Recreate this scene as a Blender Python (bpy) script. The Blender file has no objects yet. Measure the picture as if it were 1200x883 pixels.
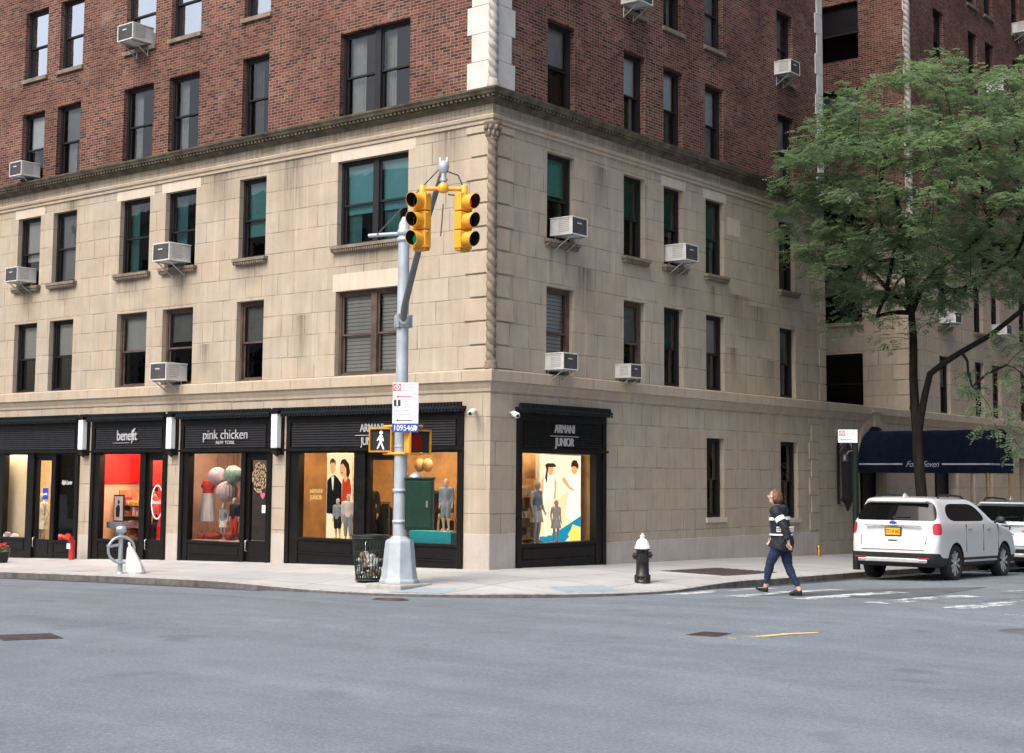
import bpy, bmesh, math, random
import numpy as np
from mathutils import Vector, Matrix, noise as mnoise
random.seed(7)
SC = bpy.context.scene
COL = SC.collection
PI = math.pi
R = math.radians

# ------------------------------------------------------------------ helpers
class MB:
    def __init__(s):
        s.v = []; s.f = []; s.m = []; s.sm = []; s.xf = None; s.mi = 0; s.smooth = False
    def add(s, vs, fs, smooth=None):
        b = len(s.v)
        if s.xf is not None:
            vs = [tuple(s.xf @ Vector(p)) for p in vs]
        s.v.extend([tuple(p) for p in vs])
        for f in fs:
            s.f.append(tuple(i + b for i in f)); s.m.append(s.mi)
            s.sm.append(s.smooth if smooth is None else smooth)
        return s
    def quad(s, a, b, c, d): return s.add([a, b, c, d], [(0, 1, 2, 3)])
    def box(s, lo, hi):
        (a, b, c), (d, e, f) = lo, hi
        a, d = min(a, d), max(a, d); b, e = min(b, e), max(b, e); c, f = min(c, f), max(c, f)
        return s.add([(a,b,c),(d,b,c),(d,e,c),(a,e,c),(a,b,f),(d,b,f),(d,e,f),(a,e,f)],
                     [(0,3,2,1),(4,5,6,7),(0,1,5,4),(1,2,6,5),(2,3,7,6),(3,0,4,7)])
    def tube(s, pts, r, n=8, caps=True, rot=0.0):
        pts = [Vector(p) for p in pts]
        if not hasattr(r, '__len__'): r = [r] * len(pts)
        vs = []; fs = []
        up = Vector((0, 0, 1))
        d0 = (pts[1] - pts[0]).normalized()
        if abs(d0.z) > .9: up = Vector((0, 1, 0))
        for i, p in enumerate(pts):
            d = (pts[min(i+1, len(pts)-1)] - pts[max(i-1, 0)]).normalized()
            x = up.cross(d)
            if x.length < 1e-4: x = Vector((1, 0, 0))
            x.normalize(); y = d.cross(x); up = -x.cross(d) if False else y
            rr = r[i]; rx, ry = (rr if hasattr(rr, '__len__') else (rr, rr))
            for k in range(n):
                a = 2*PI*k/n + rot
                vs.append(p + x*(rx*math.cos(a)) + y*(ry*math.sin(a)))
        for i in range(len(pts)-1):
            for k in range(n):
                k2 = (k+1) % n
                fs.append((i*n+k, i*n+k2, (i+1)*n+k2, (i+1)*n+k))
        s.add(vs, fs, True)
        if caps:
            m = len(pts)-1
            s.add(vs[:n], [tuple(range(n))[::-1]], False); s.add(vs[m*n:], [tuple(range(n))], False)
        return s
    def lathe(s, prof, n=24, c=(0, 0, 0), sx=1, sy=1, smooth=True, cap=True):
        vs = []; fs = []
        for (r, z) in prof:
            for k in range(n):
                a = 2*PI*k/n
                vs.append((c[0]+r*math.cos(a)*sx, c[1]+r*math.sin(a)*sy, c[2]+z))
        for i in range(len(prof)-1):
            for k in range(n):
                k2 = (k+1) % n
                fs.append((i*n+k, i*n+k2, (i+1)*n+k2, (i+1)*n+k))
        s.add(vs, fs, smooth)
        if cap and prof[0][0] > 1e-5: s.add(vs[:n], [tuple(range(n))[::-1]], False)
        if cap and prof[-1][0] > 1e-5: s.add(vs[-n:], [tuple(range(n))], False)
        return s
    def ell(s, c, r, n=12, m=8):
        prof = [(math.sin(PI*i/m), -math.cos(PI*i/m)) for i in range(m+1)]
        vs = []; fs = []
        for (q, z) in prof:
            for k in range(n):
                a = 2*PI*k/n
                vs.append((c[0]+q*math.cos(a)*r[0], c[1]+q*math.sin(a)*r[1], c[2]+z*r[2]))
        for i in range(m):
            for k in range(n):
                k2 = (k+1) % n
                fs.append((i*n+k, i*n+k2, (i+1)*n+k2, (i+1)*n+k))
        return s.add(vs, fs, True)
    def prism(s, poly, fn, d0, d1):
        """poly: 2D outline; fn(a,b,d)->3D"""
        n = len(poly)
        vs = [fn(a, b, d0) for a, b in poly] + [fn(a, b, d1) for a, b in poly]
        fs = [tuple(range(n))[::-1], tuple(range(n, 2*n))]
        fs += [(i, (i+1) % n, n+(i+1) % n, n+i) for i in range(n)]
        return s.add(vs, fs)
    def sheet(s, poly, z): return s.add([(a, b, z) for a, b in poly], [tuple(range(len(poly)))])
    def mesh(s, name, mats=()):
        me = bpy.data.meshes.new(name)
        me.from_pydata(s.v, [], s.f)
        for m in mats: me.materials.append(m)
        me.polygons.foreach_set('material_index', s.m)
        me.polygons.foreach_set('use_smooth', s.sm)
        me.update()
        return me

def fixnormals(me):
    bm = bmesh.new(); bm.from_mesh(me)
    bmesh.ops.recalc_face_normals(bm, faces=bm.faces)
    bm.to_mesh(me); bm.free()

def obj(name, mb, mat, parent=None, bevel=0, fix=True, seg=2):
    mats = mat if isinstance(mat, (list, tuple)) else [mat]
    me = mb.mesh(name, mats) if isinstance(mb, MB) else mb
    if not isinstance(mb, MB):
        me.materials.clear()
        for m in mats: me.materials.append(m)
    if fix and isinstance(mb, MB): fixnormals(me)
    o = bpy.data.objects.new(name, me); COL.objects.link(o)
    if parent is not None: o.parent = parent
    if bevel:
        b = o.modifiers.new('Bevel', 'BEVEL'); b.width = bevel; b.segments = seg; b.limit_method = 'ANGLE'; b.angle_limit = R(40)
    return o
def tag(o, label=None, cat=None, group=None, kind=None):
    if label: o['label'] = label
    if cat: o['category'] = cat
    if group: o['group'] = group
    if kind: o['kind'] = kind
    return o
def thing(name, label, cat, loc=(0, 0, 0), rz=0.0, group=None):
    o = bpy.data.objects.new(name, None); COL.objects.link(o)
    o.empty_display_size = .1
    o.location = loc; o.rotation_euler = (0, 0, rz)
    return tag(o, label, cat, group)
def kids(o): return [c for c in bpy.data.objects if c.parent == o]
def dup(root, loc, rz, label):
    r = root.copy(); COL.objects.link(r); r.location = loc; r.rotation_euler = (0, 0, rz); r['label'] = label
    for ch in kids(root):
        c = ch.copy(); COL.objects.link(c); c.parent = r
        for g in kids(ch):
            d = g.copy(); COL.objects.link(d); d.parent = c
    return r
def evaluated(me, mods):
    """mesh after a list of (type, settings) modifiers"""
    o = bpy.data.objects.new('scratch', me); COL.objects.link(o)
    for t, kw in mods:
        m = o.modifiers.new(t, t)
        for k, v in kw.items(): setattr(m, k, v)
    dg = bpy.context.evaluated_depsgraph_get()
    out = bpy.data.meshes.new_from_object(o.evaluated_get(dg))
    bpy.data.objects.remove(o)
    return out
def text_mesh(s, size, extrude=.01, shear=0, xs=1.0, space=1.0, align='CENTER', bold=0.0):
    cu = bpy.data.curves.new('txt', 'FONT'); cu.body = s; cu.size = size; cu.extrude = extrude
    cu.shear = shear; cu.align_x = align; cu.align_y = 'CENTER'; cu.space_character = space; cu.offset = bold
    cu.resolution_u = 3
    o = bpy.data.objects.new('txt', cu); COL.objects.link(o)
    dg = bpy.context.evaluated_depsgraph_get()
    me = bpy.data.meshes.new_from_object(o.evaluated_get(dg))
    bpy.data.objects.remove(o); bpy.data.curves.remove(cu)
    me.transform(Matrix.Diagonal((xs, 1, 1, 1)))
    return me
def join(mes):
    """join meshes [(me, matrix)] into a MB"""
    mb = MB()
    for me, mx in mes:
        mb.add([tuple(mx @ v.co) for v in me.vertices], [tuple(p.vertices) for p in me.polygons])
    return mb
UPL = Matrix(((1,0,0,0),(0,0,-1,0),(0,1,0,0),(0,0,0,1)))      # text plane XY -> XZ, facing -Y
def at(x, y, z, rz=0): return Matrix.Translation((x, y, z)) @ Matrix.Rotation(rz, 4, 'Z') @ UPL

# ------------------------------------------------------------------ materials
class N:
    """tiny node-graph writer"""
    def __init__(s, name):
        s.m = bpy.data.materials.new(name); s.m.use_nodes = True
        s.t = s.m.node_tree; s.t.nodes.clear()
        s.out = s.t.nodes.new('ShaderNodeOutputMaterial')
    def n(s, typ, **kw):
        nd = s.t.nodes.new(typ)
        for k, v in kw.items(): setattr(nd, k, v)
        return nd
    def set(s, sock, v):
        if isinstance(v, bpy.types.NodeSocket): s.t.links.new(v, sock)
        elif hasattr(v, '__len__') and len(v) == 3 and sock.type == 'RGBA': sock.default_value = (*v, 1)
        else: sock.default_value = v
    def math(s, op, a, b=0.0, c=0.0, clamp=False):
        nd = s.n('ShaderNodeMath', operation=op, use_clamp=clamp)
        s.set(nd.inputs[0], a); s.set(nd.inputs[1], b); s.set(nd.inputs[2], c)
        return nd.outputs[0]
    def pos(s):
        g = s.n('ShaderNodeNewGeometry'); return g
    def xyz(s, v):
        nd = s.n('ShaderNodeSeparateXYZ'); s.set(nd.inputs[0], v); return nd.outputs
    def comb(s, x, y, z):
        nd = s.n('ShaderNodeCombineXYZ')
        for i, q in enumerate((x, y, z)): s.set(nd.inputs[i], q)
        return nd.outputs[0]
    def noise(s, v, scale=1.0, detail=3.0, rough=.5, dim='3D'):
        nd = s.n('ShaderNodeTexNoise', noise_dimensions=dim); s.set(nd.inputs['Vector'], v)
        nd.inputs['Scale'].default_value = scale; nd.inputs['Detail'].default_value = detail; nd.inputs['Roughness'].default_value = rough
        return nd.outputs['Fac']
    def white(s, v):
        nd = s.n('ShaderNodeTexWhiteNoise', noise_dimensions='3D'); s.set(nd.inputs['Vector'], v); return nd.outputs['Value']
    def map(s, v, a, b, c=0.0, d=1.0, smooth=False):
        nd = s.n('ShaderNodeMapRange', interpolation_type='SMOOTHSTEP' if smooth else 'LINEAR')
        s.set(nd.inputs[0], v)
        for i, q in enumerate((a, b, c, d)): s.set(nd.inputs[i+1], q)
        return nd.outputs[0]
    def mix(s, f, a, b, typ='MIX'):
        nd = s.n('ShaderNodeMix', data_type='RGBA', blend_type=typ)
        s.set(nd.inputs[0], f); s.set(nd.inputs[6], a); s.set(nd.inputs[7], b)
        return nd.outputs[2]
    def bump(s, h, strength=.3, dist=.01):
        nd = s.n('ShaderNodeBump'); s.set(nd.inputs['Height'], h)
        nd.inputs['Strength'].default_value = strength; nd.inputs['Distance'].default_value = dist
        return nd.outputs[0]
    def bsdf(s, col, rough=.6, metal=0.0, normal=None, spec=.5, coat=0.0, trans=0.0, sub=0):
        b = s.n('ShaderNodeBsdfPrincipled')
        s.set(b.inputs['Base Color'], col); s.set(b.inputs['Roughness'], rough); s.set(b.inputs['Metallic'], metal)
        b.inputs['Specular IOR Level'].default_value = spec; b.inputs['Coat Weight'].default_value = coat
        b.inputs['Coat Roughness'].default_value = .05
        if normal is not None: s.set(b.inputs['Normal'], normal)
        return b
    def done(s, shader):
        s.t.links.new(shader.outputs[0] if isinstance(shader, bpy.types.Node) else shader, s.out.inputs[0]); return s.m

def M(name, col, rough=.6, metal=0.0, var=.15, scale=6.0, spec=.5, coat=0.0, bump=0.0, bscale=40.0, rvar=.1):
    g = N(name); tc = g.n('ShaderNodeTexCoord'); p = tc.outputs['Object']
    f = g.noise(p, scale, 4, .6)
    k = g.map(f, .3, .7, 1-var, 1+var)
    c = g.mix(1.0, (*col, 1), g.comb(k, k, k), 'MULTIPLY')
    r = g.map(g.noise(p, scale*2.3, 3), .3, .7, max(0.0, rough-rvar), min(1.0, rough+rvar))
    nm = g.bump(g.noise(p, bscale, 3), bump, .004) if bump else None
    return g.done(g.bsdf(c, r, metal, nm, spec, coat))

def emit(name, col, strength):
    g = N(name); e = g.n('ShaderNodeEmission'); g.set(e.inputs[0], col); e.inputs[1].default_value = strength
    return g.done(e)

def face_uz(g):
    """(u, z, along-x flag) on axis-aligned upright walls"""
    geo = g.pos(); x, y, z = g.xyz(geo.outputs['Position']); nx, ny, nz = g.xyz(geo.outputs['True Normal'])
    isR = g.math('GREATER_THAN', g.math('ABSOLUTE', nx), g.math('ABSOLUTE', ny))
    u = g.math('ADD', g.math('MULTIPLY', y, isR), g.math('MULTIPLY', x, g.math('SUBTRACT', 1.0, isR)))
    return geo, u, z, isR

STAINS_L = [(-3.4, 6.8, .5, .8), (-7.4, 6.8, .6, .4), (-12.0, 6.8, .5, .5), (-14.9, 6.8, .5, .4), (-5.6, 5.5, 1.2, .25), (-9.0, 5.0, .9, .3), (-9.95, 6.95, 1.3, .22), (-16.6, 6.95, 1.0, .25), (-12.0, 9.3, 1.2, .3), (-6.0, 9.3, 2.2, .5), (-1.2, 9.4, 2.0, .4), (-8.6, 9.2, 1.2, .5), (-14.6, 9.2, 1.6, .3)]
STAINS_R = [(3.3, 6.5, 1.2, .3), (9.9, 5.2, .9, .25), (11.9, 5.0, .8, .3), (14.2, 8.8, 2.0, .25), (2.05, 6.9, 1.1, .07), (2.62, 6.9, .8, .06), (7.0, 6.9, 1.1, .2), (5.7, 8.8, 1.7, .12), (10.2, 6.6, 1.4, .5), (11.2, 6.4, 1.2, .5), (3.9, 8.9, 1.3, .3), (8.9, 6.7, 1.4, .12)]
def limestone(name, base=(.415, .355, .278), ashlar=True, row=.4933, z0=4.06, stains=True):
    g = N(name); geo, u, z, isR = face_uz(g)
    P = geo.outputs['Position']
    fine = g.noise(P, 38, 4, .65); mid = g.noise(P, 1.7, 4, .6)
    streak = g.noise(g.comb(g.math('MULTIPLY', u, 7.0), g.math('MULTIPLY', isR, 31.0), g.math('MULTIPLY', z, .45)), 1.0, 4, .62)
    v = g.math('ADD', g.map(mid, .3, .7, .9, 1.07), g.map(fine, .3, .7, -.05, .05))
    v = g.math('MULTIPLY', v, g.map(streak, .32, .7, .91, 1.05))
    h = fine
    tint = .5
    if ashlar:
        zr = g.math('DIVIDE', g.math('SUBTRACT', z, z0), row)
        rid = g.math('FLOOR', zr); fz = g.math('FRACT', zr)
        r1 = g.white(g.comb(rid, 3.3, isR)); r2 = g.white(g.comb(rid, 9.1, isR))
        w = g.math('MULTIPLY_ADD', r1, .55, .78)
        uu = g.math('ADD', g.math('DIVIDE', u, w), g.math('MULTIPLY', r2, 17.0))
        cid = g.math('FLOOR', uu); fu = g.math('FRACT', uu)
        sp = g.math('GREATER_THAN', g.white(g.comb(cid, rid, 5.0)), .62)
        f2 = g.math('FRACT', g.math('MULTIPLY', fu, 2.0)); half = g.math('FLOOR', g.math('MULTIPLY', fu, 2.0))
        inv = g.math('SUBTRACT', 1.0, sp)
        fu = g.math('ADD', g.math('MULTIPLY', f2, sp), g.math('MULTIPLY', fu, inv))
        w = g.math('MULTIPLY', w, g.math('MULTIPLY_ADD', sp, -.5, 1.0))
        cid = g.math('ADD', cid, g.math('MULTIPLY', g.math('MULTIPLY', half, sp), .37))
        eu = g.math('MULTIPLY', g.math('MINIMUM', fu, g.math('SUBTRACT', 1.0, fu)), w)
        ez = g.math('MULTIPLY', g.math('MINIMUM', fz, g.math('SUBTRACT', 1.0, fz)), row)
        e = g.math('MINIMUM', eu, ez)
        joint = g.map(e, .004, .013, 0, 1, True)
        tint = g.white(g.comb(cid, rid, 1.7))
        v = g.math('MULTIPLY', v, g.map(tint, 0, 1, .955, 1.04))
        jd = g.map(g.noise(P, 2.1, 3), .38, .62, .52, .97)
        v = g.math('MULTIPLY', v, g.math('MAXIMUM', joint, jd))
        h = g.math('ADD', joint, g.math('MULTIPLY', fine, .25))
    warm = g.mix(g.map(g.noise(P, .8, 3), .3, .7, 0, 1), (base[0]*1.03, base[1]*.985, base[2]*.93), (base[0]*.97, base[1]*1.0, base[2]*1.05))
    c = g.mix(1.0, warm, g.comb(v, v, v), 'MULTIPLY')
    if stains:
        tot = None
        for lst, fl in ((STAINS_L, 0), (STAINS_R, 1)):
            for (uc, zt, ln, wd) in lst:
                a = g.math('DIVIDE', g.math('SUBTRACT', u, uc), wd)
                gs = g.math('POWER', 2.718, g.math('MULTIPLY', g.math('MULTIPLY', a, a), -1.0))
                zz = g.math('MULTIPLY', g.map(z, zt-ln, zt, 0, 1), g.math('LESS_THAN', z, zt+.02))
                sd = isR if fl else g.math('SUBTRACT', 1.0, isR)
                q = g.math('MULTIPLY', g.math('MULTIPLY', gs, zz), sd)
                tot = q if tot is None else g.math('ADD', tot, q)
        # rain wash below the cornice
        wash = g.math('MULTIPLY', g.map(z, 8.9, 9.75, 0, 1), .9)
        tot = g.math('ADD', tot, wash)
        sn = g.noise(g.comb(g.math('MULTIPLY', u, 14.0), isR, g.math('MULTIPLY', z, .5)), 1.0, 4, .7)
        sm = g.math('MULTIPLY', tot, g.map(sn, .30, .60, .1, 1), clamp=True)
        c = g.mix(g.math('MULTIPLY', sm, .80), c, (.085, .070, .052))
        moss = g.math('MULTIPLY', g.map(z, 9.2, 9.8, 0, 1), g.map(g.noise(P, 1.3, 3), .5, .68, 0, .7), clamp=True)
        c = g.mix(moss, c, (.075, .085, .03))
        pale = g.noise(g.comb(g.math('MULTIPLY', u, 5.0), g.math('ADD', isR, 4.0), g.math('MULTIPLY', z, .35)), 1.0, 3, .6)
        c = g.mix(g.map(pale, .60, .74, 0, .35), c, (.62, .57, .48))
    return g.done(g.bsdf(c, .85, 0, g.bump(h, .5, .012), .25))

def brickwork(name, tone=.66):
    g = N(name); geo, u, z, isR = face_uz(g); P = geo.outputs['Position']
    row = .0695; bw = .215
    zr = g.math('DIVIDE', z, row); rid = g.math('FLOOR', zr); fz = g.math('FRACT', zr)
    off = g.math('ADD', g.math('MULTIPLY', g.math('MODULO', rid, 2.0), .5), g.math('MULTIPLY', g.white(g.comb(rid, 1.0, isR)), .12))
    uu = g.math('ADD', g.math('DIVIDE', u, bw), off)
    cid = g.math('FLOOR', uu); fu = g.math('FRACT', uu)
    # some stretchers are replaced by two headers
    sp = g.math('GREATER_THAN', g.white(g.comb(cid, rid, 5.0)), .72)
    inv = g.math('SUBTRACT', 1.0, sp)
    f2 = g.math('FRACT', g.math('MULTIPLY', fu, 2.0)); half = g.math('MULTIPLY', g.math('FLOOR', g.math('MULTIPLY', fu, 2.0)), sp)
    fu = g.math('ADD', g.math('MULTIPLY', f2, sp), g.math('MULTIPLY', fu, inv))
    w = g.math('MULTIPLY', g.math('MULTIPLY_ADD', sp, -.5, 1.0), bw)
    cid = g.math('ADD', cid, g.math('MULTIPLY', half, .41))
    e = g.math('MINIMUM', g.math('MULTIPLY', g.math('MINIMUM', fu, g.math('SUBTRACT', 1.0, fu)), w),
               g.math('MULTIPLY', g.math('MINIMUM', fz, g.math('SUBTRACT', 1.0, fz)), row))
    joint = g.map(e, .0045, .0085, 0, 1, True)
    t = g.white(g.comb(cid, rid, 2.2))
    rp = g.n('ShaderNodeValToRGB'); g.set(rp.inputs[0], t)
    el = rp.color_ramp.elements
    stops = [(0, (.055, .030, .028)), (.10, (.085, .036, .030)), (.3, (.135, .047, .036)), (.55, (.185, .064, .045)), (.8, (.215, .080, .055)), (1, (.27, .120, .085))]
    el[0].position, el[0].color = 0, (*stops[0][1], 1); el[1].position, el[1].color = 1, (*stops[-1][1], 1)
    for p_, c_ in stops[1:-1]:
        q = el.new(p_); q.color = (*c_, 1)
    patch = g.noise(P, .55, 4, .6); fine = g.noise(P, 60, 3)
    v = g.math('MULTIPLY', g.map(patch, .3, .7, .78*tone, 1.18*tone), g.map(fine, .3, .7, .9, 1.1))
    c = g.mix(1.0, rp.outputs[0], g.comb(v, v, v), 'MULTIPLY')
    eff = g.noise(g.comb(g.math('MULTIPLY', u, .8), isR, z), 1.1, 4, .65)
    c = g.mix(g.map(eff, .58, .72, 0, .30), c, (.36, .29, .25))
    c = g.mix(g.map(g.noise(g.comb(g.math('MULTIPLY', u, 2.5), isR, g.math('MULTIPLY', z, .4)), 1.0, 3), .60, .75, 0, .5), c, (.035, .025, .025))
    mort = g.mix(g.map(patch, .35, .65, 0, 1), (.15, .115, .095), (.30, .235, .19))
    c = g.mix(joint, mort, c)
    return g.done(g.bsdf(c, .88, 0, g.bump(joint, .55, .008), .2))

def glass(name, tint=(.9, .92, .92), refl=1.5, wave=.05):
    g = N(name); geo = g.pos()
    nm = g.bump(g.noise(geo.outputs['Position'], 2.3, 2), wave, .05)
    fr = g.n('ShaderNodeFresnel'); fr.inputs[0].default_value = 1.52
    f = g.math('MULTIPLY', fr.outputs[0], refl, clamp=True)
    t = g.n('ShaderNodeBsdfTransparent'); g.set(t.inputs[0], (*tint, 1))
    gl = g.n('ShaderNodeBsdfGlossy'); gl.inputs['Roughness'].default_value = .01; g.set(gl.inputs['Normal'], nm)
    mx = g.n('ShaderNodeMixShader'); g.set(mx.inputs[0], f)
    g.t.links.new(t.outputs[0], mx.inputs[1]); g.t.links.new(gl.outputs[0], mx.inputs[2])
    return g.done(mx)

def louvred(name, col, pitch=.05, lo=.55, rough=.7):
    g = N(name); geo = g.pos(); x, y, z = g.xyz(geo.outputs['Position'])
    f = g.math('FRACT', g.math('DIVIDE', z, pitch))
    h = g.map(f, .12, .3, 0, 1, True)
    v = g.map(h, 0, 1, lo, 1.0)
    nz = g.map(g.noise(geo.outputs['Position'], 1.1, 2), .3, .7, .85, 1.1)
    v = g.math('MULTIPLY', v, nz)
    return g.done(g.bsdf(g.mix(1.0, (*col, 1), g.comb(v, v, v), 'MULTIPLY'), rough, 0, g.bump(h, .4, .008)))

MAT = {}
def build_mats():
    m = MAT
    m['stone'] = limestone('limestone_ashlar')
    m['stone_dark'] = limestone('limestone_ashlar_court', stains=False)
    m['trim'] = limestone('limestone_trim', base=(.44, .37, .285), ashlar=False, stains=False)
    m['lintel'] = limestone('limestone_lintel', base=(.56, .49, .40), ashlar=False, stains=False)
    m['plinth'] = limestone('grey_stone_plinth', base=(.47, .43, .39), ashlar=False, stains=False)
    m['carved'] = M('weathered_carved_stone', (.20, .165, .125), .9, 0, .3, 5, .2, bump=.4)
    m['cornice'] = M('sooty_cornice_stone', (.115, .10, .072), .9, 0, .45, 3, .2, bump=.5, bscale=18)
    m['quoin'] = M('white_terracotta', (.56, .545, .51), .7, 0, .12, 2.5, .3, bump=.1)
    m['rope'] = M('sooty_terracotta', (.36, .34, .31), .8, 0, .3, 4, .3)
    m['brick'] = brickwork('red_brick')
    m['frame'] = M('bronze_black_frame', (.014, .013, .015), .5, 0, .25, 3, .35)
    m['frame_brown'] = M('rusty_brown_frame', (.085, .055, .042), .7, 0, .45, 4)
    m['glass'] = glass('window_glass')
    m['glass_sky'] = glass('coated_window_glass', (.72, .74, .76), 11.0, .09)
    m['glass_teal'] = glass('teal_tinted_window_glass', (.42, .70, .72), 1.8, .02)
    m['glass_green'] = glass('green_tinted_window_glass', (.32, .60, .53), 1.3)
    m['glass_shop'] = glass('shop_window_glass', (.96, .95, .93), .8, .01)
    m['blind'] = louvred('pale_blind', (.62, .62, .60), .06, .8)
    m['blind_grey'] = louvred('grey_blind', (.26, .26, .255), .05, .7)
    m['venetian'] = louvred('venetian_blind', (.62, .61, .57), .085, .3)
    m['shade'] = M('white_roller_shade', (.76, .79, .81), .8, 0, .05)
    m['curtain'] = M('sheer_curtain', (.42, .42, .41), .85, 0, .1)
    m['curtain_dark'] = M('dark_curtain', (.10, .10, .10), .85, 0, .2)
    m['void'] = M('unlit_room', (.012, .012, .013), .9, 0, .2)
    m['black'] = M('black_shopfront_paint', (.0055, .0048, .0045), .42, 0, .3, 3, .28)
    m['blackgreen'] = M('black_iron_cresting', (.008, .011, .013), .5, 0, .3, 8, .3)
    m['louvre'] = M('black_louvre_slats', (.0075, .0073, .0075), .45, 0, .3, 3, .3)
    m['letter'] = M('brushed_steel_letters', (.55, .55, .57), .4, .3, .05)
    m['ac'] = M('cream_air_conditioner_metal', (.60, .60, .58), .5, 0, .12, 5)
    m['ac_side'] = M('pale_grey_vent', (.40, .40, .39), .6, 0, .1)
    m['ac_grille'] = M('grey_air_conditioner_grille', (.10, .095, .10), .6, 0, .2)
    m['steel'] = M('galvanised_steel', (.42, .46, .49), .45, .55, .14, 4, bump=.06)
    m['pole'] = M('silver_painted_pole', (.42, .475, .52), .5, .25, .16, 3, bump=.12, bscale=25)
    m['dsteel'] = M('weathered_grey_steel', (.17, .17, .175), .55, .3, .2)
    m['yellow'] = M('traffic_yellow_enamel', (.74, .36, .035), .45, 0, .10, 6)
    m['yellow_dark'] = M('dull_traffic_yellow', (.52, .24, .02), .5, 0, .15)
    m['hood_in'] = M('matt_black_visor_inside', (.010, .010, .010), .8)
    m['white'] = M('white_paint', (.78, .79, .79), .45, 0, .05)
    m['cable'] = M('black_cable', (.03, .03, .032), .6)
    m['green'] = M('dark_green_paint', (.005, .032, .019), .5, 0, .2, 4, .3)
    m['postgreen'] = M('black_green_paint', (.004, .011, .008), .5, 0, .2, 4, .3)
    m['darkgreen'] = M('black_green_wire', (.012, .02, .016), .5)
    m['brass'] = M('worn_brass', (.62, .36, .11), .35, .8, .2)
    m['red'] = M('red_enamel', (.50, .028, .02), .45, 0, .15)
    m['signwhite'] = M('white_sign_sheet', (.76, .78, .80), .4, 0, .04)
    m['signred'] = M('red_sign_ink', (.56, .03, .06), .45)
    m['signpink'] = M('faded_red_sign_ink', (.66, .36, .40), .45)
    m['signdark'] = M('dark_sign_ink', (.02, .03, .05), .45)
    m['signgrey'] = M('grey_sign_ink', (.34, .36, .38), .45)
    m['signblue'] = M('blue_sign_sheet', (.012, .06, .42), .4)
    m['navy'] = M('navy_canvas', (.0030, .0078, .026), .8, 0, .25, 2.2, .2, bump=.15, bscale=120)
    m['navy_end'] = m['navy']
    m['canvas_white'] = M('white_canvas_print', (.50, .52, .56), .7)
    m['castiron'] = M('brown_cast_iron', (.085, .060, .058), .7, .2, .35, 6, bump=.4)
    m['iron'] = M('black_cast_iron', (.012, .012, .013), .45, .1, .3, 5, bump=.1)
    m['bag'] = M('white_plastic_bag', (.56, .58, .60), .4, 0, .18, 5, bump=.9, bscale=11)
    m['concrete'] = M('grey_concrete', (.34, .33, .31), .85, 0, .2, 5, bump=.2)

    # asphalt
    g = N('asphalt'); geo = g.pos(); P = geo.outputs['Position']
    x, y, z = g.xyz(P)
    big = g.noise(P, .28, 4, .6); mid = g.noise(P, 2.2, 4, .6); fine = g.noise(P, 70, 3, .7); agg = g.noise(P, 23, 4, .75)
    lanes = g.noise(g.comb(g.math('MULTIPLY', x, .10), g.math('MULTIPLY', y, 1.1), 0.0), 1.0, 4, .6)
    v = g.math('MULTIPLY', g.map(big, .3, .7, .88, 1.10), g.map(mid, .3, .7, .93, 1.07))
    v = g.math('MULTIPLY', v, g.map(lanes, .3, .7, .86, 1.10))
    v = g.math('MULTIPLY', v, g.map(fine, .25, .75, .72, 1.28))
    v = g.math('MULTIPLY', v, g.map(agg, .3, .7, .76, 1.24))
    c = g.mix(1.0, (.150, .177, .202, 1), g.comb(v, v, v), 'MULTIPLY')
    spk = g.n('ShaderNodeTexVoronoi'); g.set(spk.inputs['Vector'], P); spk.inputs['Scale'].default_value = 19
    c = g.mix(g.map(spk.outputs['Distance'], .05, .16, .55, 0), c, (.40, .42, .44))
    cr = g.n('ShaderNodeTexVoronoi', feature='DISTANCE_TO_EDGE'); 
    wob = g.n('ShaderNodeVectorMath', operation='ADD'); g.set(wob.inputs[0], P)
    nn = g.n('ShaderNodeTexNoise'); g.set(nn.inputs['Vector'], P); nn.inputs['Scale'].default_value = 1.5; nn.inputs['Detail'].default_value = 4
    g.set(wob.inputs[1], nn.outputs['Color']); g.set(cr.inputs['Vector'], wob.outputs[0]); cr.inputs['Scale'].default_value = .19
    crk = g.math('MULTIPLY', g.map(cr.outputs['Distance'], .0012, .004, 1, 0), g.map(big, .5, .6, 0, .22))
    c = g.mix(crk, c, (.03, .033, .037))
    oil = g.map(g.noise(P, .9, 3, .55), .62, .74, 0, .35)
    c = g.mix(oil, c, (.05, .055, .062))
    m['asphalt'] = g.done(g.bsdf(c, .82, 0, g.bump(g.math('ADD', fine, agg), .5, .006), .3))
    # patch, darker and older
    g = N('old_asphalt_patch'); geo = g.pos(); P = geo.outputs['Position']
    v = g.math('MULTIPLY', g.map(g.noise(P, 2.5, 4), .3, .7, .75, 1.25), g.map(g.noise(P, 60, 3), .3, .7, .8, 1.25))
    c = g.mix(1.0, (.095, .105, .115, 1), g.comb(v, v, v), 'MULTIPLY')
    m['patch'] = g.done(g.bsdf(c, .85, 0, g.bump(g.noise(P, 50, 3), .5, .006), .3))
    # worn paint
    def worn(name, col, th):
        g = N(name); geo = g.pos(); P = geo.outputs['Position']
        w = g.math('ADD', g.math('MULTIPLY', g.noise(P, 2.2, 4, .7), .62), g.math('MULTIPLY', g.noise(P, 45, 3, .7), .38))
        a = g.map(w, th, th+.07, 0, 1)
        b = g.bsdf((*col, 1), .7); t = g.n('ShaderNodeBsdfTransparent')
        mx = g.n('ShaderNodeMixShader'); g.set(mx.inputs[0], a)
        g.t.links.new(t.outputs[0], mx.inputs[1]); g.t.links.new(b.outputs[0], mx.inputs[2])
        return g.done(mx)
    m['worn_white'] = worn('worn_white_road_paint', (.60, .63, .65), .475)
    m['worn_yellow'] = worn('worn_yellow_road_paint', (.70, .48, .17), .41)
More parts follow.
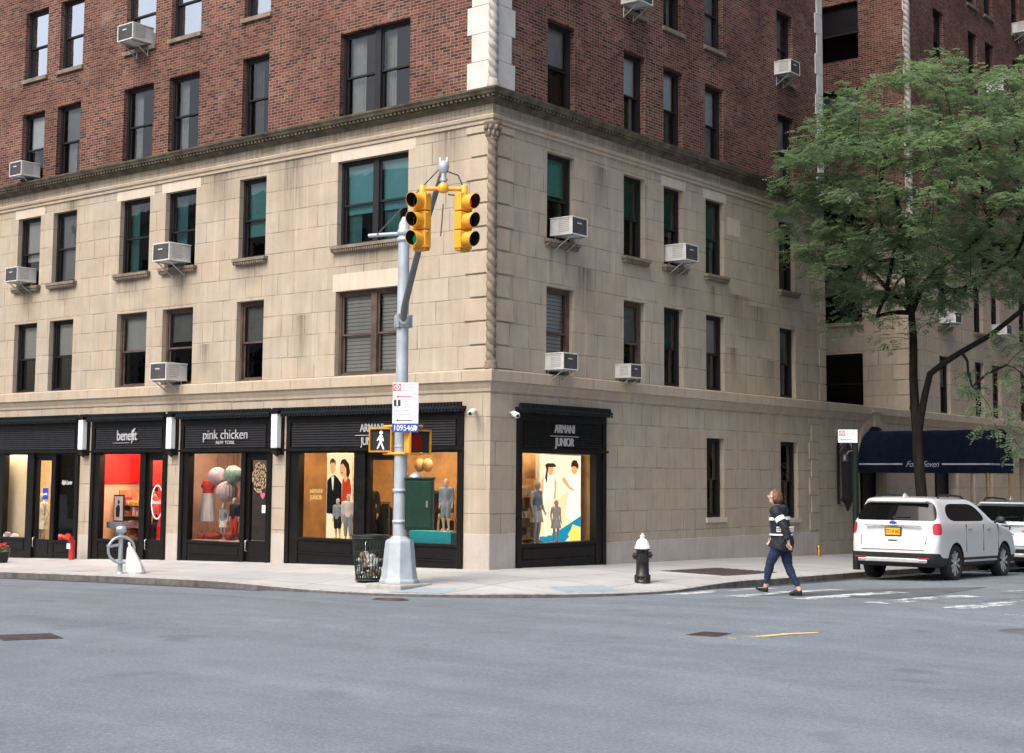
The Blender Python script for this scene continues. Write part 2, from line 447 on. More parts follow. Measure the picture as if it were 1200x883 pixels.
    m['gutter'] = worn('gutter_grime', (.045, .045, .046), .42)
    m['tar'] = worn('tar_seam', (.050, .054, .060), .44)
    m['worn_red'] = worn('worn_red_spray_paint', (.62, .22, .20), .47)
    # sidewalk
    g = N('concrete_sidewalk'); geo = g.pos(); P = geo.outputs['Position']; x, y, z = g.xyz(P)
    def gr(a, s, o):
        f = g.math('FRACT', g.math('DIVIDE', g.math('ADD', a, o), s))
        return g.math('MULTIPLY', g.math('MINIMUM', f, g.math('SUBTRACT', 1.0, f)), s)
    e = g.math('MINIMUM', gr(x, 1.52, 60.35), gr(y, 1.52, 60.1))
    j = g.map(e, .008, .020, 0, 1, True)
    tn = g.white(g.comb(g.math('FLOOR', g.math('DIVIDE', g.math('ADD', x, 60.35), 1.52)), g.math('FLOOR', g.math('DIVIDE', g.math('ADD', y, 60.1), 1.52)), 0.0))
    v = g.math('MULTIPLY', g.map(tn, 0, 1, .90, 1.06), g.map(g.noise(P, 1.4, 4, .6), .3, .7, .86, 1.10))
    v = g.math('MULTIPLY', v, g.map(g.noise(P, 55, 3), .3, .7, .93, 1.07))
    v = g.math('MULTIPLY', v, g.map(j, 0, 1, .48, 1))
    c = g.mix(1.0, (.400, .405, .402, 1), g.comb(v, v, v), 'MULTIPLY')
    gum = g.n('ShaderNodeTexVoronoi'); g.set(gum.inputs['Vector'], P); gum.inputs['Scale'].default_value = 2.2
    c = g.mix(g.map(gum.outputs['Distance'], .05, .08, .5, 0), c, (.16, .155, .15))
    st = g.noise(P, .7, 5, .65)
    c = g.mix(g.map(st, .5, .68, 0, .42), c, (.25, .245, .235))
    m['sidewalk'] = g.done(g.bsdf(c, .85, 0, g.bump(j, .4, .008), .3))
    m['kerb'] = M('granite_kerb', (.33, .32, .31), .8, 0, .35, 6, bump=.4)
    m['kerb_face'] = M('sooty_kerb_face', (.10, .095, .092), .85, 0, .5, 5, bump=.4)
    m['tactile'] = M('slate_blue_tactile_pad', (.26, .33, .38), .8, 0, .12, 5)
    # tree
    g = N('bark'); tc = g.n('ShaderNodeTexCoord'); P = tc.outputs['Object']; x, y, z = g.xyz(P)
    n1 = g.noise(g.comb(g.math('MULTIPLY', x, 14.0), g.math('MULTIPLY', y, 14.0), g.math('MULTIPLY', z, 2.6)), 1.0, 5, .65)
    c = g.mix(g.map(n1, .35, .65, 0, 1), (.006, .0055, .005), (.024, .020, .0175))
    m['bark'] = g.done(g.bsdf(c, .9, 0, g.bump(n1, .8, .03), .2))
    g = N('locust_leaf'); geo = g.pos()
    r = geo.outputs['Random Per Island']; big = g.noise(geo.outputs['Position'], .9, 3)
    c = g.mix(r, (.150, .215, .120), (.275, .350, .225))
    c = g.mix(g.map(big, .35, .65, 0, .6), c, (.120, .205, .128))
    b = g.bsdf(c, .36, 0, None, .5); t = g.n('ShaderNodeBsdfTranslucent'); g.set(t.inputs[0], g.mix(.5, c, (.22, .36, .12)))
    mx = g.n('ShaderNodeMixShader'); mx.inputs[0].default_value = .5
    g.t.links.new(b.outputs[0], mx.inputs[1]); g.t.links.new(t.outputs[0], mx.inputs[2])
    m['leaf'] = g.done(mx)
    # cars
    m['carwhite'] = M('white_car_lacquer', (.58, .59, .60), .22, 0, .02, 3, .5, coat=.6, rvar=.03)
    m['carsilver'] = M('silver_blue_car_lacquer', (.50, .56, .60), .25, .35, .03, 3, .5, coat=.6, rvar=.03)
    g = N('tinted_car_glass')
    m['carglass'] = g.done(g.bsdf((.004, .0045, .005, 1), .03, 0, None, .22))
    m['cladding'] = M('black_plastic_cladding', (.016, .017, .019), .55, 0, .15)
    m['tyre'] = M('black_rubber_tyre', (.012, .012, .013), .8, 0, .2)
    m['alloy'] = M('dull_alloy_wheel', (.46, .47, .48), .4, .3, .1)
    m['chrome'] = M('satin_chrome_trim', (.55, .56, .58), .25, .8, .05)
    g = N('red_lamp_lens')
    m['redlens'] = g.done(g.bsdf((.40, .012, .022, 1), .12, 0, None, .6, coat=.5))
    m['plate'] = M('orange_number_plate', (.72, .36, .02), .45)
    m['skin'] = M('skin', (.56, .33, .24), .55, 0, .06)
    m['hair'] = M('light_auburn_hair', (.125, .058, .026), .55, 0, .55, 22, bump=.6, bscale=60)
    m['jeans'] = M('blue_denim', (.009, .019, .055), .85, 0, .25, 9, bump=.2, bscale=80)
    m['jacket'] = M('black_navy_jacket', (.006, .009, .017), .75, 0, .3, 7, bump=.15)
    m['shoe'] = M('black_shoe_leather', (.010, .010, .011), .3, 0, .2)
    m['mannequin'] = M('pale_grey_mannequin', (.50, .48, .45), .5, 0, .06)
    m['cloth_blue'] = M('grey_blue_cotton', (.23, .30, .38), .85, 0, .12, 9)
    m['cloth_pale'] = M('pale_grey_cotton', (.58, .58, .60), .85, 0, .1, 9)
    m['cloth_white'] = M('white_cotton', (.72, .69, .64), .85, 0, .1, 9)
    m['cloth_black'] = M('black_wool', (.012, .011, .012), .85, 0, .2)
    m['cloth_red'] = M('red_cloth', (.52, .045, .035), .8, 0, .15)
    m['cloth_yellow'] = M('yellow_cloth', (.72, .46, .04), .8, 0, .15)
    m['cloth_tan'] = M('tan_cloth', (.42, .29, .17), .8, 0, .15)
build_mats()
# ------------------------------------------------------------------ levels
def lerp_tab(t, tab):
    if t <= tab[0][0]: return tab[0][1]
    for (a, va), (b, vb) in zip(tab, tab[1:]):
        if t <= b: return va + (vb-va)*(t-a)/(b-a)
    return tab[-1][1]
def sstep(a, b, x):
    t = min(1, max(0, (x-a)/(b-a))); return t*t*(3-2*t)
FL = [(-60, -1.5), (-17.4, -.46), (-13.8, -.35), (-10.3, -.235), (-6.1, -.135), (-.6, -.03), (0, -.02)]
FR = [(0, -.02), (.9, -.02), (4.07, -.08), (9, -.14), (14.6, -.26), (25, -.42), (60, -1.0)]
KA, KS, RAD = 4.5, 4.45, 5.0                       # kerb lines of avenue and side street, corner radius
def drop(x, y): return lerp_tab(min(x, 0), FL) + lerp_tab(max(y, 0), FR) + .02
def walk_z(x, y):
    d = max(max(x, 0), max(-y, 0))
    z = drop(x, y) - .018*d
    # ramp down to the crossing at the corner
    cx, cy = KS-RAD, -KA+RAD
    k = math.hypot(max(0, x-cx+.6), max(0, cy+.6-y)) if (x > cx-.6 or y < cy+.6) else 0
    near = sstep(RAD-1.0, RAD+.55, k) * sstep(-3.6, 0.2, x) * (1-sstep(-.4, 2.6, y))
    return z - .085*near
def road_z(x, y):
    ea = max(0, -KA-y); es = max(0, x-KS)
    a = .15*(1-((min(ea, 18)-9)/9)**2); s = .10*(1-((min(es, 9)-4.5)/4.5)**2)
    if ea > 0 and es > 0:
        w = sstep(0, 4, ea); c = max(a, s*(1-w))
    else: c = a if ea > 0 else s
    return drop(min(x, 0), max(y, 0)) - .08 - .135 + c
ROADLIFT = 0.0

def build_ground():
    xs = sorted(set([-200, -120, -80, -60, -50, -40, -34, -28, -24] + [i*.75 for i in range(-28, 33)] + [28, 34, 40, 60, 100, 200]))
    ys = sorted(set([-200, -120, -80, -60, -40, -30] + [i*.75 for i in range(-34, 40)] + [34, 40, 50, 60, 80, 120, 200]))
    mb = MB(); nx = len(xs)
    vs = [(x, y, road_z(x, y)) for y in ys for x in xs]
    fs = [(j*nx+i, j*nx+i+1, (j+1)*nx+i+1, (j+1)*nx+i) for j in range(len(ys)-1) for i in range(nx-1)]
    mb.add(vs, fs, True)
    tag(obj('road', mb, MAT['asphalt'], fix=False), kind='structure')
    # footway: sections from the building line to the kerb, round the corner
    path = [((x, .45), (x, -KA)) for x in np.arange(-60, KS-RAD-.01, .75)]
    cx, cy = KS-RAD, -KA+RAD
    for i in range(0, 17):
        a = -PI/2 + PI/2*i/16
        t = i/16
        inn = (-.45, .45)
        path.append((inn, (cx+RAD*math.cos(a), cy+RAD*math.sin(a))))
    path += [((-.45, max(.45, y)), (KS, y)) for y in np.arange(cy+.6, 60, .75) if True]
    path = [p if not (p[0][0] > -.45 and p[0][1] == .45) else ((-.45, .45), p[1]) for p in path]
    ts = [0, .1, .2, .32, .44, .56, .68, .8, .9, 1]
    mb = MB(); kb = MB(); kf = MB(); n = len(ts)
    rows = []; kt = []; kbm = []
    for (a, b) in path:
        va, vb = Vector(a), Vector(b); dv = (vb-va); L = dv.length; dv.normalize()
        inner = vb - dv*.16
        rows.append([(p.x, p.y, walk_z(p.x, p.y)) for p in [va.lerp(inner, t) for t in ts]])
        zi = walk_z(inner.x, inner.y); zo = walk_z(vb.x, vb.y)
        zr = road_z(vb.x+dv.x*.05, vb.y+dv.y*.05)
        zo = max(zo, zr+.012); zi = max(zi, zr+.014)
        kt.append([(inner.x, inner.y, zi+.002), (vb.x-dv.x*.015, vb.y-dv.y*.015, zo), (vb.x, vb.y, zo-.01 if zo-zr > .03 else zo-.004), (vb.x+dv.x*.012, vb.y+dv.y*.012, zr-.2)])
    m = MB(); mk = MB()
    m.add([p for r in rows for p in r], [(j*n+i, (j+1)*n+i, (j+1)*n+i+1, j*n+i+1) for j in range(len(rows)-1) for i in range(n-1)], True)
    tag(obj('sidewalk', m, MAT['sidewalk']), kind='structure')
    for j in range(len(kt)-1):
        for i in range(3):
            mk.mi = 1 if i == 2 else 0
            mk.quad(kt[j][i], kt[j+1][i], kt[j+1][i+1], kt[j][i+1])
    tag(obj('kerb', mk, [MAT['kerb'], MAT['kerb_face']]), kind='structure')

    def drape(name, polys, mat, lift, zf, kind='structure', sub=6, label=None, cat=None):
        """quads (4 corners) draped over the ground"""
        mb = MB()
        for q in polys:
            q = [Vector(p) for p in q]
            g = []
            for j in range(sub+1):
                for i in range(sub+1):
                    a = q[0].lerp(q[1], i/sub); b = q[3].lerp(q[2], i/sub); p = a.lerp(b, j/sub)
                    g.append((p.x, p.y, zf(p.x, p.y)+lift))
            k = sub+1
            mb.add(g, [(j*k+i, j*k+i+1, (j+1)*k+i+1, (j+1)*k+i) for j in range(sub) for i in range(sub)], True)
        o = obj(name, mb, mat)
        return tag(o, label, cat, None, kind)
    # worn ladder crossing over the side street
    bars = []
    for k in range(8):
        x0 = 4.55 + 1.3*k
        bars.append(((x0, -.75), (x0+.42, -.75), (x0+.92, 2.1), (x0+.5, 2.1)))
    drape('crosswalk', bars, MAT['worn_white'], .008, road_z)
    drape('lane_marking', [((8.95, 4.0), (9.1, 4.0), (9.35, 4.8), (9.2, 4.8)), ((10.9, -1.15), (11.5, -.95), (11.5, -.8), (10.85, -.95))], MAT['worn_white'], .008, road_z)
    drape('road_patch', [((6.7, .05), (8.75, .3), (8.3, 5.2), (6.9, 2.6))], MAT['patch'], .004, road_z)
    tp = [((1.05, -4.10), (2.05, -3.72), (1.75, -3.05), (.8, -3.42)), ((3.42, -2.1), (3.95, -1.1), (3.3, -.7), (2.8, -1.75))]
    gut = []
    for x in np.arange(-30, KS-RAD-1.2, 1.5): gut.append(((x, -KA-.36), (x+1.5, -KA-.36), (x+1.5, -KA-.02), (x, -KA-.02)))
    for y in np.arange(-KA+RAD+1.2, 30, 1.5): gut.append(((KS+.02, y), (KS+.36, y), (KS+.36, y+1.5), (KS+.02, y+1.5)))
    drape('gutter_grime', gut, MAT['gutter'], .004, road_z, sub=2)
    seams = []
    def seam(pts, w=.035):
        for (a, b) in zip(pts, pts[1:]):
            a, b = Vector(a), Vector(b); nrm = Vector((-(b-a).y, (b-a).x)).normalized()*w
            seams.append((a-nrm, b-nrm, b+nrm, a+nrm))
    seam([(9.8, .6), (10.0, 3.5), (10.2, 6)], .02); seam([(-3, -6.45), (.6, -6.6), (2.2, -6.4)], .014)
    drape('tar_seam', seams, MAT['tar'], .004, road_z, sub=3)
    drape('tactile_paving', tp, MAT['tactile'], .006, walk_z)
    # yellow utility marks
    yl = [((9.20, -6.33), (9.62, -6.27), (9.58, -6.14), (9.19, -6.22)), ((9.55, -6.2), (9.75, -5.75), (9.66, -5.72), (9.45, -6.15)),
          ((9.70, -5.80), (10.00, -5.42), (9.94, -5.36), (9.62, -5.74)), ((9.30, -6.6), (9.42, -6.58), (9.36, -6.22), (9.26, -6.23))]
    drape('utility_mark', yl, MAT['worn_yellow'], .006, road_z)
    drape('red_mark', [((-6.9, -3.2), (-6.1, -3.0), (-6.1, -2.92), (-6.9, -3.12)), ((-8.4, -4.0), (-8.3, -3.3), (-8.2, -3.3), (-8.3, -4.0))], MAT['worn_red'], .006, walk_z)
    # covers
    def cover(name, label, quad, z, mat, ring=None):
        mb = MB(); q = [Vector(p) for p in quad]
        t = [(p.x, p.y, z(p.x, p.y)+.010) for p in q]; b = [(p.x, p.y, z(p.x, p.y)-.08) for p in q]
        mb.add(t+b, [(0, 1, 2, 3), (0, 4, 5, 1), (1, 5, 6, 2), (2, 6, 7, 3), (3, 7, 4, 0)])
        root = obj(name, mb, MAT[mat]); tag(root, label, 'cover')
        # raised ribs
        rb = MB()
        for k in range(1, 8):
            a0 = q[0].lerp(q[1], k/8); a1 = q[3].lerp(q[2], k/8); w = (q[1]-q[0])/8*.28
            pts = [a0-w, a0+w, a1+w, a1-w]
            pts = [p.lerp((q[0]+q[1]+q[2]+q[3])/4, .05) for p in pts]
            rb.add([(p.x, p.y, z(p.x, p.y)+.018) for p in pts]+[(p.x, p.y, z(p.x, p.y)+.008) for p in pts], [(0, 1, 2, 3), (0, 4, 5, 1), (1, 5, 6, 2), (2, 6, 7, 3), (3, 7, 4, 0)])
        obj('rib', rb, MAT[mat], root)
    cover('vault_cover', 'large brown iron plate in the side street footway behind the hydrant', ((2.0, 3.3), (3.55, 3.3), (3.55, 5.5), (2.0, 5.5)), walk_z, 'castiron')
    cover('access_cover', 'small rusty iron cover in the avenue at the lower left of the photo', ((3.0, -13.05), (3.55, -13.25), (3.85, -12.65), (3.3, -12.45)), road_z, 'castiron')
    cover('access_cover', 'brown iron cover in the avenue beside the yellow paint marks', ((8.72, -6.65), (9.15, -6.6), (9.1, -6.12), (8.68, -6.18)), road_z, 'castiron')
    # storm drain grate: round-ended low grate
    mb = MB(); z = road_z(1.8, -4.75)
    mb.lathe([(0, .012), (.30, .012), (.33, .006), (.33, -.05)], 28, (1.8, -4.85, z))
    r = obj('manhole_cover', mb, MAT['castiron']); tag(r, 'round dark manhole cover in the gutter below the signal pole', 'cover')
    mb = MB()
    for k in range(6): mb.lathe([(.05*k+.01, .012), (.05*k+.012, .019), (.05*k+.03, .019), (.05*k+.032, .012)], 28, (1.8, -4.85, z))
    obj('rib', mb, MAT['castiron'], r)
    mb = MB(); z = road_z(11.9, -3.1)
    mb.lathe([(0, .012), (.34, .012), (.37, .006), (.37, -.05)], 28, (11.9, -3.1, z))
    tag(obj('manhole_cover', mb, MAT['patch']), 'round manhole cover in the road at the right edge of the photo', 'cover')
build_ground()

# ------------------------------------------------------------------ walls
def Lf(u, d, z): return (u, -d, z)
def Rf(u, d, z): return (d, u, z)
def Cf(u, d, z): return (u, 21.3-d, z)
def fbox(mb, P, u0, u1, d0, d1, z0, z1): mb.box(P(u0, d0, z0), P(u1, d1, z1))

def wall(mb, P, u0, u1, z0, z1, holes, reveal=.26):
    us = sorted(set([u0, u1] + [h[0] for h in holes] + [h[1] for h in holes]))
    zs = sorted(set([z0, z1] + [max(z0, min(z1, h[2])) for h in holes] + [max(z0, min(z1, h[3])) for h in holes]))
    us = [u for u in us if u0 <= u <= u1]
    for a, b in zip(us, us[1:]):
        for c, d in zip(zs, zs[1:]):
            cu, cz = (a+b)/2, (c+d)/2
            if any(h[0] < cu < h[1] and h[2] < cz < h[3] for h in holes): continue
            mb.quad(P(a, 0, c), P(b, 0, c), P(b, 0, d), P(a, 0, d))
    for h in holes:
        a, b, c, d = h[:4]; c = max(c, z0); d = min(d, z1)
        mb.quad(P(a, 0, c), P(a, -reveal, c), P(a, -reveal, d), P(a, 0, d))
        mb.quad(P(b, 0, c), P(b, 0, d), P(b, -reveal, d), P(b, -reveal, c))
        mb.quad(P(a, 0, d), P(a, -reveal, d), P(b, -reveal, d), P(b, 0, d))
        mb.quad(P(a, 0, c), P(b, 0, c), P(b, -reveal, c), P(a, -reveal, c))

def sweep(mb, prof, path_fn):
    """prof [(d,z)], path_fn(d)-> list of (x,y)"""
    rows = [[(x, y, z) for (x, y) in path_fn(d)] for d, z in prof]
    n = len(rows[0])
    mb.add([p for r in rows for p in r], [(j*n+i, j*n+i+1, (j+1)*n+i+1, (j+1)*n+i) for j in range(len(rows)-1) for i in range(n-1)])

def window(P, u0, u1, z0, z1, par, glass='glass', top=None, low=None, double=False, sill=None, frame='frame', blind_h=.5, room=None):
    """double-hung sash window set in its opening"""
    mb = MB(); w = .065; dO = -.13; dI = -.24
    gap = 0.0
    fbox(mb, P, u0+gap, u0+w, dI, dO, z0, z1); fbox(mb, P, u1-w, u1-gap, dI, dO, z0, z1)
    fbox(mb, P, u0+w, u1-w, dI, dO, z1-w, z1); fbox(mb, P, u0+w, u1-w, dI, dO+.02, z0, z0+w*.8)
    bays = [(u0+w, u1-w)]
    if double:
        um = (u0+u1)/2; fbox(mb, P, um-.085, um+.085, dI, dO+.012, z0+w*.8, z1-w); bays = [(u0+w, um-.085), (um+.085, u1-w)]
    zm = z0 + (z1-z0)*.485; s = .042; g = MB()
    for a, b in bays:
        for (c, d, dd) in ((zm-.02, z1-w, -.165), (z0+w*.8, zm+.02, -.205)):
            fbox(mb, P, a, a+s, dd-.03, dd, c, d); fbox(mb, P, b-s, b, dd-.03, dd, c, d)
            fbox(mb, P, a+s, b-s, dd-.03, dd, c, c+s); fbox(mb, P, a+s, b-s, dd-.03, dd, d-s, d)
            g.quad(P(a+s, dd-.015, c+s), P(b-s, dd-.015, c+s), P(b-s, dd-.015, d-s), P(a+s, dd-.015, d-s))
    o = obj('window', mb, MAT[frame], par)
    obj('glass', g, MAT[glass], o, fix=False)
    zt = z1-w; zb = z0+w*.8
    if top:
        h = (zt-zb)*blind_h; b = MB()
        for a, c in bays: b.quad(P(a, -.29, zt-h), P(c, -.29, zt-h), P(c, -.29, zt), P(a, -.29, zt))
        obj('blind', b, MAT[top], o, fix=False)
    if low:
        b = MB(); h0 = zb; h1 = zt
        n = 26; 
        for a, c in bays:
            # drawn to both sides, with folds
            for (q0, q1) in ((a, a+(c-a)*random.uniform(.28, .5)), (c-(c-a)*random.uniform(.1, .4), c)):
                vs = []
                for k in range(n+1):
                    t = k/n; u = q0+(q1-q0)*t; d = -.36+.02*math.sin(t*19+q0*7)+.01*math.sin(t*41)
                    vs += [P(u, d, h0), P(u, d, h1)]
                b.add(vs, [(2*k, 2*k+2, 2*k+3, 2*k+1) for k in range(n)], True)
        obj('curtain', b, MAT[low], o, fix=False)
    if sill:
        b = MB(); zz = z0
        if sill == 'carved':
            fbox(b, P, u0-.10, u1+.10, .001, .13, zz-.07, zz-.001); fbox(b, P, u0-.07, u1+.07, .001, .085, zz-.15, zz-.07)
            k = 0; x = u0-.08
            while x < u1+.06:
                fbox(b, P, x, x+.035, .085, .115, zz-.135, zz-.073); x += .065
            fbox(b, P, u0+.001, u1-.001, -.12, .001, zz-.06, zz+.012)
            obj('sill', b, MAT['carved'], o)
        else:
            fbox(b, P, u0-.06, u1+.06, -.12, .07, zz-.09, zz+.012)
            obj('sill', b, MAT['trim'] if sill == 'stone' else MAT['carved'], o)
    return o

LW = {'a': (-17.12, -16.05), 'b': (-15.46, -14.39), 'c': (-12.5, -11.27), 'd': (-10.64, -9.46), 'e': (-7.85, -6.90), 'f': (-4.52, -2.36), 'z': (-20.6, -19.5)}
RW = {'a': (1.88, 2.89), 'b': (4.85, 5.75), 'c': (6.58, 7.46), 'd': (8.54, 9.46), 'e': (12.41, 13.33)}
WW = {'a': (23.5, 24.4), 'b': (26.65, 27.5), 'c': (28.3, 29.15), 'd': (31.15, 32.05), 'e': (34.2, 35.1), 'f': (37.6, 38.5)}
ROWS = {1: (4.07, 5.97), 2: (6.99, 8.93), 3: (9.93, 11.9), 4: (12.88, 14.85), 5: (15.84, 17.81), 6: (18.8, 20.77), 7: (21.76, 23.7)}
SHOPS = [(-18.3, -13.87), (-13.33, -10.27), (-9.74, -6.48), (-5.97, -.69)]
RSHOP = (.86, 4.07); STOP = 3.30
TOP = 24.2
CORN = [(0, 9.60), (.03, 9.62), (.05, 9.66), (.12, 9.69), (.12, 9.755), (.24, 9.76), (.26, 9.80), (.30, 9.84), (.31, 9.875), (.02, 9.93), (0, 9.93)]
MOULD = [(0, 9.19), (.035, 9.20), (.04, 9.245), (.025, 9.25), (.025, 9.275), (.06, 9.29), (.075, 9.35), (.05, 9.375), (0, 9.38)]
STRING = [(0, 3.60), (.02, 3.60), (.03, 3.66), (.07, 3.74), (.085, 3.80), (.13, 3.81), (.13, 4.02), (.11, 4.05), (0, 4.055)]

def twisted(par, c, z0, z1, r, mat, base=True, cap=False, turns=.205, name='twisted_column'):
    """rope column"""
    mb = MB(); n = 20; m = int((z1-z0)/.035); vs = []; fs = []
    for j in range(m+1):
        z = z0+(z1-z0)*j/m
        for k in range(n):
            a = 2*PI*k/n
            ph = 2*(a) + (z/turns)*2*PI
            q = math.cos(ph*.5)
            rr = r*(1.0 - .36*abs(q)**10)
            vs.append((c[0]+rr*math.cos(a), c[1]+rr*math.sin(a), z))
    for j in range(m):
        for k in range(n):
            k2 = (k+1) % n
            fs.append((j*n+k, j*n+k2, (j+1)*n+k2, (j+1)*n+k))
    mb.add(vs, fs, True)
    o = obj(name, mb, MAT[mat], par)
    if base:
        b = MB(); b.lathe([(r*1.25, z0-.16), (r*1.3, z0-.10), (r*1.12, z0-.06), (r*1.2, z0-.02), (r*.9, z0+.01)], 20, (c[0], c[1], 0)); obj('column_base', b, MAT[mat], o)
    if cap:
        b = MB(); b.lathe([(r*.95, z1-.01), (r*1.15, z1+.02), (r*.98, z1+.04), (r*1.05, z1+.14), (r*1.35, z1+.26), (r*1.75, z1+.32), (r*1.75, z1+.37)], 20, (c[0], c[1], 0))
        for k in range(8):
            a = 2*PI*k/8+.39
            b.ell((c[0]+r*1.45*math.cos(a), c[1]+r*1.45*math.sin(a), z1+.25), (.045, .045, .06), 8, 6)
            a += .39
            b.ell((c[0]+r*1.15*math.cos(a), c[1]+r*1.15*math.sin(a), z1+.13), (.04, .04, .08), 8, 6)
        obj('column_capital', b, MAT[mat], o)
    return o

def quoins(par, P, edge, sgn, z0, z1, mat, long=.62, short=.50, h=.4933, proud=.022, start=0, gap=.028, e0=0.0):
    mb = MB(); z = z0; k = start
    while z < z1-.05:
        zt = min(z+h, z1); l = long if k % 2 == 0 else short
        a, b = edge+sgn*e0, edge+sgn*l
        fbox(mb, P, min(a, b), max(a, b), -.01, proud, z+gap*.5, zt-gap*.5); z = zt; k += 1
    return obj('quoin', mb, MAT[mat], par, bevel=.008, seg=1)

def build_main():
    B = thing('apartment_building', 'tan limestone and red brick corner apartment building with black shopfronts', 'building', (0, 0, 0))
    # ---- stone walls with openings
    hl = [(*LW[c], *ROWS[r]) for c in LW for r in (1, 2)] + [(a, b, -2, STOP) for a, b in SHOPS]
    mb = MB(); wall(mb, Lf, -26, 0, -2, 9.93, hl)
    hr = [(*RW[c], *ROWS[r]) for c in RW for r in (1, 2)] + [(*RSHOP, -2, STOP), (8.54, 9.40, .88, 2.86), (12.40, 13.40, .80, 2.86)]
    wall(mb, Rf, 0, 15.15, -2, 9.93, hr)
    mb.quad((0, 15.15, 3.9), (-14, 15.15, 3.9), (-14, 15.15, 9.93), (0, 15.15, 9.93))
    obj('stone_wall', mb, MAT['stone'], B, fix=False)
    mb = MB()
    wall(mb, Lf, -26, 0, 9.93, TOP, [(*LW[c], *ROWS[r]) for c in LW for r in (3, 4, 5, 6)])
    wall(mb, Rf, 0, 15.15, 9.93, TOP, [(*RW[c], *ROWS[r]) for c in RW for r in (3, 4, 5, 6)])
    mb.quad((0, 15.15, 9.93), (-14, 15.15, 9.93), (-14, 15.15, TOP), (0, 15.15, TOP))
    obj('brick_wall', mb, MAT['brick'], B, fix=False)
    mb = MB(); mb.quad((-26, 0, TOP), (0, 0, TOP), (0, 15.15, TOP), (-26, 15.15, TOP))
    mb.quad((-26, 0, -2), (-26, 15.15, -2), (-26, 15.15, TOP), (-26, 0, TOP)); obj('roof', mb, MAT['concrete'], B, fix=False)
    # dark rooms behind the windows
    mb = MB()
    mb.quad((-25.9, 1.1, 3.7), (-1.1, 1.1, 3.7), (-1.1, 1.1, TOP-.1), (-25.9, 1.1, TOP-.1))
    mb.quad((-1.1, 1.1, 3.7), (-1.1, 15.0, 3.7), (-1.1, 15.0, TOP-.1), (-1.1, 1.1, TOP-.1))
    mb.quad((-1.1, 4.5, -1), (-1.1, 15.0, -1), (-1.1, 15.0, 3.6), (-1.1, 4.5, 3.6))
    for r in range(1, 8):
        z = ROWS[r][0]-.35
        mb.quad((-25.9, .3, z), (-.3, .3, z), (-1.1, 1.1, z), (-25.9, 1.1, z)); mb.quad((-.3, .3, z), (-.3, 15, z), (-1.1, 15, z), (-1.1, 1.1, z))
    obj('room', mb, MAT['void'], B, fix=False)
    # ---- mouldings
    pth = lambda d: [(-26, -d), (d, -d), (d, 15.15+d), (-5, 15.15+d)]
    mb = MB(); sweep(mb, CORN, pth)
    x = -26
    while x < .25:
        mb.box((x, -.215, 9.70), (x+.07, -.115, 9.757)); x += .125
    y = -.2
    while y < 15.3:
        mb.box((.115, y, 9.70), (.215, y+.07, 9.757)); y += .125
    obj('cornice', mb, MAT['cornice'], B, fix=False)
    mb = MB(); sweep(mb, MOULD, pth); obj('frieze_moulding', mb, MAT['trim'], B, fix=False)
    mb = MB(); sweep(mb, STRING, lambda d: [(-26, -d), (d, -d), (d, 15.6)])
    obj('string_course', mb, MAT['trim'], B, fix=False)
    # joints in the string course: fine upright cuts read as slightly recessed strips
    mb = MB()
    for k in range(20):
        x = -25+1.28*k
        if x < -.3: mb.box((x, -.1315, 3.83), (x+.012, -.12, 4.015))
    for k in range(12):
        y = .9+1.28*k
        mb.box((.12, y, 3.83), (.1315, y+.012, 4.015))
    obj('stone_joint', mb, MAT['carved'], B)
    # ---- corner
    twisted(B, (.0, .0), 4.22, 8.82, .108, 'carved', True, True)
    twisted(B, (.0, .0), 10.10, TOP, .108, 'rope', True, False)
    quoins(B, Lf, 0, -1, 4.06, 9.18, 'trim', .70, .56, e0=.09, gap=.045, proud=.032); quoins(B, Rf, 0, 1, 4.06, 9.18, 'trim', .70, .56, e0=.09, gap=.045, proud=.032)
    q1 = quoins(B, Lf, 0, -1, 9.94, TOP, 'quoin', .70, .58, .60, .03, 0, .004, .02); q2 = quoins(B, Rf, 0, 1, 9.94, TOP, 'quoin', .70, .58, .60, .03, 0, .004, .02)
    quoins(B, Rf, 15.15, -1, 4.06, 9.18, 'trim', .42, .32, e0=0)
    quoins(B, Rf, 15.15, -1, 9.94, TOP, 'quoin', .46, .36, .60, .03, 0, .004)
    quoins(B, Rf, 14.60, -1, .42, 3.58, 'trim', .55, .43, e0=0)
    # plinth blocks
    for P, a, b, h, d in ((Rf, 4.10, 14.60, .40, .018), (Lf, -.66, -.004, .69, .016), (Rf, -.012, .83, .69, .014), (Lf, -13.84, -13.36, .28, .014), (Lf, -10.24, -9.77, .42, .014), (Lf, -6.45, -6.0, .52, .014)):
        mb = MB(); fbox(mb, P, a, b, -.01, d, -1.2, h); obj('plinth', mb, MAT['plinth'], B, bevel=.006, seg=1)
    def fb(P, *a):
        mb = MB(); fbox(mb, P, *a); obj('lintel', mb, MAT['lintel'], B, bevel=.004, seg=1)
    for c in ('a', 'c', 'd'): fb(Lf, LW[c][0]-.16, LW[c][1]+.16, -.01, .004, 8.93, 9.18)
    fb(Lf, -4.75, -2.15, -.01, .004, 8.93, 9.18)
    fb(Lf, -4.62, -2.3, -.01, .004, 5.97, 6.36)
    for c in ('c', 'd'): fb(Rf, RW[c][0]-.12, RW[c][1]+.12, -.01, .004, 8.93, 9.17)
    fb(Rf, 9.62, 10.28, -.01, .003, 8.15, 8.6)
    fb(Rf, 8.48, 9.46, -.01, .05, .76, .88); fb(Rf, 12.34, 13.46, -.01, .05, .68, .80)

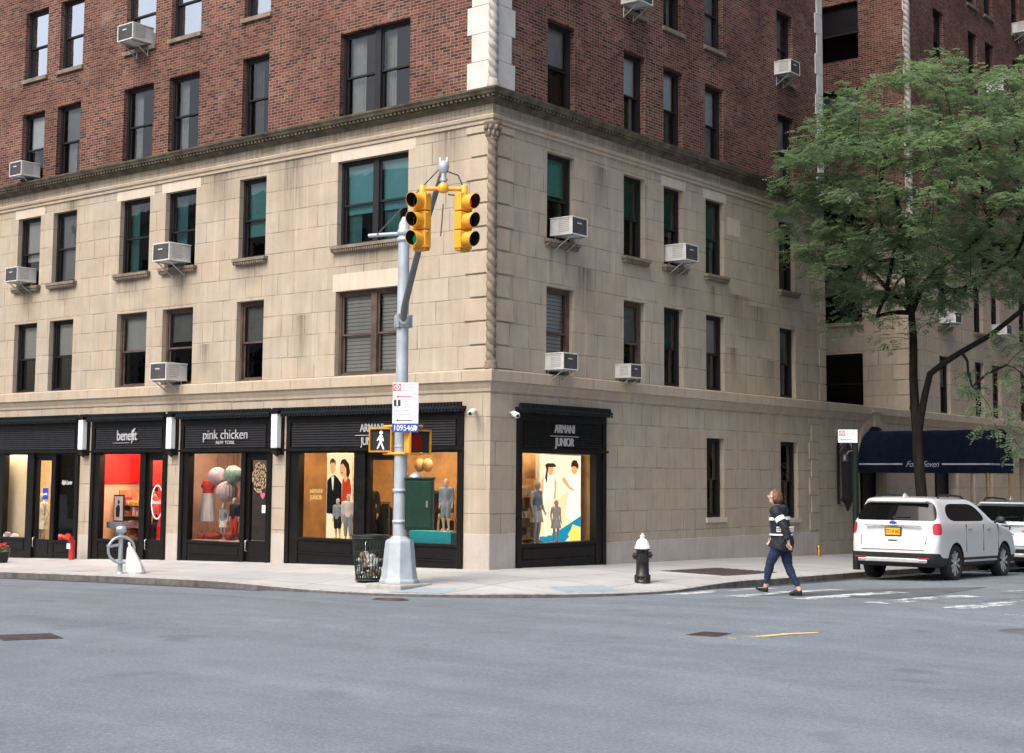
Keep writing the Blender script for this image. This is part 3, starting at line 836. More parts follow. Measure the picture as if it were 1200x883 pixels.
    # ---- windows of the avenue front
    st = {
     ('a', 1): ('glass', 'blind', None, .5), ('b', 1): ('glass', 'blind', None, .48), ('c', 1): ('glass', 'blind', None, .5),
     ('d', 1): ('glass', 'blind_grey', None, .42), ('e', 1): ('glass', 'blind_grey', None, .5), ('f', 1): ('glass', 'venetian', None, .97),
     ('a', 2): ('glass', 'blind', None, .62), ('b', 2): ('glass', 'blind_grey', None, .97), ('c', 2): ('glass_teal', None, 'curtain', .7),
     ('d', 2): ('glass_teal', None, 'curtain', .5), ('e', 2): ('glass_teal', 'blind', None, .72), ('f', 2): ('glass_teal', 'shade', 'curtain', .62),
     ('a', 3): ('glass', 'shade', 'curtain_dark', .52), ('b', 3): ('glass', 'blind_grey', 'curtain', .5), ('c', 3): ('glass', None, 'curtain', .3),
     ('d', 3): ('glass', None, 'curtain', .3), ('e', 3): ('glass', None, 'curtain_dark', .3), ('f', 3): ('glass', None, 'curtain', .3),
     ('a', 4): ('glass_sky', None, 'curtain', .5), ('b', 4): ('glass_sky', None, 'curtain', .5), ('c', 4): ('glass_sky', 'shade', None, .97), ('d', 4): ('glass_sky', 'shade', None, .97), ('e', 4): ('glass_sky', 'shade', None, .9), ('f', 4): ('glass_sky', None, 'curtain', .9),  # full white shades in c and d stand in for bright sky reflections
    }
    for c in LW:
        for r in (1, 2, 3, 4, 5, 6):
            gl, tp, lo, h = st.get((c, r), ('glass', 'blind', None, .45))
            window(Lf, *LW[c], *ROWS[r], B, gl, tp, lo, c == 'f', {2: 'carved', 1: None, 3: None}.get(r, 'grey'), 'frame_brown' if (r == 1 and c in 'cdef') else 'frame', h)
    sr = {
     ('a', 1): ('glass', 'venetian', None, .97), ('b', 1): ('glass', 'blind_grey', None, .5), ('c', 1): ('glass_green', 'blind_grey', None, .5), ('d', 1): ('glass', 'blind', 'curtain_dark', .5), ('e', 1): ('glass_green', 'blind', 'curtain', .5),
     ('a', 2): ('glass_green', 'shade', 'curtain_dark', .45), ('b', 2): ('glass_green', 'blind_grey', 'curtain_dark', .5), ('c', 2): ('glass_green', 'blind_grey', None, .6), ('d', 2): ('glass_green', 'blind', 'curtain', .6), ('e', 2): ('glass_green', 'venetian', None, .5),
     ('a', 3): ('glass', 'curtain', None, .45), ('b', 3): ('glass', 'shade', 'curtain', .49), ('c', 3): ('glass', 'shade', 'curtain_dark', .49), ('d', 3): ('glass', 'shade', 'curtain', .49), ('e', 3): ('glass', 'blind', None, .97),
     ('a', 4): ('glass', 'shade', None, .9), ('b', 4): ('glass', None, 'curtain', .5), ('c', 4): ('glass', None, 'curtain', .9), ('d', 4): ('glass', 'curtain', 'curtain', .9), ('e', 4): ('glass', None, 'curtain', .5),
    }
    for c in RW:
        for r in (1, 2, 3, 4, 5, 6):
            gl, tp, lo, h = sr.get((c, r), ('glass', 'blind', None, .45))
            window(Rf, *RW[c], *ROWS[r], B, gl, tp, lo, False, {2: 'carved', 1: None, 3: None}.get(r, 'grey'), 'frame_brown' if (r == 1 and c in 'ab') else 'frame', h)
    for (a, b, c, d) in ((8.54, 9.40, .88, 2.86), (12.40, 13.40, .80, 2.86)):
        window(Rf, a, b, c, d, B, 'glass_green', None, None, False, None, 'frame')
    return B
BUILDING = build_main()

def build_wing():
    B = thing('apartment_building', 'brick and limestone wing beyond the court with the navy canopy at its door', 'building', (0, 21.3, 0))
    Binv = Matrix.Translation((0, -21.3, 0))
    def O(name, mb, mat, **k):
        mb.v = [(x, y-21.3, z) for x, y, z in mb.v]
        return obj(name, mb, mat, B, **k)
    gh = [(17.3, 19.2, -1, 2.85), (22.9, 24.95, -1, 2.5), (26.0, 26.45, .4, 2.5), (27.4, 28.15, -1, 2.5), (30.8, 31.8, .6, 2.7)]
    cw = [(-3.2, -1.70, *ROWS[1])] + [(-3.2, -1.70, *ROWS[r]) for r in (2,)]
    mb = MB()
    wall(mb, Rf, 15.15, 44, -2, 3.95, gh, .5)
    wall(mb, Rf, 21.3, 44, 3.95, 9.93, [(*WW[c], *ROWS[r]) for c in WW for r in (1, 2)])
    wall(mb, Cf, -14, 0, 3.9, 9.93, cw)
    O('stone_wall', mb, MAT['stone_dark'], fix=False)
    mb = MB()
    wall(mb, Rf, 21.3, 44, 9.93, TOP+2, [(*WW[c], *ROWS[r]) for c in WW for r in (3, 4, 5, 6)])
    wall(mb, Cf, -14, 0, 9.93, TOP+2, [(-3.2, -1.70, *ROWS[r]) for r in (3, 4, 5, 6)])
    O('brick_wall', mb, MAT['brick'], fix=False)
    mb = MB(); mb.quad((-14, 15.15, 3.93), (0, 15.15, 3.93), (0, 21.3, 3.93), (-14, 21.3, 3.93))
    mb.quad((-14, 21.3, TOP+2), (0, 21.3, TOP+2), (0, 44, TOP+2), (-14, 44, TOP+2))
    mb.quad((-14, 15.15, 0), (-14, 44, 0), (-14, 44, TOP+2), (-14, 15.15, TOP+2)); O('roof', mb, MAT['concrete'], fix=False)
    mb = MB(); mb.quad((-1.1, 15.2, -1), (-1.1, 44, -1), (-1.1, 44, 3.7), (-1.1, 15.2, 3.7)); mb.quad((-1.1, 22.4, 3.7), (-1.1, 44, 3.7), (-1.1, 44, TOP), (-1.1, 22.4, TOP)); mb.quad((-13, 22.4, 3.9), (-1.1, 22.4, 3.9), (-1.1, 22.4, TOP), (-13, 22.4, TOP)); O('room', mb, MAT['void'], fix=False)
    pth = lambda d: [(-8, 21.3-d), (d, 21.3-d), (d, 44)]
    mb = MB(); sweep(mb, CORN, pth); O('cornice', mb, MAT['cornice'], fix=False)
    mb = MB(); sweep(mb, MOULD, pth); O('frieze_moulding', mb, MAT['trim'], fix=False)
    mb = MB(); sweep(mb, STRING, lambda d: [(d, 15.6), (d, 44)]); O('string_course', mb, MAT['trim'], fix=False)
    class Shift:  # windows and columns, then moved under the wing's own root
        pass
    def own(o):
        o.location = (0, -21.3, 0)
    for c in WW:
        for r in (1, 2, 3, 4, 5, 6):
            own(window(Rf, *WW[c], *ROWS[r], B, 'glass_green' if r < 3 else 'glass', 'blind' if (r > 2) else 'blind_grey', None, False, {2: 'carved', 1: None, 3: None}.get(r, 'grey'), 'frame', random.choice((.45, .5, .3))))
    for r in (1, 2, 3, 4, 5, 6):
        own(window(Cf, -3.2, -1.70, *ROWS[r], B, 'glass', {2: 'blind', 3: 'shade', 4: 'blind', 5: 'blind_grey'}.get(r), None, r in (2,), 'stone' if r in (2, 4) else None, 'frame', .48))
    o = twisted(B, (0, 21.3), 4.22, 8.82, .108, 'carved', True, True); own(o)
    o = twisted(B, (0, 21.3), 10.10, TOP, .108, 'rope', True, False); own(o)
    for q in (quoins(B, Cf, 0, -1, 4.06, 9.18, 'trim', .66, .54, e0=.09), quoins(B, Rf, 21.3, 1, 4.06, 9.18, 'trim', .5, .4, e0=.09),
              quoins(B, Cf, 0, -1, 9.94, TOP, 'quoin', .14, .10, .60, .03, 0, .004, .02), quoins(B, Rf, 21.3, 1, 9.94, TOP, 'quoin', .16, .12, .60, .03, 0, .004, .02)): own(q)
    # arch with a keystone round the entrance
    mb = MB(); n = 20
    for k in range(n):
        a0, a1 = PI*k/n, PI*(k+1)/n
        f = lambda a, r, d: (d, 18.25-r*math.cos(a), 2.62+r*math.sin(a))
        r0, r1 = .86, 1.12
        mb.add([f(a0, r0, .09), f(a1, r0, .09), f(a1, r1, .09), f(a0, r1, .09), f(a0, r0, .0), f(a1, r0, .0), f(a1, r1, .0), f(a0, r1, .0)],
               [(0, 1, 2, 3), (0, 4, 5, 1), (3, 2, 6, 7)])
    mb.box((.0, 18.08, 3.44), (.16, 18.42, 3.86)); mb.box((.0, 17.93, 3.86), (.2, 18.57, 3.93))
    O('arch', mb, MAT['trim'])
    mb = MB()
    for k in range(n):
        a0, a1 = PI*k/n, PI*(k+1)/n
        mb.add([(.012, 18.25, 2.62), (.012, 18.25-.86*math.cos(a0), 2.62+.86*math.sin(a0)), (.012, 18.25-.86*math.cos(a1), 2.62+.86*math.sin(a1))], [(0, 1, 2)])
    O('fanlight', mb, MAT['void'])
    mb = MB()
    for a, b, h in ((22.9, 24.95, 2.5), (17.3, 19.2, 2.85), (27.4, 28.15, 2.5)):
        mb = MB(); fbox(mb, Rf, a, b, -.45, -.40, -.6, h)
        for q in (a+.03, (a+b)/2-.03, b-.09): fbox(mb, Rf, q, q+.06, -.402, -.34, -.6, h)
        O('door', mb, MAT['frame'])
    return B
build_wing()

# ------------------------------------------------------------------ shopfronts
def shopfront(P, u0, u1, zb, bays, label, letter=None, gtop=2.36, louvre=(2.49, 3.03), par=BUILDING, rail=2.62):
    """bays: list of (kind, a, b, glass bottom)"""
    mb = MB(); F = .07
    fbox(mb, P, u0+.002, u0+.13, -.2, F, zb, 3.2); fbox(mb, P, u1-.13, u1-.002, -.2, F, zb, 3.2)
    fbox(mb, P, u0+.13, u1-.13, -.2, .035, gtop+.05, 3.2)                        # fascia
    fbox(mb, P, u0+.13, u1-.13, .035, F, 2.41, 2.48); fbox(mb, P, u0+.13, u1-.13, .035, F, 3.04, 3.2)
    fbox(mb, P, u0-.01, u1+.01, F, F+.05, 2.40, 2.45)
    edges = [u0+.13] + [e for b in bays for e in (b[1], b[2])] + [u1-.13]
    for i in range(0, len(edges), 2):
        if edges[i+1]-edges[i] > .01: fbox(mb, P, edges[i], edges[i+1], -.14, .04, zb, gtop+.05)
    for k, a, b, gb in bays:
        if k == 'w':
            fbox(mb, P, a, b, -.14, .02, zb, gb-.06); fbox(mb, P, a, b, -.14, .06, gb-.06, gb)
            h = gb-.06-zb
            fbox(mb, P, a+.06, b-.06, .02, .038, max(zb+.3, gb-.32)+.0, gb-.10) if h > .3 else None
            fbox(mb, P, a, b, .02, .05, gb-.36, gb-.33)
            fbox(mb, P, a, b, -.14, .02, gtop, gtop+.05)
    root = obj('shopfront', mb, MAT['black'], par, bevel=.006, seg=1)
    root['label'] = label
    g = MB()
    for k, a, b, gb in bays:
        if k == 'w': g.quad(P(a, -.04, gb), P(b, -.04, gb), P(b, -.04, gtop), P(a, -.04, gtop))
    obj('glass', g, MAT['glass_shop'], root, fix=False)
    # louvred sign board
    s = MB(); z = louvre[0]+.012
    while z < louvre[1]-.02:
        s.add([P(u0+.19, .037, z), P(u1-.19, .037, z), P(u1-.19, .037, z+.045), P(u0+.19, .037, z+.045),
               P(u0+.19, .066, z), P(u1-.19, .066, z), P(u1-.19, .045, z+.045), P(u0+.19, .045, z+.045)],
              [(4, 5, 6, 7), (0, 1, 5, 4), (3, 7, 6, 2), (0, 4, 7, 3), (1, 2, 6, 5)])
        z += .056
    obj('louvre', s, MAT['louvre'], root)
    c = MB()
    fbox(c, P, u0-.03, u1+.03, .0, .15, 3.2, 3.25); fbox(c, P, u0-.05, u1+.05, .0, .20, 3.25, 3.31)
    u = u0-.05
    while u < u1+.02:                                                            # cresting
        fbox(c, P, u, u+.045, .10, .17, 3.31, 3.375); fbox(c, P, u, u+.05, .20, .215, 3.19, 3.24); u += .09
    fbox(c, P, u0-.05, u1+.05, .12, .15, 3.375, 3.395)
    obj('cresting', c, MAT['blackgreen'], root)
    for k, a, b, gb in bays:
        if k == 'd':
            d = MB(); t = gtop-.16
            fbox(d, P, a-.005, a+.10, -.13, -.03, zb, t+.1); fbox(d, P, b-.10, b+.005, -.13, -.03, zb, t+.1)
            fbox(d, P, a+.10, b-.10, -.13, -.03, t, t+.1); fbox(d, P, a+.10, b-.10, -.13, -.03, zb, gb)
            fbox(d, P, a+.14, b-.14, -.03, -.015, gb-.38, gb-.06)
            fbox(d, P, a-.005, b+.005, -.14, .0, t+.1, gtop+.05)
            do = obj('door', d, MAT['black'], root, bevel=.005, seg=1)
            g = MB(); g.quad(P(a+.10, -.09, gb), P(b-.10, -.09, gb), P(b-.10, -.09, t), P(a+.10, -.09, t)); obj('door_glass', g, MAT['glass_shop'], root, fix=False)
            h = MB(); hu = a+.05
            h.tube([P(hu, -.03, .98+zb), P(hu, .02, 1.0+zb), P(hu, .02, 1.22+zb), P(hu, -.03, 1.24+zb)], .013, 8); obj('door_handle', h, MAT['chrome'], root)
    return root
def lettering(P, items, root, mat='letter', name='lettering'):
    """items (text, u, z, size, kw)"""
    parts = []
    for (s, u, z, size, d, kw) in items:
        kw = dict(kw); rz = PI/2 if P is Rf else 0
        me = text_mesh(s, size, **kw)
        x, y, zz = P(u, d, z)
        parts.append((me, at(x, y, zz, rz)))
    return obj(name, join(parts), MAT[mat], root, fix=False)

s_arm = shopfront(Lf, -5.97, -.69, -.8, [('w', -5.56, -3.82, .47), ('d', -3.49, -2.60, .50), ('w', -2.50, -.74, .46)], 'widest black shopfront, on the avenue next to the corner pier')
mb = lettering(Lf, [('ARMANI', -3.25, 2.885, .25, .08, dict(extrude=.012, xs=.80, space=.92)), ('JUNIOR', -3.25, 2.60, .25, .08, dict(extrude=.012, xs=.80, space=.92)), ('—', -3.25, 2.745, .20, .08, dict(extrude=.008, xs=5.0))], s_arm)
s_pink = shopfront(Lf, -9.74, -6.48, -.9, [('w', -9.42, -7.52, .28), ('d', -7.38, -6.56, .33)], 'black shopfront with a narrow rounded white name')
lettering(Lf, [('pink chicken', -8.06, 2.80, .33, .08, dict(extrude=.012, xs=.98, space=1.0, bold=-.002)), ('NEW YORK', -8.06, 2.615, .115, .08, dict(extrude=.008, space=1.15))], s_pink)
s_ben = shopfront(Lf, -13.33, -10.27, -1.0, [('w', -12.97, -11.31, .20), ('d', -11.10, -10.36, .24)], 'black shopfront with red interior and tall serif name')
lettering(Lf, [('benefit', -11.82, 2.82, .37, .08, dict(extrude=.012, xs=.86, space=.95, bold=.003)), ('ſ', -11.60, 2.78, .50, .08, dict(extrude=.010, xs=.72, shear=.25)), ('—', -12.05, 2.65, .16, .08, dict(extrude=.006, xs=4.2))], s_ben)
s_left = shopfront(Lf, -18.3, -13.87, -1.1, [('w', -17.31, -16.21, .12), ('d', -15.90, -15.08, .10), ('w', -14.90, -14.02, .10)], 'black shopfront at the left edge with a cream window')
s_right = shopfront(Rf, .86, 4.07, -.8, [('w', 1.00, 3.70, .46)], 'single window black shopfront on the side street')
lettering(Rf, [('ARMANI', 2.46, 2.885, .26, .08, dict(extrude=.012, xs=.80, space=.92)), ('JUNIOR', 2.46, 2.60, .26, .08, dict(extrude=.012, xs=.80, space=.92)), ('—', 2.46, 2.745, .20, .08, dict(extrude=.008, xs=5.0))], s_right)

# writing on the panes
def pane_text(P, items, root, mat, name='pane_lettering'): return lettering(P, items, root, mat, name)
MAT['gold'] = M('gold_leaf_lettering', (.80, .58, .24), .4, .3, .05)
pane_text(Lf, [('ARMANI', -5.06, 1.50, .14, -.035, dict(extrude=.001, xs=.8)), ('JUNIOR', -5.06, 1.36, .14, -.035, dict(extrude=.001, xs=.8))], s_arm, 'gold')
MAT['white_letter'] = M('white_pane_lettering', (.80, .80, .78), .5)
def ring(P, u, z, ru, rz_, w, d, n=40):
    mb = MB()
    for k in range(n):
        a0, a1 = 2*PI*k/n, 2*PI*(k+1)/n
        mb.quad(P(u+ru*math.cos(a0), d, z+rz_*math.sin(a0)), P(u+ru*math.cos(a1), d, z+rz_*math.sin(a1)), P(u+(ru-w)*math.cos(a1), d, z+(rz_-w)*math.sin(a1)), P(u+(ru-w)*math.cos(a0), d, z+(rz_-w)*math.sin(a0)))
    return mb
pane_text(Lf, [('benefit', -10.74, 1.17, .17, -.078, dict(extrude=.001, xs=.82))], s_ben, 'white_letter')
obj('pane_emblem', ring(Lf, -10.74, 1.17, .24, .43, .035, -.08), MAT['white_letter'], s_ben, fix=False)
pane_text(Lf, [('Ralph Lauren', -14.48, 1.62, .17, -.035, dict(extrude=.001, shear=.5, xs=.62, space=.82))], s_left, 'white_letter')
mb = MB(); mb.quad((-15.62, .085, 1.16), (-15.36, .085, 1.16), (-15.36, .085, 1.46), (-15.62, .085, 1.46)); obj('door_notice', mb, MAT['signblue'], s_left, fix=False)
lettering(Lf, [('polo', -15.49, 1.31, .10, -.082, dict(extrude=.001, bold=.003))], s_left, 'white_letter')
mb = MB(); mb.quad((-6.90, .085, .98), (-6.78, .085, .98), (-6.78, .085, 1.16), (-6.90, .085, 1.16)); obj('door_notice', mb, MAT['white'], s_pink, fix=False)
# half-round lace sticker and heart on the next door
mb = MB()
for j in range(6):
    for k in range(16):
        if (j+k) % 3 == 0: continue
        a0, a1 = -PI/2+PI*k/16*2, -PI/2+PI*(k+.8)/16*2
        r0, r1 = .05+.055*j, .05+.055*j+.04
        f = lambda a, r: (-7.0+r*math.cos(a)*.72, .085, 1.80+r*math.sin(a))
        mb.quad(f(a0, r0), f(a1, r0), f(a1, r1), f(a0, r1))
obj('pane_emblem', mb, MAT['cloth_tan'], s_pink, fix=False)
MAT['pink'] = M('pink_sticker', (.75, .10, .22), .5)
hp = [(0, -.09), (-.075, .0), (-.06, .06), (-.03, .07), (0, .04), (.03, .07), (.06, .06), (.075, 0)]
mb = MB(); mb.add([(-6.88+a, .084, 1.38+b) for a, b in hp], [tuple(range(8))]); obj('pane_sticker', mb, MAT['pink'], s_pink, fix=False)

# ---- the rooms behind the panes
def room(P, u0, u1, depth, z0, z1, wallm, floorm, ceilm, root, lampcol, lampE, lamps):
    mb = MB(); D = -depth; d0 = -.145
    mb.mi = 0
    mb.quad(P(u0, D, z0), P(u1, D, z0), P(u1, D, z1), P(u0, D, z1))
    mb.quad(P(u0, d0, z0), P(u0, D, z0), P(u0, D, z1), P(u0, d0, z1)); mb.quad(P(u1, d0, z0), P(u1, D, z0), P(u1, D, z1), P(u1, d0, z1))
    mb.mi = 1; mb.quad(P(u0, d0, z0), P(u1, d0, z0), P(u1, D, z0), P(u0, D, z0))
    mb.mi = 2; mb.quad(P(u0, d0, z1), P(u1, d0, z1), P(u1, D, z1), P(u0, D, z1))
    obj('shop_room', mb, [wallm, floorm, ceilm], root, fix=False)
    lm = MB()
    for (u, d) in lamps: fbox(lm, P, u-.14, u+.14, d-.14, d+.14, z1-.06, z1-.01)
    obj('ceiling_lamp', lm, emit('shop_lamp_'+root.name, lampcol, lampE), root)
wood = M('honey_wood_panelling', (.52, .33, .17), .5, 0, .3, 2)
cream = M('cream_plaster', (.74, .62, .45), .8, 0, .08, 2)
brownf = M('brown_floor', (.16, .09, .05), .5, 0, .2)
pinkw = M('dusty_pink_plaster', (.50, .33, .27), .8, 0, .15, 2)
redw = M('scarlet_plaster', (.70, .03, .025), .7, 0, .08, 2)
dim = M('dim_interior_tone', (.06, .055, .05), .8, 0, .2)
LAMP = 44
room(Lf, -6.3, -.72, 2.6, .0, 2.75, wood, brownf, cream, s_arm, (1, .68, .36), LAMP*1.1, [(-5.0, -.35), (-4.3, -1.3), (-2.6, -1.2), (-1.7, -.36), (-1.1, -1.9)])  # the two lamps nearest the glass are added to brighten the display
room(Rf, .95, 3.9, .9, .2, 2.75, wood, brownf, cream, s_right, (1, .74, .46), LAMP*.8, [(1.45, -.22), (2.3, -.2)])  # front lamps added near the glass to brighten the mannequins
room(Lf, -10.2, -6.5, 2.2, -.1, 2.75, pinkw, brownf, cream, s_pink, (1, .74, .54), LAMP*1.0, [(-9.3, -.4), (-8.3, -.6), (-7.3, -1.5)])
room(Lf, -13.8, -10.3, 2.6, -.2, 2.75, cream, brownf, redw, s_ben, (1, .80, .58), LAMP*1.6, [(-13.0, -.6), (-12.3, -1.2), (-11.2, -1.6), (-10.8, -.9)])
room(Lf, -18.25, -15.0, 1.6, -.3, 2.75, cream, brownf, cream, s_left, (1, .84, .62), LAMP*3.4, [(-17.5, -.16), (-16.9, -.16), (-16.2, -.8)])  # middle lamp added to brighten the cream panel
mb = MB(); mb.box((-18.2, .34, -.25), (-16.62, .40, 2.72)); obj('cream_panel', mb, cream, s_left)
room(Lf, -14.98, -13.9, 1.8, -.3, 2.75, dim, brownf, dim, s_left, (1, .7, .4), 4, [(-14.4, -1.2)])
# red upper wall, dark sheet added to darken the view through the door
for lo, hi in (((-13.74, 2.0, 1.62), (-10.34, 2.08, 2.74)), ((-13.79, .16, 1.62), (-13.74, 2.0, 2.74)), ((-13.1, 1.35, -.1), (-10.34, 1.45, 2.5))):
    mb = MB(); mb.box(lo, hi); obj('red_panel', mb, redw, s_ben)
mb = MB(); mb.box((-8.6, .9, -.05), (-6.52, 1.0, 2.7)); obj('darkening_sheet', mb, dim, s_pink)
# ------------------------------------------------------------------ figures
def limb(mb, pts, rs, n=10): mb.tube(pts, rs, n, True)
def remesh(mb, vox, smooth=4):
    me = mb.mesh('scratch_body')
    out = evaluated(me, [('REMESH', dict(mode='VOXEL', voxel_size=vox)), ('SMOOTH', dict(factor=.5, iterations=smooth))])
    out.polygons.foreach_set('use_smooth', [True]*len(out.polygons))
    return out
BASE = dict(pelvis=(0, 0, .515), waist=(0, 0, .60), chest=(0, -.003, .72), sh=(0, 0, .805), nb=(0, .004, .835), nt=(0, -.008, .875), head=(0, -.018, .932),
            shL=(.108, 0, .805), elL=(.135, .02, .635), wrL=(.138, -.02, .485), shR=(-.108, 0, .805), elR=(-.135, .02, .635), wrR=(-.138, -.02, .485),
            hiL=(.05, 0, .515), knL=(.055, -.012, .285), anL=(.056, .012, .045), toL=(.062, -.085, .018), hiR=(-.05, 0, .515), knR=(-.055, -.012, .285), anR=(-.056, .012, .045), toR=(-.062, -.085, .018))
def pose(H, **kw):
    j = dict(BASE); j.update(kw)
    return {k: Vector(v)*H for k, v in j.items()}
def wrinkle(me, amp, s=(9, 9, 4), seed=0):
    # cloth folds: push vertices along their normals
    nrm = [v.normal.copy() for v in me.vertices]
    for v, n_ in zip(me.vertices, nrm):
        p = v.co
        q = mnoise.noise(Vector((p.x*s[0]+seed, p.y*s[1], p.z*s[2]))) + .6*mnoise.noise(Vector((p.x*s[0]*2.3, p.y*s[1]*2.3+seed, p.z*s[2]*2.6+p.x*6)))
        v.co = p + n_*(amp*q)
    me.update(); return me
def torso(mb, j, H, g=0, top=True):
    pts = [j['pelvis']-Vector((0, 0, .035*H)), j['pelvis'], j['waist'], j['chest'], j['sh'], j['nb']]
    rs = [(.072, .055), (.090, .068), (.070, .054), (.086, .064), (.088, .052), (.040, .036)]
    if not top: pts, rs = pts[:5], rs[:5]
    mb.tube(pts, [(a*H+g, b*H+g) for a, b in rs], 16)
    mb.tube([j['shL']+Vector((.01*H, 0, -.005*H)), j['sh'], j['shR']+Vector((-.01*H, 0, -.005*H))], [.036*H+g, .046*H+g, .036*H+g], 10)
def arm(mb, j, H, s, g=0, end=1.0):
    a, b, c = j['sh'+s], j['el'+s], j['wr'+s]
    c = b.lerp(c, end)
    mb.tube([a, a.lerp(b, .5), b, b.lerp(c, .4), c], [.036*H+g, .032*H+g, .025*H+g, .025*H+g, (.0165 if end == 1 else .020)*H+g], 10)
    mb.ell(a, (.037*H+g,)*3, 10, 6)
def leg(mb, j, H, s, g=0, end=1.0):
    a, b, c = j['hi'+s], j['kn'+s], j['an'+s]
    c = b.lerp(c, end)
    mb.tube([a, a.lerp(b, .45), b, b.lerp(c, .3), b.lerp(c, .7), c], [.058*H+g, .051*H+g, .035*H+g, .036*H+g, .026*H+g, .021*H+g], 12)
    mb.ell(a, (.06*H+g,)*3, 10, 6)
def foot(mb, j, H, s, g=0):
    a, t = j['an'+s], j['to'+s]; d = (t-a)
    heel = a - Vector((d.x, d.y, 0)).normalized()*.018*H - Vector((0, 0, .02*H))
    mb.tube([heel, a.lerp(t, .35)-Vector((0, 0, .006*H)), t.lerp(a, .15), t+d.normalized()*.012*H], [(.020*H+g, .022*H+g), (.022*H+g, .020*H+g), (.026*H+g, .013*H+g), (.014*H+g, .008*H+g)], 10)
    mb.tube([a, a-Vector((0, 0, .022*H))], [.021*H+g, .022*H+g], 8)
def hand(mb, j, H, s, fist=.5):
    el, w = j['el'+s], j['wr'+s]; d = (w-el).normalized(); side = 1 if s == 'L' else -1
    fwd = Vector((0, -1, 0)); fwd = (fwd - d*fwd.dot(d)).normalized()     # thumb side
    inn = d.cross(fwd)*side; L = .105*H
    pc = w+d*L*.28
    mb.tube([w, w+d*L*.15, w+d*L*.42], [(.0150*H, .0130*H), (.020*H, .0115*H), (.022*H, .0105*H)], 8)
    for k, ln in enumerate((.40, .47, .45, .36)):
        o = pc + d*L*.12 + fwd*(.016-.0107*k)*H
        b1 = o + d*L*ln*.45 + inn*L*.05*fist; b2 = b1 + (d*.7+inn*.7*fist).normalized()*L*ln*.32; b3 = b2 + (d*.25+inn*fist).normalized()*L*ln*.25
        mb.tube([o, b1, b2, b3], [.0062*H, .0058*H, .0052*H, .0042*H], 6)
    t0 = w+d*L*.14+fwd*.014*H; t1 = t0+(d*.6+fwd*.6)*L*.22; t2 = t1+(d*.9+fwd*.1+inn*.3)*L*.2
    mb.tube([t0, t1, t2], [.0075*H, .0068*H, .005*H], 6)
def head(mb, j, H, k=1.0, face=True):
    h = j['head']; r = Vector((.041, .052, .062))*H*k
    mb.ell(h+Vector((0, .006*H, .008*H)), r, 16, 12)
    mb.ell(h+Vector((0, -.020*H*k, -.032*H*k)), Vector((.030, .030, .034))*H*k, 12, 8)
    mb.tube([j['nb']-Vector((0, 0, .01*H)), j['nt'], h-Vector((0, -.006*H, .02*H))], [.034*H, .030*H, .031*H], 10)
    if face:
        mb.tube([h+Vector((0, -.046*H*k, .010*H*k)), h+Vector((0, -.058*H*k, -.012*H*k)), h+Vector((0, -.046*H*k, -.018*H*k))], [.0055*H, .0085*H, .006*H], 6)
        mb.ell(h+Vector((0, -.046*H*k, -.034*H*k)), (.012*H*k, .006*H, .0045*H), 8, 6)
        for s in (-1, 1): mb.ell(h+Vector((s*.041*H*k, .006*H, -.004*H)), (.006*H, .013*H, .018*H), 8, 6)

def skirt(mb, z0, z1, r0, r1, flat=.72, folds=10, amp=.06, c=(0, 0)):
    n = 60; m = 8; vs = []; fs = []
    for i in range(m+1):
        t = i/m; z = z1+(z0-z1)*t; r = r1+(r0-r1)*t**.9
        for k in range(n):
            a = 2*PI*k/n; q = r*(1+amp*t*math.sin(folds*a+1.3*math.sin(2*a)))
            vs.append((c[0]+q*math.cos(a), c[1]+q*math.sin(a)*flat, z))
    for i in range(m):
        for k in range(n):
            fs.append((i*n+k, i*n+(k+1) % n, (i+1)*n+(k+1) % n, (i+1)*n+k))
    mb.add(vs, fs, True)

def mannequin(label, loc, rz, H, top, bottom, dress=False, child=1.15, kw=None, skirtmat=None, group=None, body='mannequin', rest=''):
    t = thing('mannequin', label, 'mannequin', loc, rz, group)
    j = pose(H, **(kw or {}))
    mb = MB(); torso(mb, j, H, -.004); head(mb, j, H, child, False)
    for s in 'LR': arm(mb, j, H, s, -.002); hand(mb, j, H, s, .3); leg(mb, j, H, s, -.002); foot(mb, j, H, s)
    obj('body', remesh(mb, .013), MAT[body], t)
    if dress:
        mb = MB(); torso(mb, j, H, .008)
        o = obj('dress_top', remesh(mb, .014), MAT[top], t)
        mb = MB(); skirt(mb, .33*H, .60*H, .135*H, .078*H); obj('skirt', mb, MAT[skirtmat or top], t, fix=False)
    else:
        mb = MB(); torso(mb, j, H, .012)
        for s in 'LR': arm(mb, j, H, s, .012, .55 if top != 'cloth_black' else .95)
        obj('shirt', remesh(mb, .014), MAT[top], t)
        mb = MB(); mb.tube([j['pelvis']+Vector((0, 0, .05*H)), j['pelvis']-Vector((0, 0, .045*H))], [(.088*H, .068*H), (.094*H, .072*H)], 14)
        for s in 'LR': leg(mb, j, H, s, .012, .15 if bottom.endswith('short') else .9)
        obj('trousers', remesh(mb, .014), MAT[bottom.replace('_short', '')], t)
    mb = MB(); mb.lathe([(0, .012), (.13, .012), (.14, 0), (.14, -.02)], 20, (0, .03, 0)); obj('stand', mb, MAT['steel'], t)
    return t
def plinth(name, label, lo, hi, mat, cat='plinth', group=None):
    mb = MB(); mb.box(lo, hi); o = obj(name, mb, MAT[mat] if isinstance(mat, str) else mat, None, bevel=.012)
    return tag(o, label, cat, group)

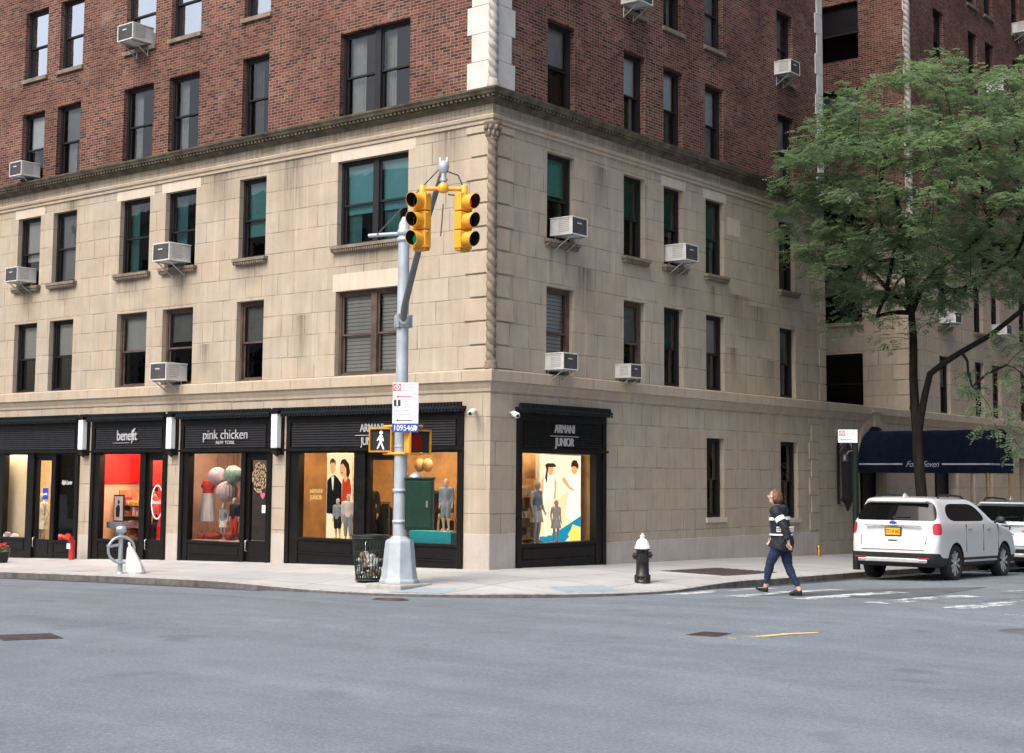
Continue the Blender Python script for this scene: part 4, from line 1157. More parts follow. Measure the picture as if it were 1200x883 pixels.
# --- display pieces behind the panes
plinth('display_platform', 'low honey wooden display platform under the suited couple poster', (-5.40, .16, .01), (-3.70, .66, .43), wood, 'platform')
mannequin('small child mannequin in light blue shirt and black shorts before the couple poster', (-4.72, .40, .44), R(10), .90, 'cloth_blue', 'cloth_black_short')
mannequin('child mannequin in pale grey top at the right edge of the couple poster pane', (-4.36, .36, .44), R(30), 1.0, 'cloth_pale', 'cloth_blue')
mannequin('mannequin in a black suit seen through the glazed door beside the signal pole', (-4.62, 1.35, .30), R(15), 1.42, 'cloth_black', 'cloth_black', child=1.0)
MAT['teal'] = M('teal_display_box', (.02, .36, .46), .5, 0, .1, 3)
plinth('display_plinth', 'turquoise display box in the window right of the signal pole', (-2.42, .25, .36), (-1.24, .62, .70), 'teal')
mannequin('boy mannequin in grey blue shirt and shorts standing on the turquoise box', (-1.55, .45, .70), R(12), 1.10, 'cloth_blue', 'cloth_blue_short')
mannequin('black suited mannequin behind the turquoise box near the green cabinet', (-2.72, 1.3, .35), R(20), 1.40, 'cloth_black', 'cloth_black', child=1.0)
for i, (x, lb) in enumerate(((-3.04, 'left'), (-2.80, 'right'))):
    t = thing('globe_lamp', 'cream globe hanging in the shop behind the signal pole, %s one of the pair' % lb, 'lamp', (x, 1.25, 2.10), 0, 'hanging cream globes')
    mb = MB(); mb.ell((0, 0, 0), (.12, .12, .15), 16, 10); obj('globe', mb, MAT['cloth_tan'], t); mb = MB(); mb.tube([(0, 0, .14), (0, 0, .62)], .006, 6); obj('cord', mb, MAT['cable'], t)
MAT['merch'] = M('mixed_folded_clothes', (.42, .30, .20), .8, 0, .5, 9)
def shelf_unit(label, x0, x1, y, z0, shelves, stuffmat, seed, loc=None, rz=0):
    t = thing('shelf_unit', label, 'shelf', loc or ((x0+x1)/2, y, z0), rz); w = (x1-x0)/2; rnd = random.Random(seed)
    mb = MB(); H = max(shelves)+.4
    mb.box((-w, -.02, 0), (-w+.03, .35, H)); mb.box((w-.03, -.02, 0), (w, .35, H)); mb.box((-w, .33, 0), (w, .35, H)); obj('shelf_frame', mb, wood, t)
    mb = MB(); st = MB()
    for z in shelves:
        mb.box((-w+.03, -.01, z), (w-.03, .33, z+.025))
        x = -w+.06
        while x < w-.12:
            ww = rnd.uniform(.06, .2); h = rnd.uniform(.05, .24)
            st.mi = rnd.randrange(len(stuffmat)); st.box((x, .03, z+.026), (x+ww, .26, z+.026+h)); x += ww+rnd.uniform(.01, .05)
    obj('shelf', mb, wood, t)
    o = obj('goods', st, [MAT[m] for m in stuffmat], t, bevel=.01, seg=1); o['kind'] = 'stuff'
    return t
shelf_unit('wooden shelves of folded clothes deep behind the turquoise box', -2.5, -.95, 2.1, .02, (.45, .85, 1.25, 1.6), ['cloth_tan', 'merch', 'cloth_black', 'cloth_white', 'cloth_blue'], 3)
def garment_rail(label, x0, x1, y, z, mats, seed):
    rnd = random.Random(seed); t = thing('garment_rail', label, 'clothes rail', (x0, y, z)); w = x1-x0
    mb = MB(); mb.tube([(0, 0, 1.2), (w, 0, 1.2)], .014, 8); mb.tube([(.02, 0, 0), (.02, 0, 1.2)], .014, 8); mb.tube([(w-.02, 0, 0), (w-.02, 0, 1.2)], .014, 8); obj('rail', mb, MAT['dsteel'], t)
    x = .08
    while x < w-.08:
        h = rnd.uniform(.5, .8); g = MB(); d = rnd.uniform(.16, .22)
        g.add([(x-.012, -.02, 1.17), (x+.012, .02, 1.17), (x+.03, d, 1.05), (x+.035, d*.9, 1.15-h), (x-.035, -d*.9, 1.15-h), (x-.03, -d, 1.05), (x+.05, 0, 1.14-h)], [(0, 1, 2, 5), (2, 3, 6, 4, 5)])
        g.add([(x+.03, -.02, 1.17), (x+.04, d, 1.04), (x+.05, d*.8, 1.15-h), (x+.05, -d*.8, 1.15-h), (x+.04, -d, 1.04)], [(0, 1, 2, 3, 4)])
        obj('garment', g, MAT[rnd.choice(mats)], t, fix=False); x += rnd.uniform(.05, .09)
    return t
garment_rail('rail of dark and tan coats behind the suited mannequin of the glazed door', -5.6, -4.4, 1.75, .05, ['cloth_black', 'cloth_tan', 'jacket', 'merch', 'cloth_blue'], 3)
garment_rail('rail of white and blue shirts at the back of the turquoise box window', -3.9, -2.75, 1.5, .05, ['cloth_white', 'cloth_blue', 'cloth_pale', 'cloth_tan'], 6)
shelf_unit('wooden shelves of clothes deep behind the black glazed door', -4.0, -2.7, 2.1, .02, (.45, .85, 1.25), ['cloth_tan', 'merch', 'cloth_black', 'merch'], 4)
# lit posters: boxes with a printed front
def litposter(name, label, P, u0, u1, z0, z1, d, shapes, bgcol, E, root=None):
    t = MB(); fbox(t, P, u0-.02, u1+.02, d-.10, d-.003, z0-.02, z1+.02)
    o = obj(name, t, MAT['white']); tag(o, label, 'poster')
    g = MB(); mats = [emit(name+'_ground', bgcol, E)]; off = 0.0
    g.quad(P(u0, d, z0), P(u1, d, z0), P(u1, d, z1), P(u0, d, z1))
    for col, poly in shapes:
        off += .0006; mats.append(emit(name+'_ink', col, E)); g.mi = len(mats)-1
        g.add([P(u0+(u1-u0)*a, d+off, z1-(z1-z0)*b) for a, b in poly], [tuple(range(len(poly)))])
    obj('printed_front', g, mats, o, fix=False)
    return o
def el(cx, cy, rx, ry, n=16): return [(cx+rx*math.cos(2*PI*k/n), cy+ry*math.sin(2*PI*k/n)) for k in range(n)]
fl = (.98, .58, .30); SK = (.80, .42, .19)
shA = [((1, .80, .48), [(0.05, .0), (1, 0), (1, .12), (.1, .2)]),
       ((.95, .80, .50), [(.02, .70), (.42, .70), (.44, 1), (.30, 1), (.24, .76), (.20, 1), (.04, 1)]),
       ((.55, .05, .02), [(.62, .30), (.74, .27), (.92, .30), (.99, .42), (.92, .60), (.95, .80), (.66, .82), (.60, .55)]),
       (SK, [(.68, .22), (.80, .22), (.82, .30), (.74, .34), (.66, .30)]),
       ((.012, .010, .010), [(-.0, .32), (.16, .27), (.30, .25), (.44, .29), (.60, .36), (.60, .70), (.40, .72), (0, .71)]),
       ((.9, .8, .62), [(.17, .27), (.28, .27), (.25, .44), (.22, .42)]),
       (SK, el(.22, .155, .115, .085)), ((.10, .045, .015), [(.09, .13), (.12, .07), (.22, .05), (.33, .08), (.345, .14), (.29, .105), (.16, .105)]),
       (SK, el(.63, .18, .12, .09)), ((.055, .022, .01), [(.52, .13), (.58, .07), (.72, .06), (.88, .12), (.93, .22), (.86, .29), (.78, .26), (.76, .17), (.64, .115)]),
       ((.25, .02, .01), el(.60, .225, .03, .010, 8))]
litposter('lit_poster', 'backlit poster of a man in black suit and woman in red dress', Lf, -5.39, -4.60, .44, 2.35, -.70, shA, (1, .76, .40), .72)
shB = [((.98, .74, .42), [(.22, .10), (1, 0), (1, .68), (.0, .90), (0, .3)]), ((1, .86, .62), [(.1, 0), (1, 0), (1, .3), (.45, .5), (.1, .4)]),
       ((.01, .26, .42), [(0, .93), (.2, .92), (.45, .87), (.7, .80), (1, .71), (1, .83), (.75, .93), (.6, 1), (0, 1)]),
       ((.95, .78, .16), [(.68, .92), (.76, .86), (.80, .80), (.88, .82), (.96, .83), (.99, .95), (.97, 1), (.72, 1), (.74, .96)]),
       ((1, .90, .74), [(.10, .24), (.20, .21), (.30, .21), (.36, .24), (.38, .40), (.40, .52), (.28, .535), (.06, .535), (.10, .4)]),
       (SK, [(.04, .30), (.09, .25), (.08, .40), (.06, .52), (.01, .50)]), (SK, [(.35, .26), (.40, .32), (.38, .50), (.32, .52), (.35, .42)]),
       ((1, .84, .60), [(.09, .535), (.19, .535), (.18, .93), (.10, .93)]), ((1, .84, .60), [(.22, .535), (.30, .535), (.29, .92), (.22, .92)]),
       (SK, el(.255, .175, .068, .060)), ((.06, .022, .010), [(.12, .115), (.18, .095), (.33, .095), (.385, .118), (.37, .138), (.20, .14), (.185, .20), (.165, .33), (.12, .26), (.15, .17)]),
       ((1, .92, .80), [(.68, .24), (.78, .20), (.92, .22), (.99, .30), (.97, .55), (1.0, .70), (.80, .76), (.60, .72), (.68, .5)]),
       (SK, [(.52, .28), (.60, .25), (.62, .28), (.72, .36), (.83, .40), (.82, .415), (.70, .39), (.56, .31)]),
       (SK, el(.835, .155, .075, .065)), ((.06, .022, .010), [(.745, .14), (.76, .08), (.82, .05), (.89, .06), (.94, .11), (.93, .16), (.86, .13), (.80, .125)])]
litposter('lit_poster', 'bright backlit poster of two children in white above a blue sea', Rf, 2.20, 3.72, .44, 2.34, -.40, shB, (1, .84, .52), .80)
plinth('display_platform', 'dark display floor under the mannequins in the side street window', (-.38, .98, .22), (-.06, 3.68, .455), MAT['merch'], 'platform')
gR = 'mannequins in the side street window'
mannequin('taller child mannequin in grey blue top and pale skirt beside the bright poster', (-.22, 1.86, .46), R(95), 1.32, 'cloth_blue', '', True, skirtmat='cloth_pale', kw=dict(wrL=(.07, -.11, .50), elL=(.14, -.01, .62)))
mannequin('smallest mannequin in a pale grey dress in front of the bright poster', (-.18, 2.50, .46), R(70), .90, 'cloth_pale', '', True, child=1.25)
mannequin('mannequin in light blue half hidden by the left edge of the side street window', (-.26, 1.20, .46), R(100), 1.30, 'cloth_pale', 'cloth_blue')
shelf_unit('dark shelves behind the mannequins of the side street window', 0, 1.1, 1.6, .3, (.3, .75, 1.2), ['cloth_tan', 'cloth_white', 'merch'], 9, (-.48, 1.6, .22), R(90))
tb = thing('table_lamp', 'small cream table lamp glowing at the left of the side street window', 'lamp', (-.72, 1.72, 1.50))
mb = MB(); mb.lathe([(.13, 0), (.07, .16)], 18, (0, 0, .12)); obj('lamp_shade', mb, emit('lit_lamp_shade', (1, .72, .36), 1.0), tb, fix=False); mb = MB(); mb.lathe([(.06, 0), (.06, .02), (.015, .03), (.015, .14)], 12); obj('lamp_base', mb, MAT['brass'], tb)
mb = MB(); mb.box((-.86, 1.0, 1.46), (-.60, 2.1, 1.49)); tag(obj('wall_shelf', mb, wood), 'wooden wall shelf carrying the small table lamp', 'shelf')
# paper balls, hanging dress, child in white
MAT['lilac'] = M('lilac_paper', (.50, .40, .46), .8, 0, .1, 6); MAT['sage'] = M('sage_green_paper', (.28, .42, .38), .8, 0, .1, 6); MAT['multi'] = M('patchwork_paper', (.52, .42, .44), .8, 0, .35, 9)
for (x, z, r, m, lb) in ((-9.16, 1.82, .22, 'lilac', 'lilac pleated paper ball, left of the upper pair'), (-8.58, 1.86, .22, 'sage', 'sage green pleated paper ball, right of the upper pair'), (-8.80, 1.45, .25, 'multi', 'patterned paper ball, the lowest of the three')):
    t = thing('paper_ball', lb, 'paper ball', (x, .65, z), 0, 'hanging paper balls')
    mb = MB(); n = 36; m_ = 12; vs = []; fs = []
    for i in range(m_+1):
        for k in range(n):
            a = 2*PI*k/n; q = math.sin(PI*i/m_)*r*(1+.05*(k % 2)); vs.append((q*math.cos(a), q*math.sin(a), -r*math.cos(PI*i/m_)))
    for i in range(m_):
        for k in range(n): fs.append((i*n+k, i*n+(k+1) % n, (i+1)*n+(k+1) % n, (i+1)*n+k))
    mb.add(vs, fs); obj('ball', mb, MAT[m], t, fix=False)
    mb = MB(); mb.tube([(0, 0, r), (0, 0, 2.74-z)], .004, 5); obj('thread', mb, MAT['cable'], t)
t = thing('dress_display', 'pale pleated skirt with red trimmed top on a stand under the paper balls', 'dress', (-9.46, .62, .1))
mb = MB(); skirt(mb, .62, 1.30, .27, .17, .6, 16, .07); obj('skirt', mb, MAT['cloth_pale'], t, fix=False)
mb = MB(); mb.tube([(0, 0, 1.28), (0, 0, 1.42), (0, 0, 1.58), (0, 0, 1.62)], [(.17, .10), (.165, .10), (.18, .09), (.06, .05)], 16); mb.tube([(-.2, 0, 1.44), (-.14, 0, 1.57), (.14, 0, 1.57), (.2, 0, 1.44)], .055, 10); obj('bodice', mb, MAT['cloth_red'], t)
mb = MB(); mb.tube([(0, 0, .02), (0, 0, .70)], .015, 8); mb.lathe([(.16, 0), (.16, .02), (0, .03)], 18); obj('stand', mb, MAT['steel'], t)
mannequin('small child mannequin in a white dress with blue pattern under the paper balls', (-8.86, .62, .30), R(15), .86, 'cloth_blue', '', True, skirtmat='cloth_white', child=1.25)
mannequin('child mannequin in a dark navy jacket behind the red shapes', (-8.38, .55, .30), R(10), 1.0, 'jacket', 'cloth_red')
plinth('display_platform', 'low dusty pink platform carrying the red shapes', (-9.44, .10, .02), (-7.56, .85, .295), pinkw, 'platform')
MAT['reflection_red'] = M('painted_reflection_red', (.26, .045, .025), .8, 0, .3, 6)  # red of a reflection in the pane, put into solid shapes
for i, (x, y, w, h, m, lb) in enumerate(((-9.28, .30, .20, .14, 'reflection_red', 'small red shape at the left of the pink platform, painted reflection'), (-8.98, .42, .42, .16, 'reflection_red', 'large orange red shape on the pink platform, painted reflection'), (-8.25, .30, .26, .2, 'reflection_red', 'taller red shape on the pink platform, painted reflection'), (-7.85, .34, .22, .20, 'jeans', 'dark blue bag at the right of the pink platform'))):
    mb = MB(); mb.ell((0, 0, h/2), (w*.6, w*.45, h*.62), 14, 8); mb.tube([(-w*.3, 0, h*.9), (0, 0, h*1.35), (w*.3, 0, h*.9)], .012, 6)
    o = obj('toy', mb, MAT[m]); o.location = (x, y, .30); tag(o, lb, 'toy')
# cosmetics
shelf_unit('lit cosmetics shelves crowded with small boxes behind the red shop pane', -13.5, -12.35, 1.0, -.05, (.22, .50, .80, 1.08), ['cloth_white', 'cloth_yellow', 'cloth_tan', 'cloth_pale', 'cloth_red'], 12)
t = thing('poster_stand', 'framed black and white picture on a blue grey foot in the red shop', 'picture', (-12.98, .45, .20))
mb = MB(); mb.box((-.01, .0, .42), (.42, .02, 1.12)); obj('picture_frame', mb, MAT['cloth_black'], t); mb = MB(); mb.box((.03, -.006, .46), (.38, -.001, 1.08)); obj('print', mb, MAT['cloth_pale'], t)
mb = MB(); mb.tube([(.2, -.010, .55), (.2, -.010, .78), (.21, -.010, .86)], [.05, .07, .02], 8); mb.ell((.21, -.010, .93), (.045, .004, .06), 10, 6); obj('printed_shape', mb, MAT['cloth_black'], t)
mb = MB(); mb.box((-.15, -.1, .26), (.5, .25, .42)); mb.box((.1, .0, .0), (.25, .1, .26)); obj('foot', mb, MAT['cloth_blue'], t)
MAT['pinkcloth'] = M('rose_cloth', (.66, .16, .16), .7, 0, .15)
j = pose(1.66)
t = thing('person', 'person in a rose top standing inside the red shop behind the door', 'person', (-11.7, .75, -.10), R(-40))
mb = MB(); torso(mb, j, 1.66); head(mb, j, 1.66)
for s in 'LR': arm(mb, j, 1.66, s); hand(mb, j, 1.66, s); leg(mb, j, 1.66, s); foot(mb, j, 1.66, s)
obj('body', remesh(mb, .011), MAT['skin'], t)
mb = MB(); torso(mb, j, 1.66, .015); [arm(mb, j, 1.66, s, .013, .7) for s in 'LR']; obj('shirt', remesh(mb, .013), MAT['pinkcloth'], t)
mb = MB(); [leg(mb, j, 1.66, s, .014, .92) for s in 'LR']; obj('trousers', remesh(mb, .013), MAT['cloth_black'], t)
mb = MB(); mb.ell(j['head']+Vector((0, .02, .03)), (.078, .09, .09), 14, 10); obj('hair', mb, MAT['cloth_black'], t)
mannequin('mannequin in a long yellow dress behind the door at the far left', (-17.02, .85, -.15), R(10), 1.45, 'cloth_yellow', '', True, child=1.0)
mannequin('mannequin in a long white dress beside the yellow dress', (-16.66, .80, -.15), R(0), 1.45, 'cloth_white', '', True, child=1.0)
for i, (x, y, r, lb) in enumerate(((-17.35, .14, .13, 'grey patterned cushion at the left of the cream window'), (-16.95, .14, .11, 'white cushion at the right of the cream window'))):
    mb = MB(); mb.ell((0, 0, r*.8), (r*1.5, r, r), 14, 8); mb.tube([(-r*1.4, 0, r*.8), (0, -r*.2, r*.85), (r*1.4, 0, r*.8)], [.01, r*.35, .01], 8); o = obj('cushion', mb, MAT['cloth_pale' if i else 'multi']); o.location = (x, y, .02); tag(o, lb, 'cushion')

# ------------------------------------------------------------------ air conditioners
def make_ac():
    t = thing('air_conditioner', 'x', 'air conditioner', (0, 0, 0), 0, 'window air conditioners')
    w, h, d = .315, .43, .56
    mb = MB()
    for a, b in (((-w, -d, 0), (w, .1, .03)), ((-w, -d, h-.03), (w, .1, h)), ((-w, -d, .03), (-w+.03, -d+.05, h-.03)), ((w-.03, -d, .03), (w, -d+.05, h-.03)), ((-w+.02, -d+.05, .03), (w-.02, .1, h-.03))): mb.box(a, b)
    obj('case', mb, MAT['ac'], t, bevel=.008)
    mb = MB(); mb.box((-w+.03, -d+.012, .03), (w-.03, -d+.05, h-.03))
    k = .055
    while k < h-.05: mb.box((-w+.035, -d+.004, k), (w-.035, -d+.012, k+.010)); k += .024
    obj('grille', mb, MAT['ac_grille'], t)
    mb = MB(); mb.box((-.10, -d-.004, h*.62), (.06, -d+.004, h*.68)); obj('badge', mb, MAT['ac'], t)
    mb = MB()
    for s in (-1, 1):
        for k in range(7): mb.box((s*(w-.02), -d+.10, .08+.045*k), (s*(w-.012), -d+.40, .10+.045*k))
    obj('side_vent', mb, MAT['ac_side'], t)
    for s in (-1, 1):
        mb = MB(); mb.tube([(s*.22, -d+.06, .0), (s*.22, -.02, -.30)], .014, 6); mb.tube([(s*.22, -d+.02, -.012), (s*.22, .0, -.012)], .014, 6); mb.tube([(s*.22, -.012, 0), (s*.22, -.012, -.32)], .014, 6)
        obj('bracket', mb, MAT['steel'], t)
    return t
AC = [('L', -16.55, 10.02, 1.0, 'cream air conditioner in the lowest brick storey at the left edge of the avenue front'),
      ('L', -16.55, 7.08, 1.0, 'dark fronted air conditioner under the leftmost upper stone window of the avenue front'),
      ('L', -10.02, 7.08, 1.12, 'large white air conditioner on struts beside the teal curtained avenue windows'),
      ('L', -10.02, 4.14, 1.08, 'white air conditioner resting on the stone course above the shop with the rounded white name'),
      ('L', -11.75, 12.95, 1.1, 'white framed air conditioner in the upper brick wall of the avenue front'),
      ('R', 2.36, 7.08, 1.0, 'large air conditioner on rusty struts nearest the twisted corner column'),
      ('R', 2.10, 4.14, .92, 'small white air conditioner above the single shop window of the side street'),
      ('R', 4.72, 4.12, .80, 'smallest boxy air conditioner on the stone course of the side street front'),
      ('R', 6.98, 7.08, 1.02, 'air conditioner in the narrow third window of the upper stone storey on the side street'),
      ('R', 5.00, 12.95, 1.0, 'air conditioner cut by the top edge of the photo in the brick side street wall'),
      ('R', 12.50, 12.94, .95, 'air conditioner by the white corner blocks above the tree'),
      ('R', 23.95, 7.05, .95, 'shaded air conditioner behind the tree trunk, left of the pair on the far wing'),
      ('R', 28.70, 7.05, .95, 'shaded air conditioner behind the lower right branch on the far wing'),
      ('R', 28.72, 15.9, 1.15, 'white air conditioner in the brick of the far wing above the tree crown'),
      ('R', 31.6, 18.85, 1.0, 'air conditioner at the top right edge of the far wing')]
ac0 = make_ac()
for i, (side, u, z, s, lb) in enumerate(AC):
    loc = (u, -.02, z) if side == 'L' else (.02, u, z); rz = 0 if side == 'L' else PI/2
    o = ac0 if i == 0 else dup(ac0, loc, rz, lb)
    o.location = loc; o.rotation_euler = (0, 0, rz); o['label'] = lb; o.scale = (s*.93,)*3

# ------------------------------------------------------------------ wall lamps, cameras
def make_wall_lamp():
    t = thing('wall_lamp', 'x', 'lamp', (0, 0, 0), 0, 'lamps on the shopfront piers')
    mb = MB(); mb.box((-.13, -.06, -.10), (.13, 0, .98)); mb.box((-.13, -.24, .84), (.13, -.06, .92)); mb.box((-.13, -.24, -.02), (.13, -.06, .05)); mb.add([(-.11, -.22, -.02), (.11, -.22, -.02), (.11, -.06, -.02), (-.11, -.06, -.02), (0, -.1, -.16)], [(0, 1, 4), (1, 2, 4), (2, 3, 4), (3, 0, 4)])
    mb.box((-.16, -.14, .92), (.16, 0, .98)); obj('bracket', mb, MAT['black'], t, bevel=.006, seg=1)
    mb = MB(); mb.box((-.10, -.22, .05), (.10, -.07, .84)); obj('glass_tube', mb, MAT['white'], t, bevel=.02)
    return t
wl = make_wall_lamp()
for i, (x, lb) in enumerate(((-13.60, 'white tube lamp on the pier between the cream window and the red shop'), (-10.00, 'white tube lamp on the pier between the red shop and the rounded white name'), (-6.22, 'white tube lamp on the pier beside the widest shopfront'))):
    o = wl if i == 0 else dup(wl, (0, 0, 0), 0, lb)
    o.location = (x, -.002, 2.42); o['label'] = lb
def make_cam():
    t = thing('security_camera', 'x', 'camera', (0, 0, 0), 0, 'security cameras')
    mb = MB(); mb.tube([(0, 0, .02), (0, -.12, .0), (0, -.20, -.03)], .022, 8); mb.lathe([(.05, 0), (.05, .015)], 14, (0, -.01, 0)); obj('mount', mb, MAT['white'], t)
    mb = MB(); mb.tube([(0, -.10, .0), (0, -.16, -.012), (0, -.36, -.06), (0, -.39, -.068)], [.035, .062, .062, .04], 14); obj('housing', mb, MAT['white'], t)
    mb = MB(); mb.tube([(0, -.385, -.067), (0, -.397, -.07)], .036, 12); obj('lens', mb, MAT['hood_in'], t)
    return t
c0 = make_cam(); c0.location = (-.40, -.01, 3.20); c0.rotation_euler = (0, 0, R(25)); c0['label'] = 'white security camera left of the corner beside the widest shopfront'
dup(c0, (.01, .66, 3.17), R(60), 'white security camera right of the corner beside the single window shopfront')

# ------------------------------------------------------------------ signal pole and what hangs on it
PX, PY = .66, -3.38; PZ = walk_z(PX, PY)
t = thing('signal_pole', 'silver painted signal pole with tapered base on the street corner', 'pole', (PX, PY, PZ))
mb = MB(); mb.lathe([(.125, .70), (.122, 1.5), (.112, 4.0), (.102, 6.48)], 24)
for z in (1.72, 1.16): mb.lathe([(.125, z-.03), (.14, z-.025), (.14, z+.025), (.125, z+.03)], 24)
mb.lathe([(.125, 2.50), (.128, 2.505), (.128, 2.53), (.125, 2.535)], 24)
obj('shaft', mb, MAT['pole'], t)
mb = MB(); mb.lathe([(.36, .06), (.36, .11), (.335, .13), (.30, .40), (.262, .78), (.25, .82), (.17, .86), (.13, .90)], 8, smooth=False); obj('pole_base', mb, MAT['pole'], t, bevel=.012)
mb = MB(); mb.box((-.43, -.43, -.12), (.43, .43, .055)); obj('footing', mb, MAT['concrete'], t, bevel=.03)
mb = MB(); mb.lathe([(.115, 6.30), (.13, 6.31), (.13, 6.37), (.112, 6.38)], 24); mb.lathe([(.115, 6.42), (.128, 6.43), (.128, 6.50), (.10, 6.54), (.10, 6.62), (.055, 6.72), (.04, 6.76), (0, 6.78)], 24); obj('pole_cap', mb, MAT['pole'], t)
TIP = Vector((3.95, -6.05, 6.66)) - Vector((PX, PY, PZ))                      # end of the mast arm
B0 = Vector((.03, -.05, 4.82)); hd = Vector((TIP.x, TIP.y, 0)).normalized()
mid = [B0 + hd*.10, B0 + hd*.30 + Vector((0, 0, .25))]
L_ = TIP - mid[1]
arm_pts = mid + [mid[1]+L_*q + Vector((0, 0, .22*math.sin(PI*q)*.6)) for q in (.2, .4, .6, .8, 1.0)]
mb = MB(); mb.tube(arm_pts, [.066, .064, .060, .056, .052, .048, .045], 12); obj('mast_arm', mb, MAT['dsteel'], t)
mb = MB(); mb.lathe([(.135, 4.70), (.15, 4.72), (.15, 4.92), (.135, 4.94)], 20)
for a in (30, 100, 190, 280): mb.box((.14*math.cos(R(a))-.03, .14*math.sin(R(a))-.03, 4.70), (.14*math.cos(R(a))+.03, .14*math.sin(R(a))+.03, 4.94))
mb.tube([B0, B0+hd*.16], .075, 10); obj('arm_clamp', mb, MAT['steel'], t)
br = -hd
mb = MB(); mb.tube([Vector((0, 0, 6.46)), Vector((0, 0, 6.46))+Vector((-.80, -.10, .02))], .036, 10); obj('guy_bracket', mb, MAT['pole'], t)
mb = MB(); mb.tube([Vector((-.62, -.08, 6.48)), TIP+Vector((0, 0, .08))], .011, 6); obj('guy_wire', mb, MAT['dsteel'], t)
mb = MB(); mb.lathe([(.05, -.10), (.075, -.06), (.085, .0), (.08, .05), (.05, .09), (0, .10)], 16, TIP+Vector((0, 0, .04)));
for s in (-1, 1): mb.lathe([(.022, .06), (.022, .15), (0, .16)], 8, TIP+Vector((.045*s, .03*s, .04)))
obj('arm_cap', mb, MAT['pole'], t)
mb = MB(); mb.tube([TIP+Vector((.02, 0, -.02)), TIP+Vector((.20, .12, -.10)), TIP+Vector((.26, .18, -.30)), TIP+Vector((.20, .14, -.42)), TIP+Vector((.06, .05, -.40))], .012, 6);
mb.tube([TIP+Vector((0, 0, -.55)), TIP+Vector((-.02, .0, -.8)), TIP+Vector((-.08, .04, -1.05))], .009, 6); obj('signal_cable', mb, MAT['cable'], t)
mb = MB(); mb.tube([TIP+Vector((0, 0, -.05)), TIP+Vector((0, 0, -.36))], .042, 10); mb.tube([TIP+Vector((.0, 0, -.14)), TIP+Vector((0, 0, -.19))], .06, 10); obj('hanger_pipe', mb, MAT['steel'], t)
SIG = TIP + Vector((PX, PY, PZ))
# two yellow heads back to back under a yellow cross bar
lens_off = M('unlit_signal_lens', (.012, .010, .010), .25)
def signal_head(label, loc, rz, lit):
    h = thing('traffic_light', label, 'traffic light', loc, rz, 'yellow signal heads')
    S = .298; mb = MB()
    for k in range(3):
        z = -S*k
        mb.box((-.135, -.0, z-S+.008), (.135, .15, z-.006))
    mb.box((-.10, .15, -3*S+.04), (.10, .19, -.04))
    for k in range(4): mb.box((.125, .03, -S*k-.055 if k < 3 else -S*3+.02), (.152, .08, -S*k-.015 if k < 3 else -S*3+.05))
    obj('housing', mb, MAT['yellow'], h, bevel=.014)
    mb = MB(); mb.box((-.12, .02, -3*S-.03), (.12, .14, -3*S+.008)); mb.box((-.03, .05, -.01), (.03, .11, .09)); obj('mounting', mb, MAT['yellow_dark'], h, bevel=.008)
    for k in range(3):
        z = -S*(k+.5); v = MB(); n = 24; fs = []; vs = []
        ro = .118; ln = .21
        for (r, y) in ((ro, .0), (ro, -ln), (ro-.007, -ln), (ro-.007, 0)):
            for q in range(n):
                a = 2*PI*q/n
                yy = y if y == 0 else y+.07*(1-math.sin(a))*.5
                vs.append((r*math.cos(a), yy, z+r*math.sin(a)))
        v.mi = 0
        v.add(vs[:2*n], [(q, (q+1) % n, n+(q+1) % n, n+q) for q in range(n)], True)
        v.add(vs[n:3*n], [(q, (q+1) % n, n+(q+1) % n, n+q) for q in range(n)], False)
        v.mi = 1; v.add(vs[2*n:4*n], [(q, (q+1) % n, n+(q+1) % n, n+q) for q in range(n)], True)
        obj('visor', v, [MAT['yellow'], MAT['hood_in']], h, fix=False)
        g = MB(); g.lathe([(0, .045), (.055, .035), (.10, .0)], 20); g.v = [(x, -zz*.6-.004, y+z) for x, y, zz in g.v]
        m = lens_off
        if lit and lit[0] == k: m = emit('lit_signal_lens', lit[1], lit[2])
        obj('lens', g, m, h)
    return h
bar = thing('signal_cross_bar', 'yellow cross bar joining the two signal heads at the tip of the mast arm', 'bracket', tuple(SIG+Vector((0, 0, -.31))))
ax = Vector((.78, .62, 0)); 
mb = MB(); mb.tube([-ax*.36, ax*.36], .034, 10); mb.lathe([(.06, -.06), (.085, -.03), (.085, .05), (.05, .09)], 14); obj('pipe', mb, MAT['yellow'], bar)
for s in (-1, 1):
    mb = MB(); mb.lathe([(.05, -.10), (.055, .05), (.03, .06)], 12, tuple(ax*.33*s)); obj('elbow', mb, MAT['yellow'], bar)
hz = SIG + Vector((0, 0, -.37))
signal_head('yellow signal head facing the avenue with its bottom lens green', tuple(hz-ax*.335+Vector((-.02, -.05, 0))), R(2), (2, (.0, .24, .11), .55))
signal_head('yellow signal head facing the side street with its top lens red', tuple(hz+ax*.335+Vector((.03, .02, 0))), R(87), (0, (.55, .008, .008), .8))
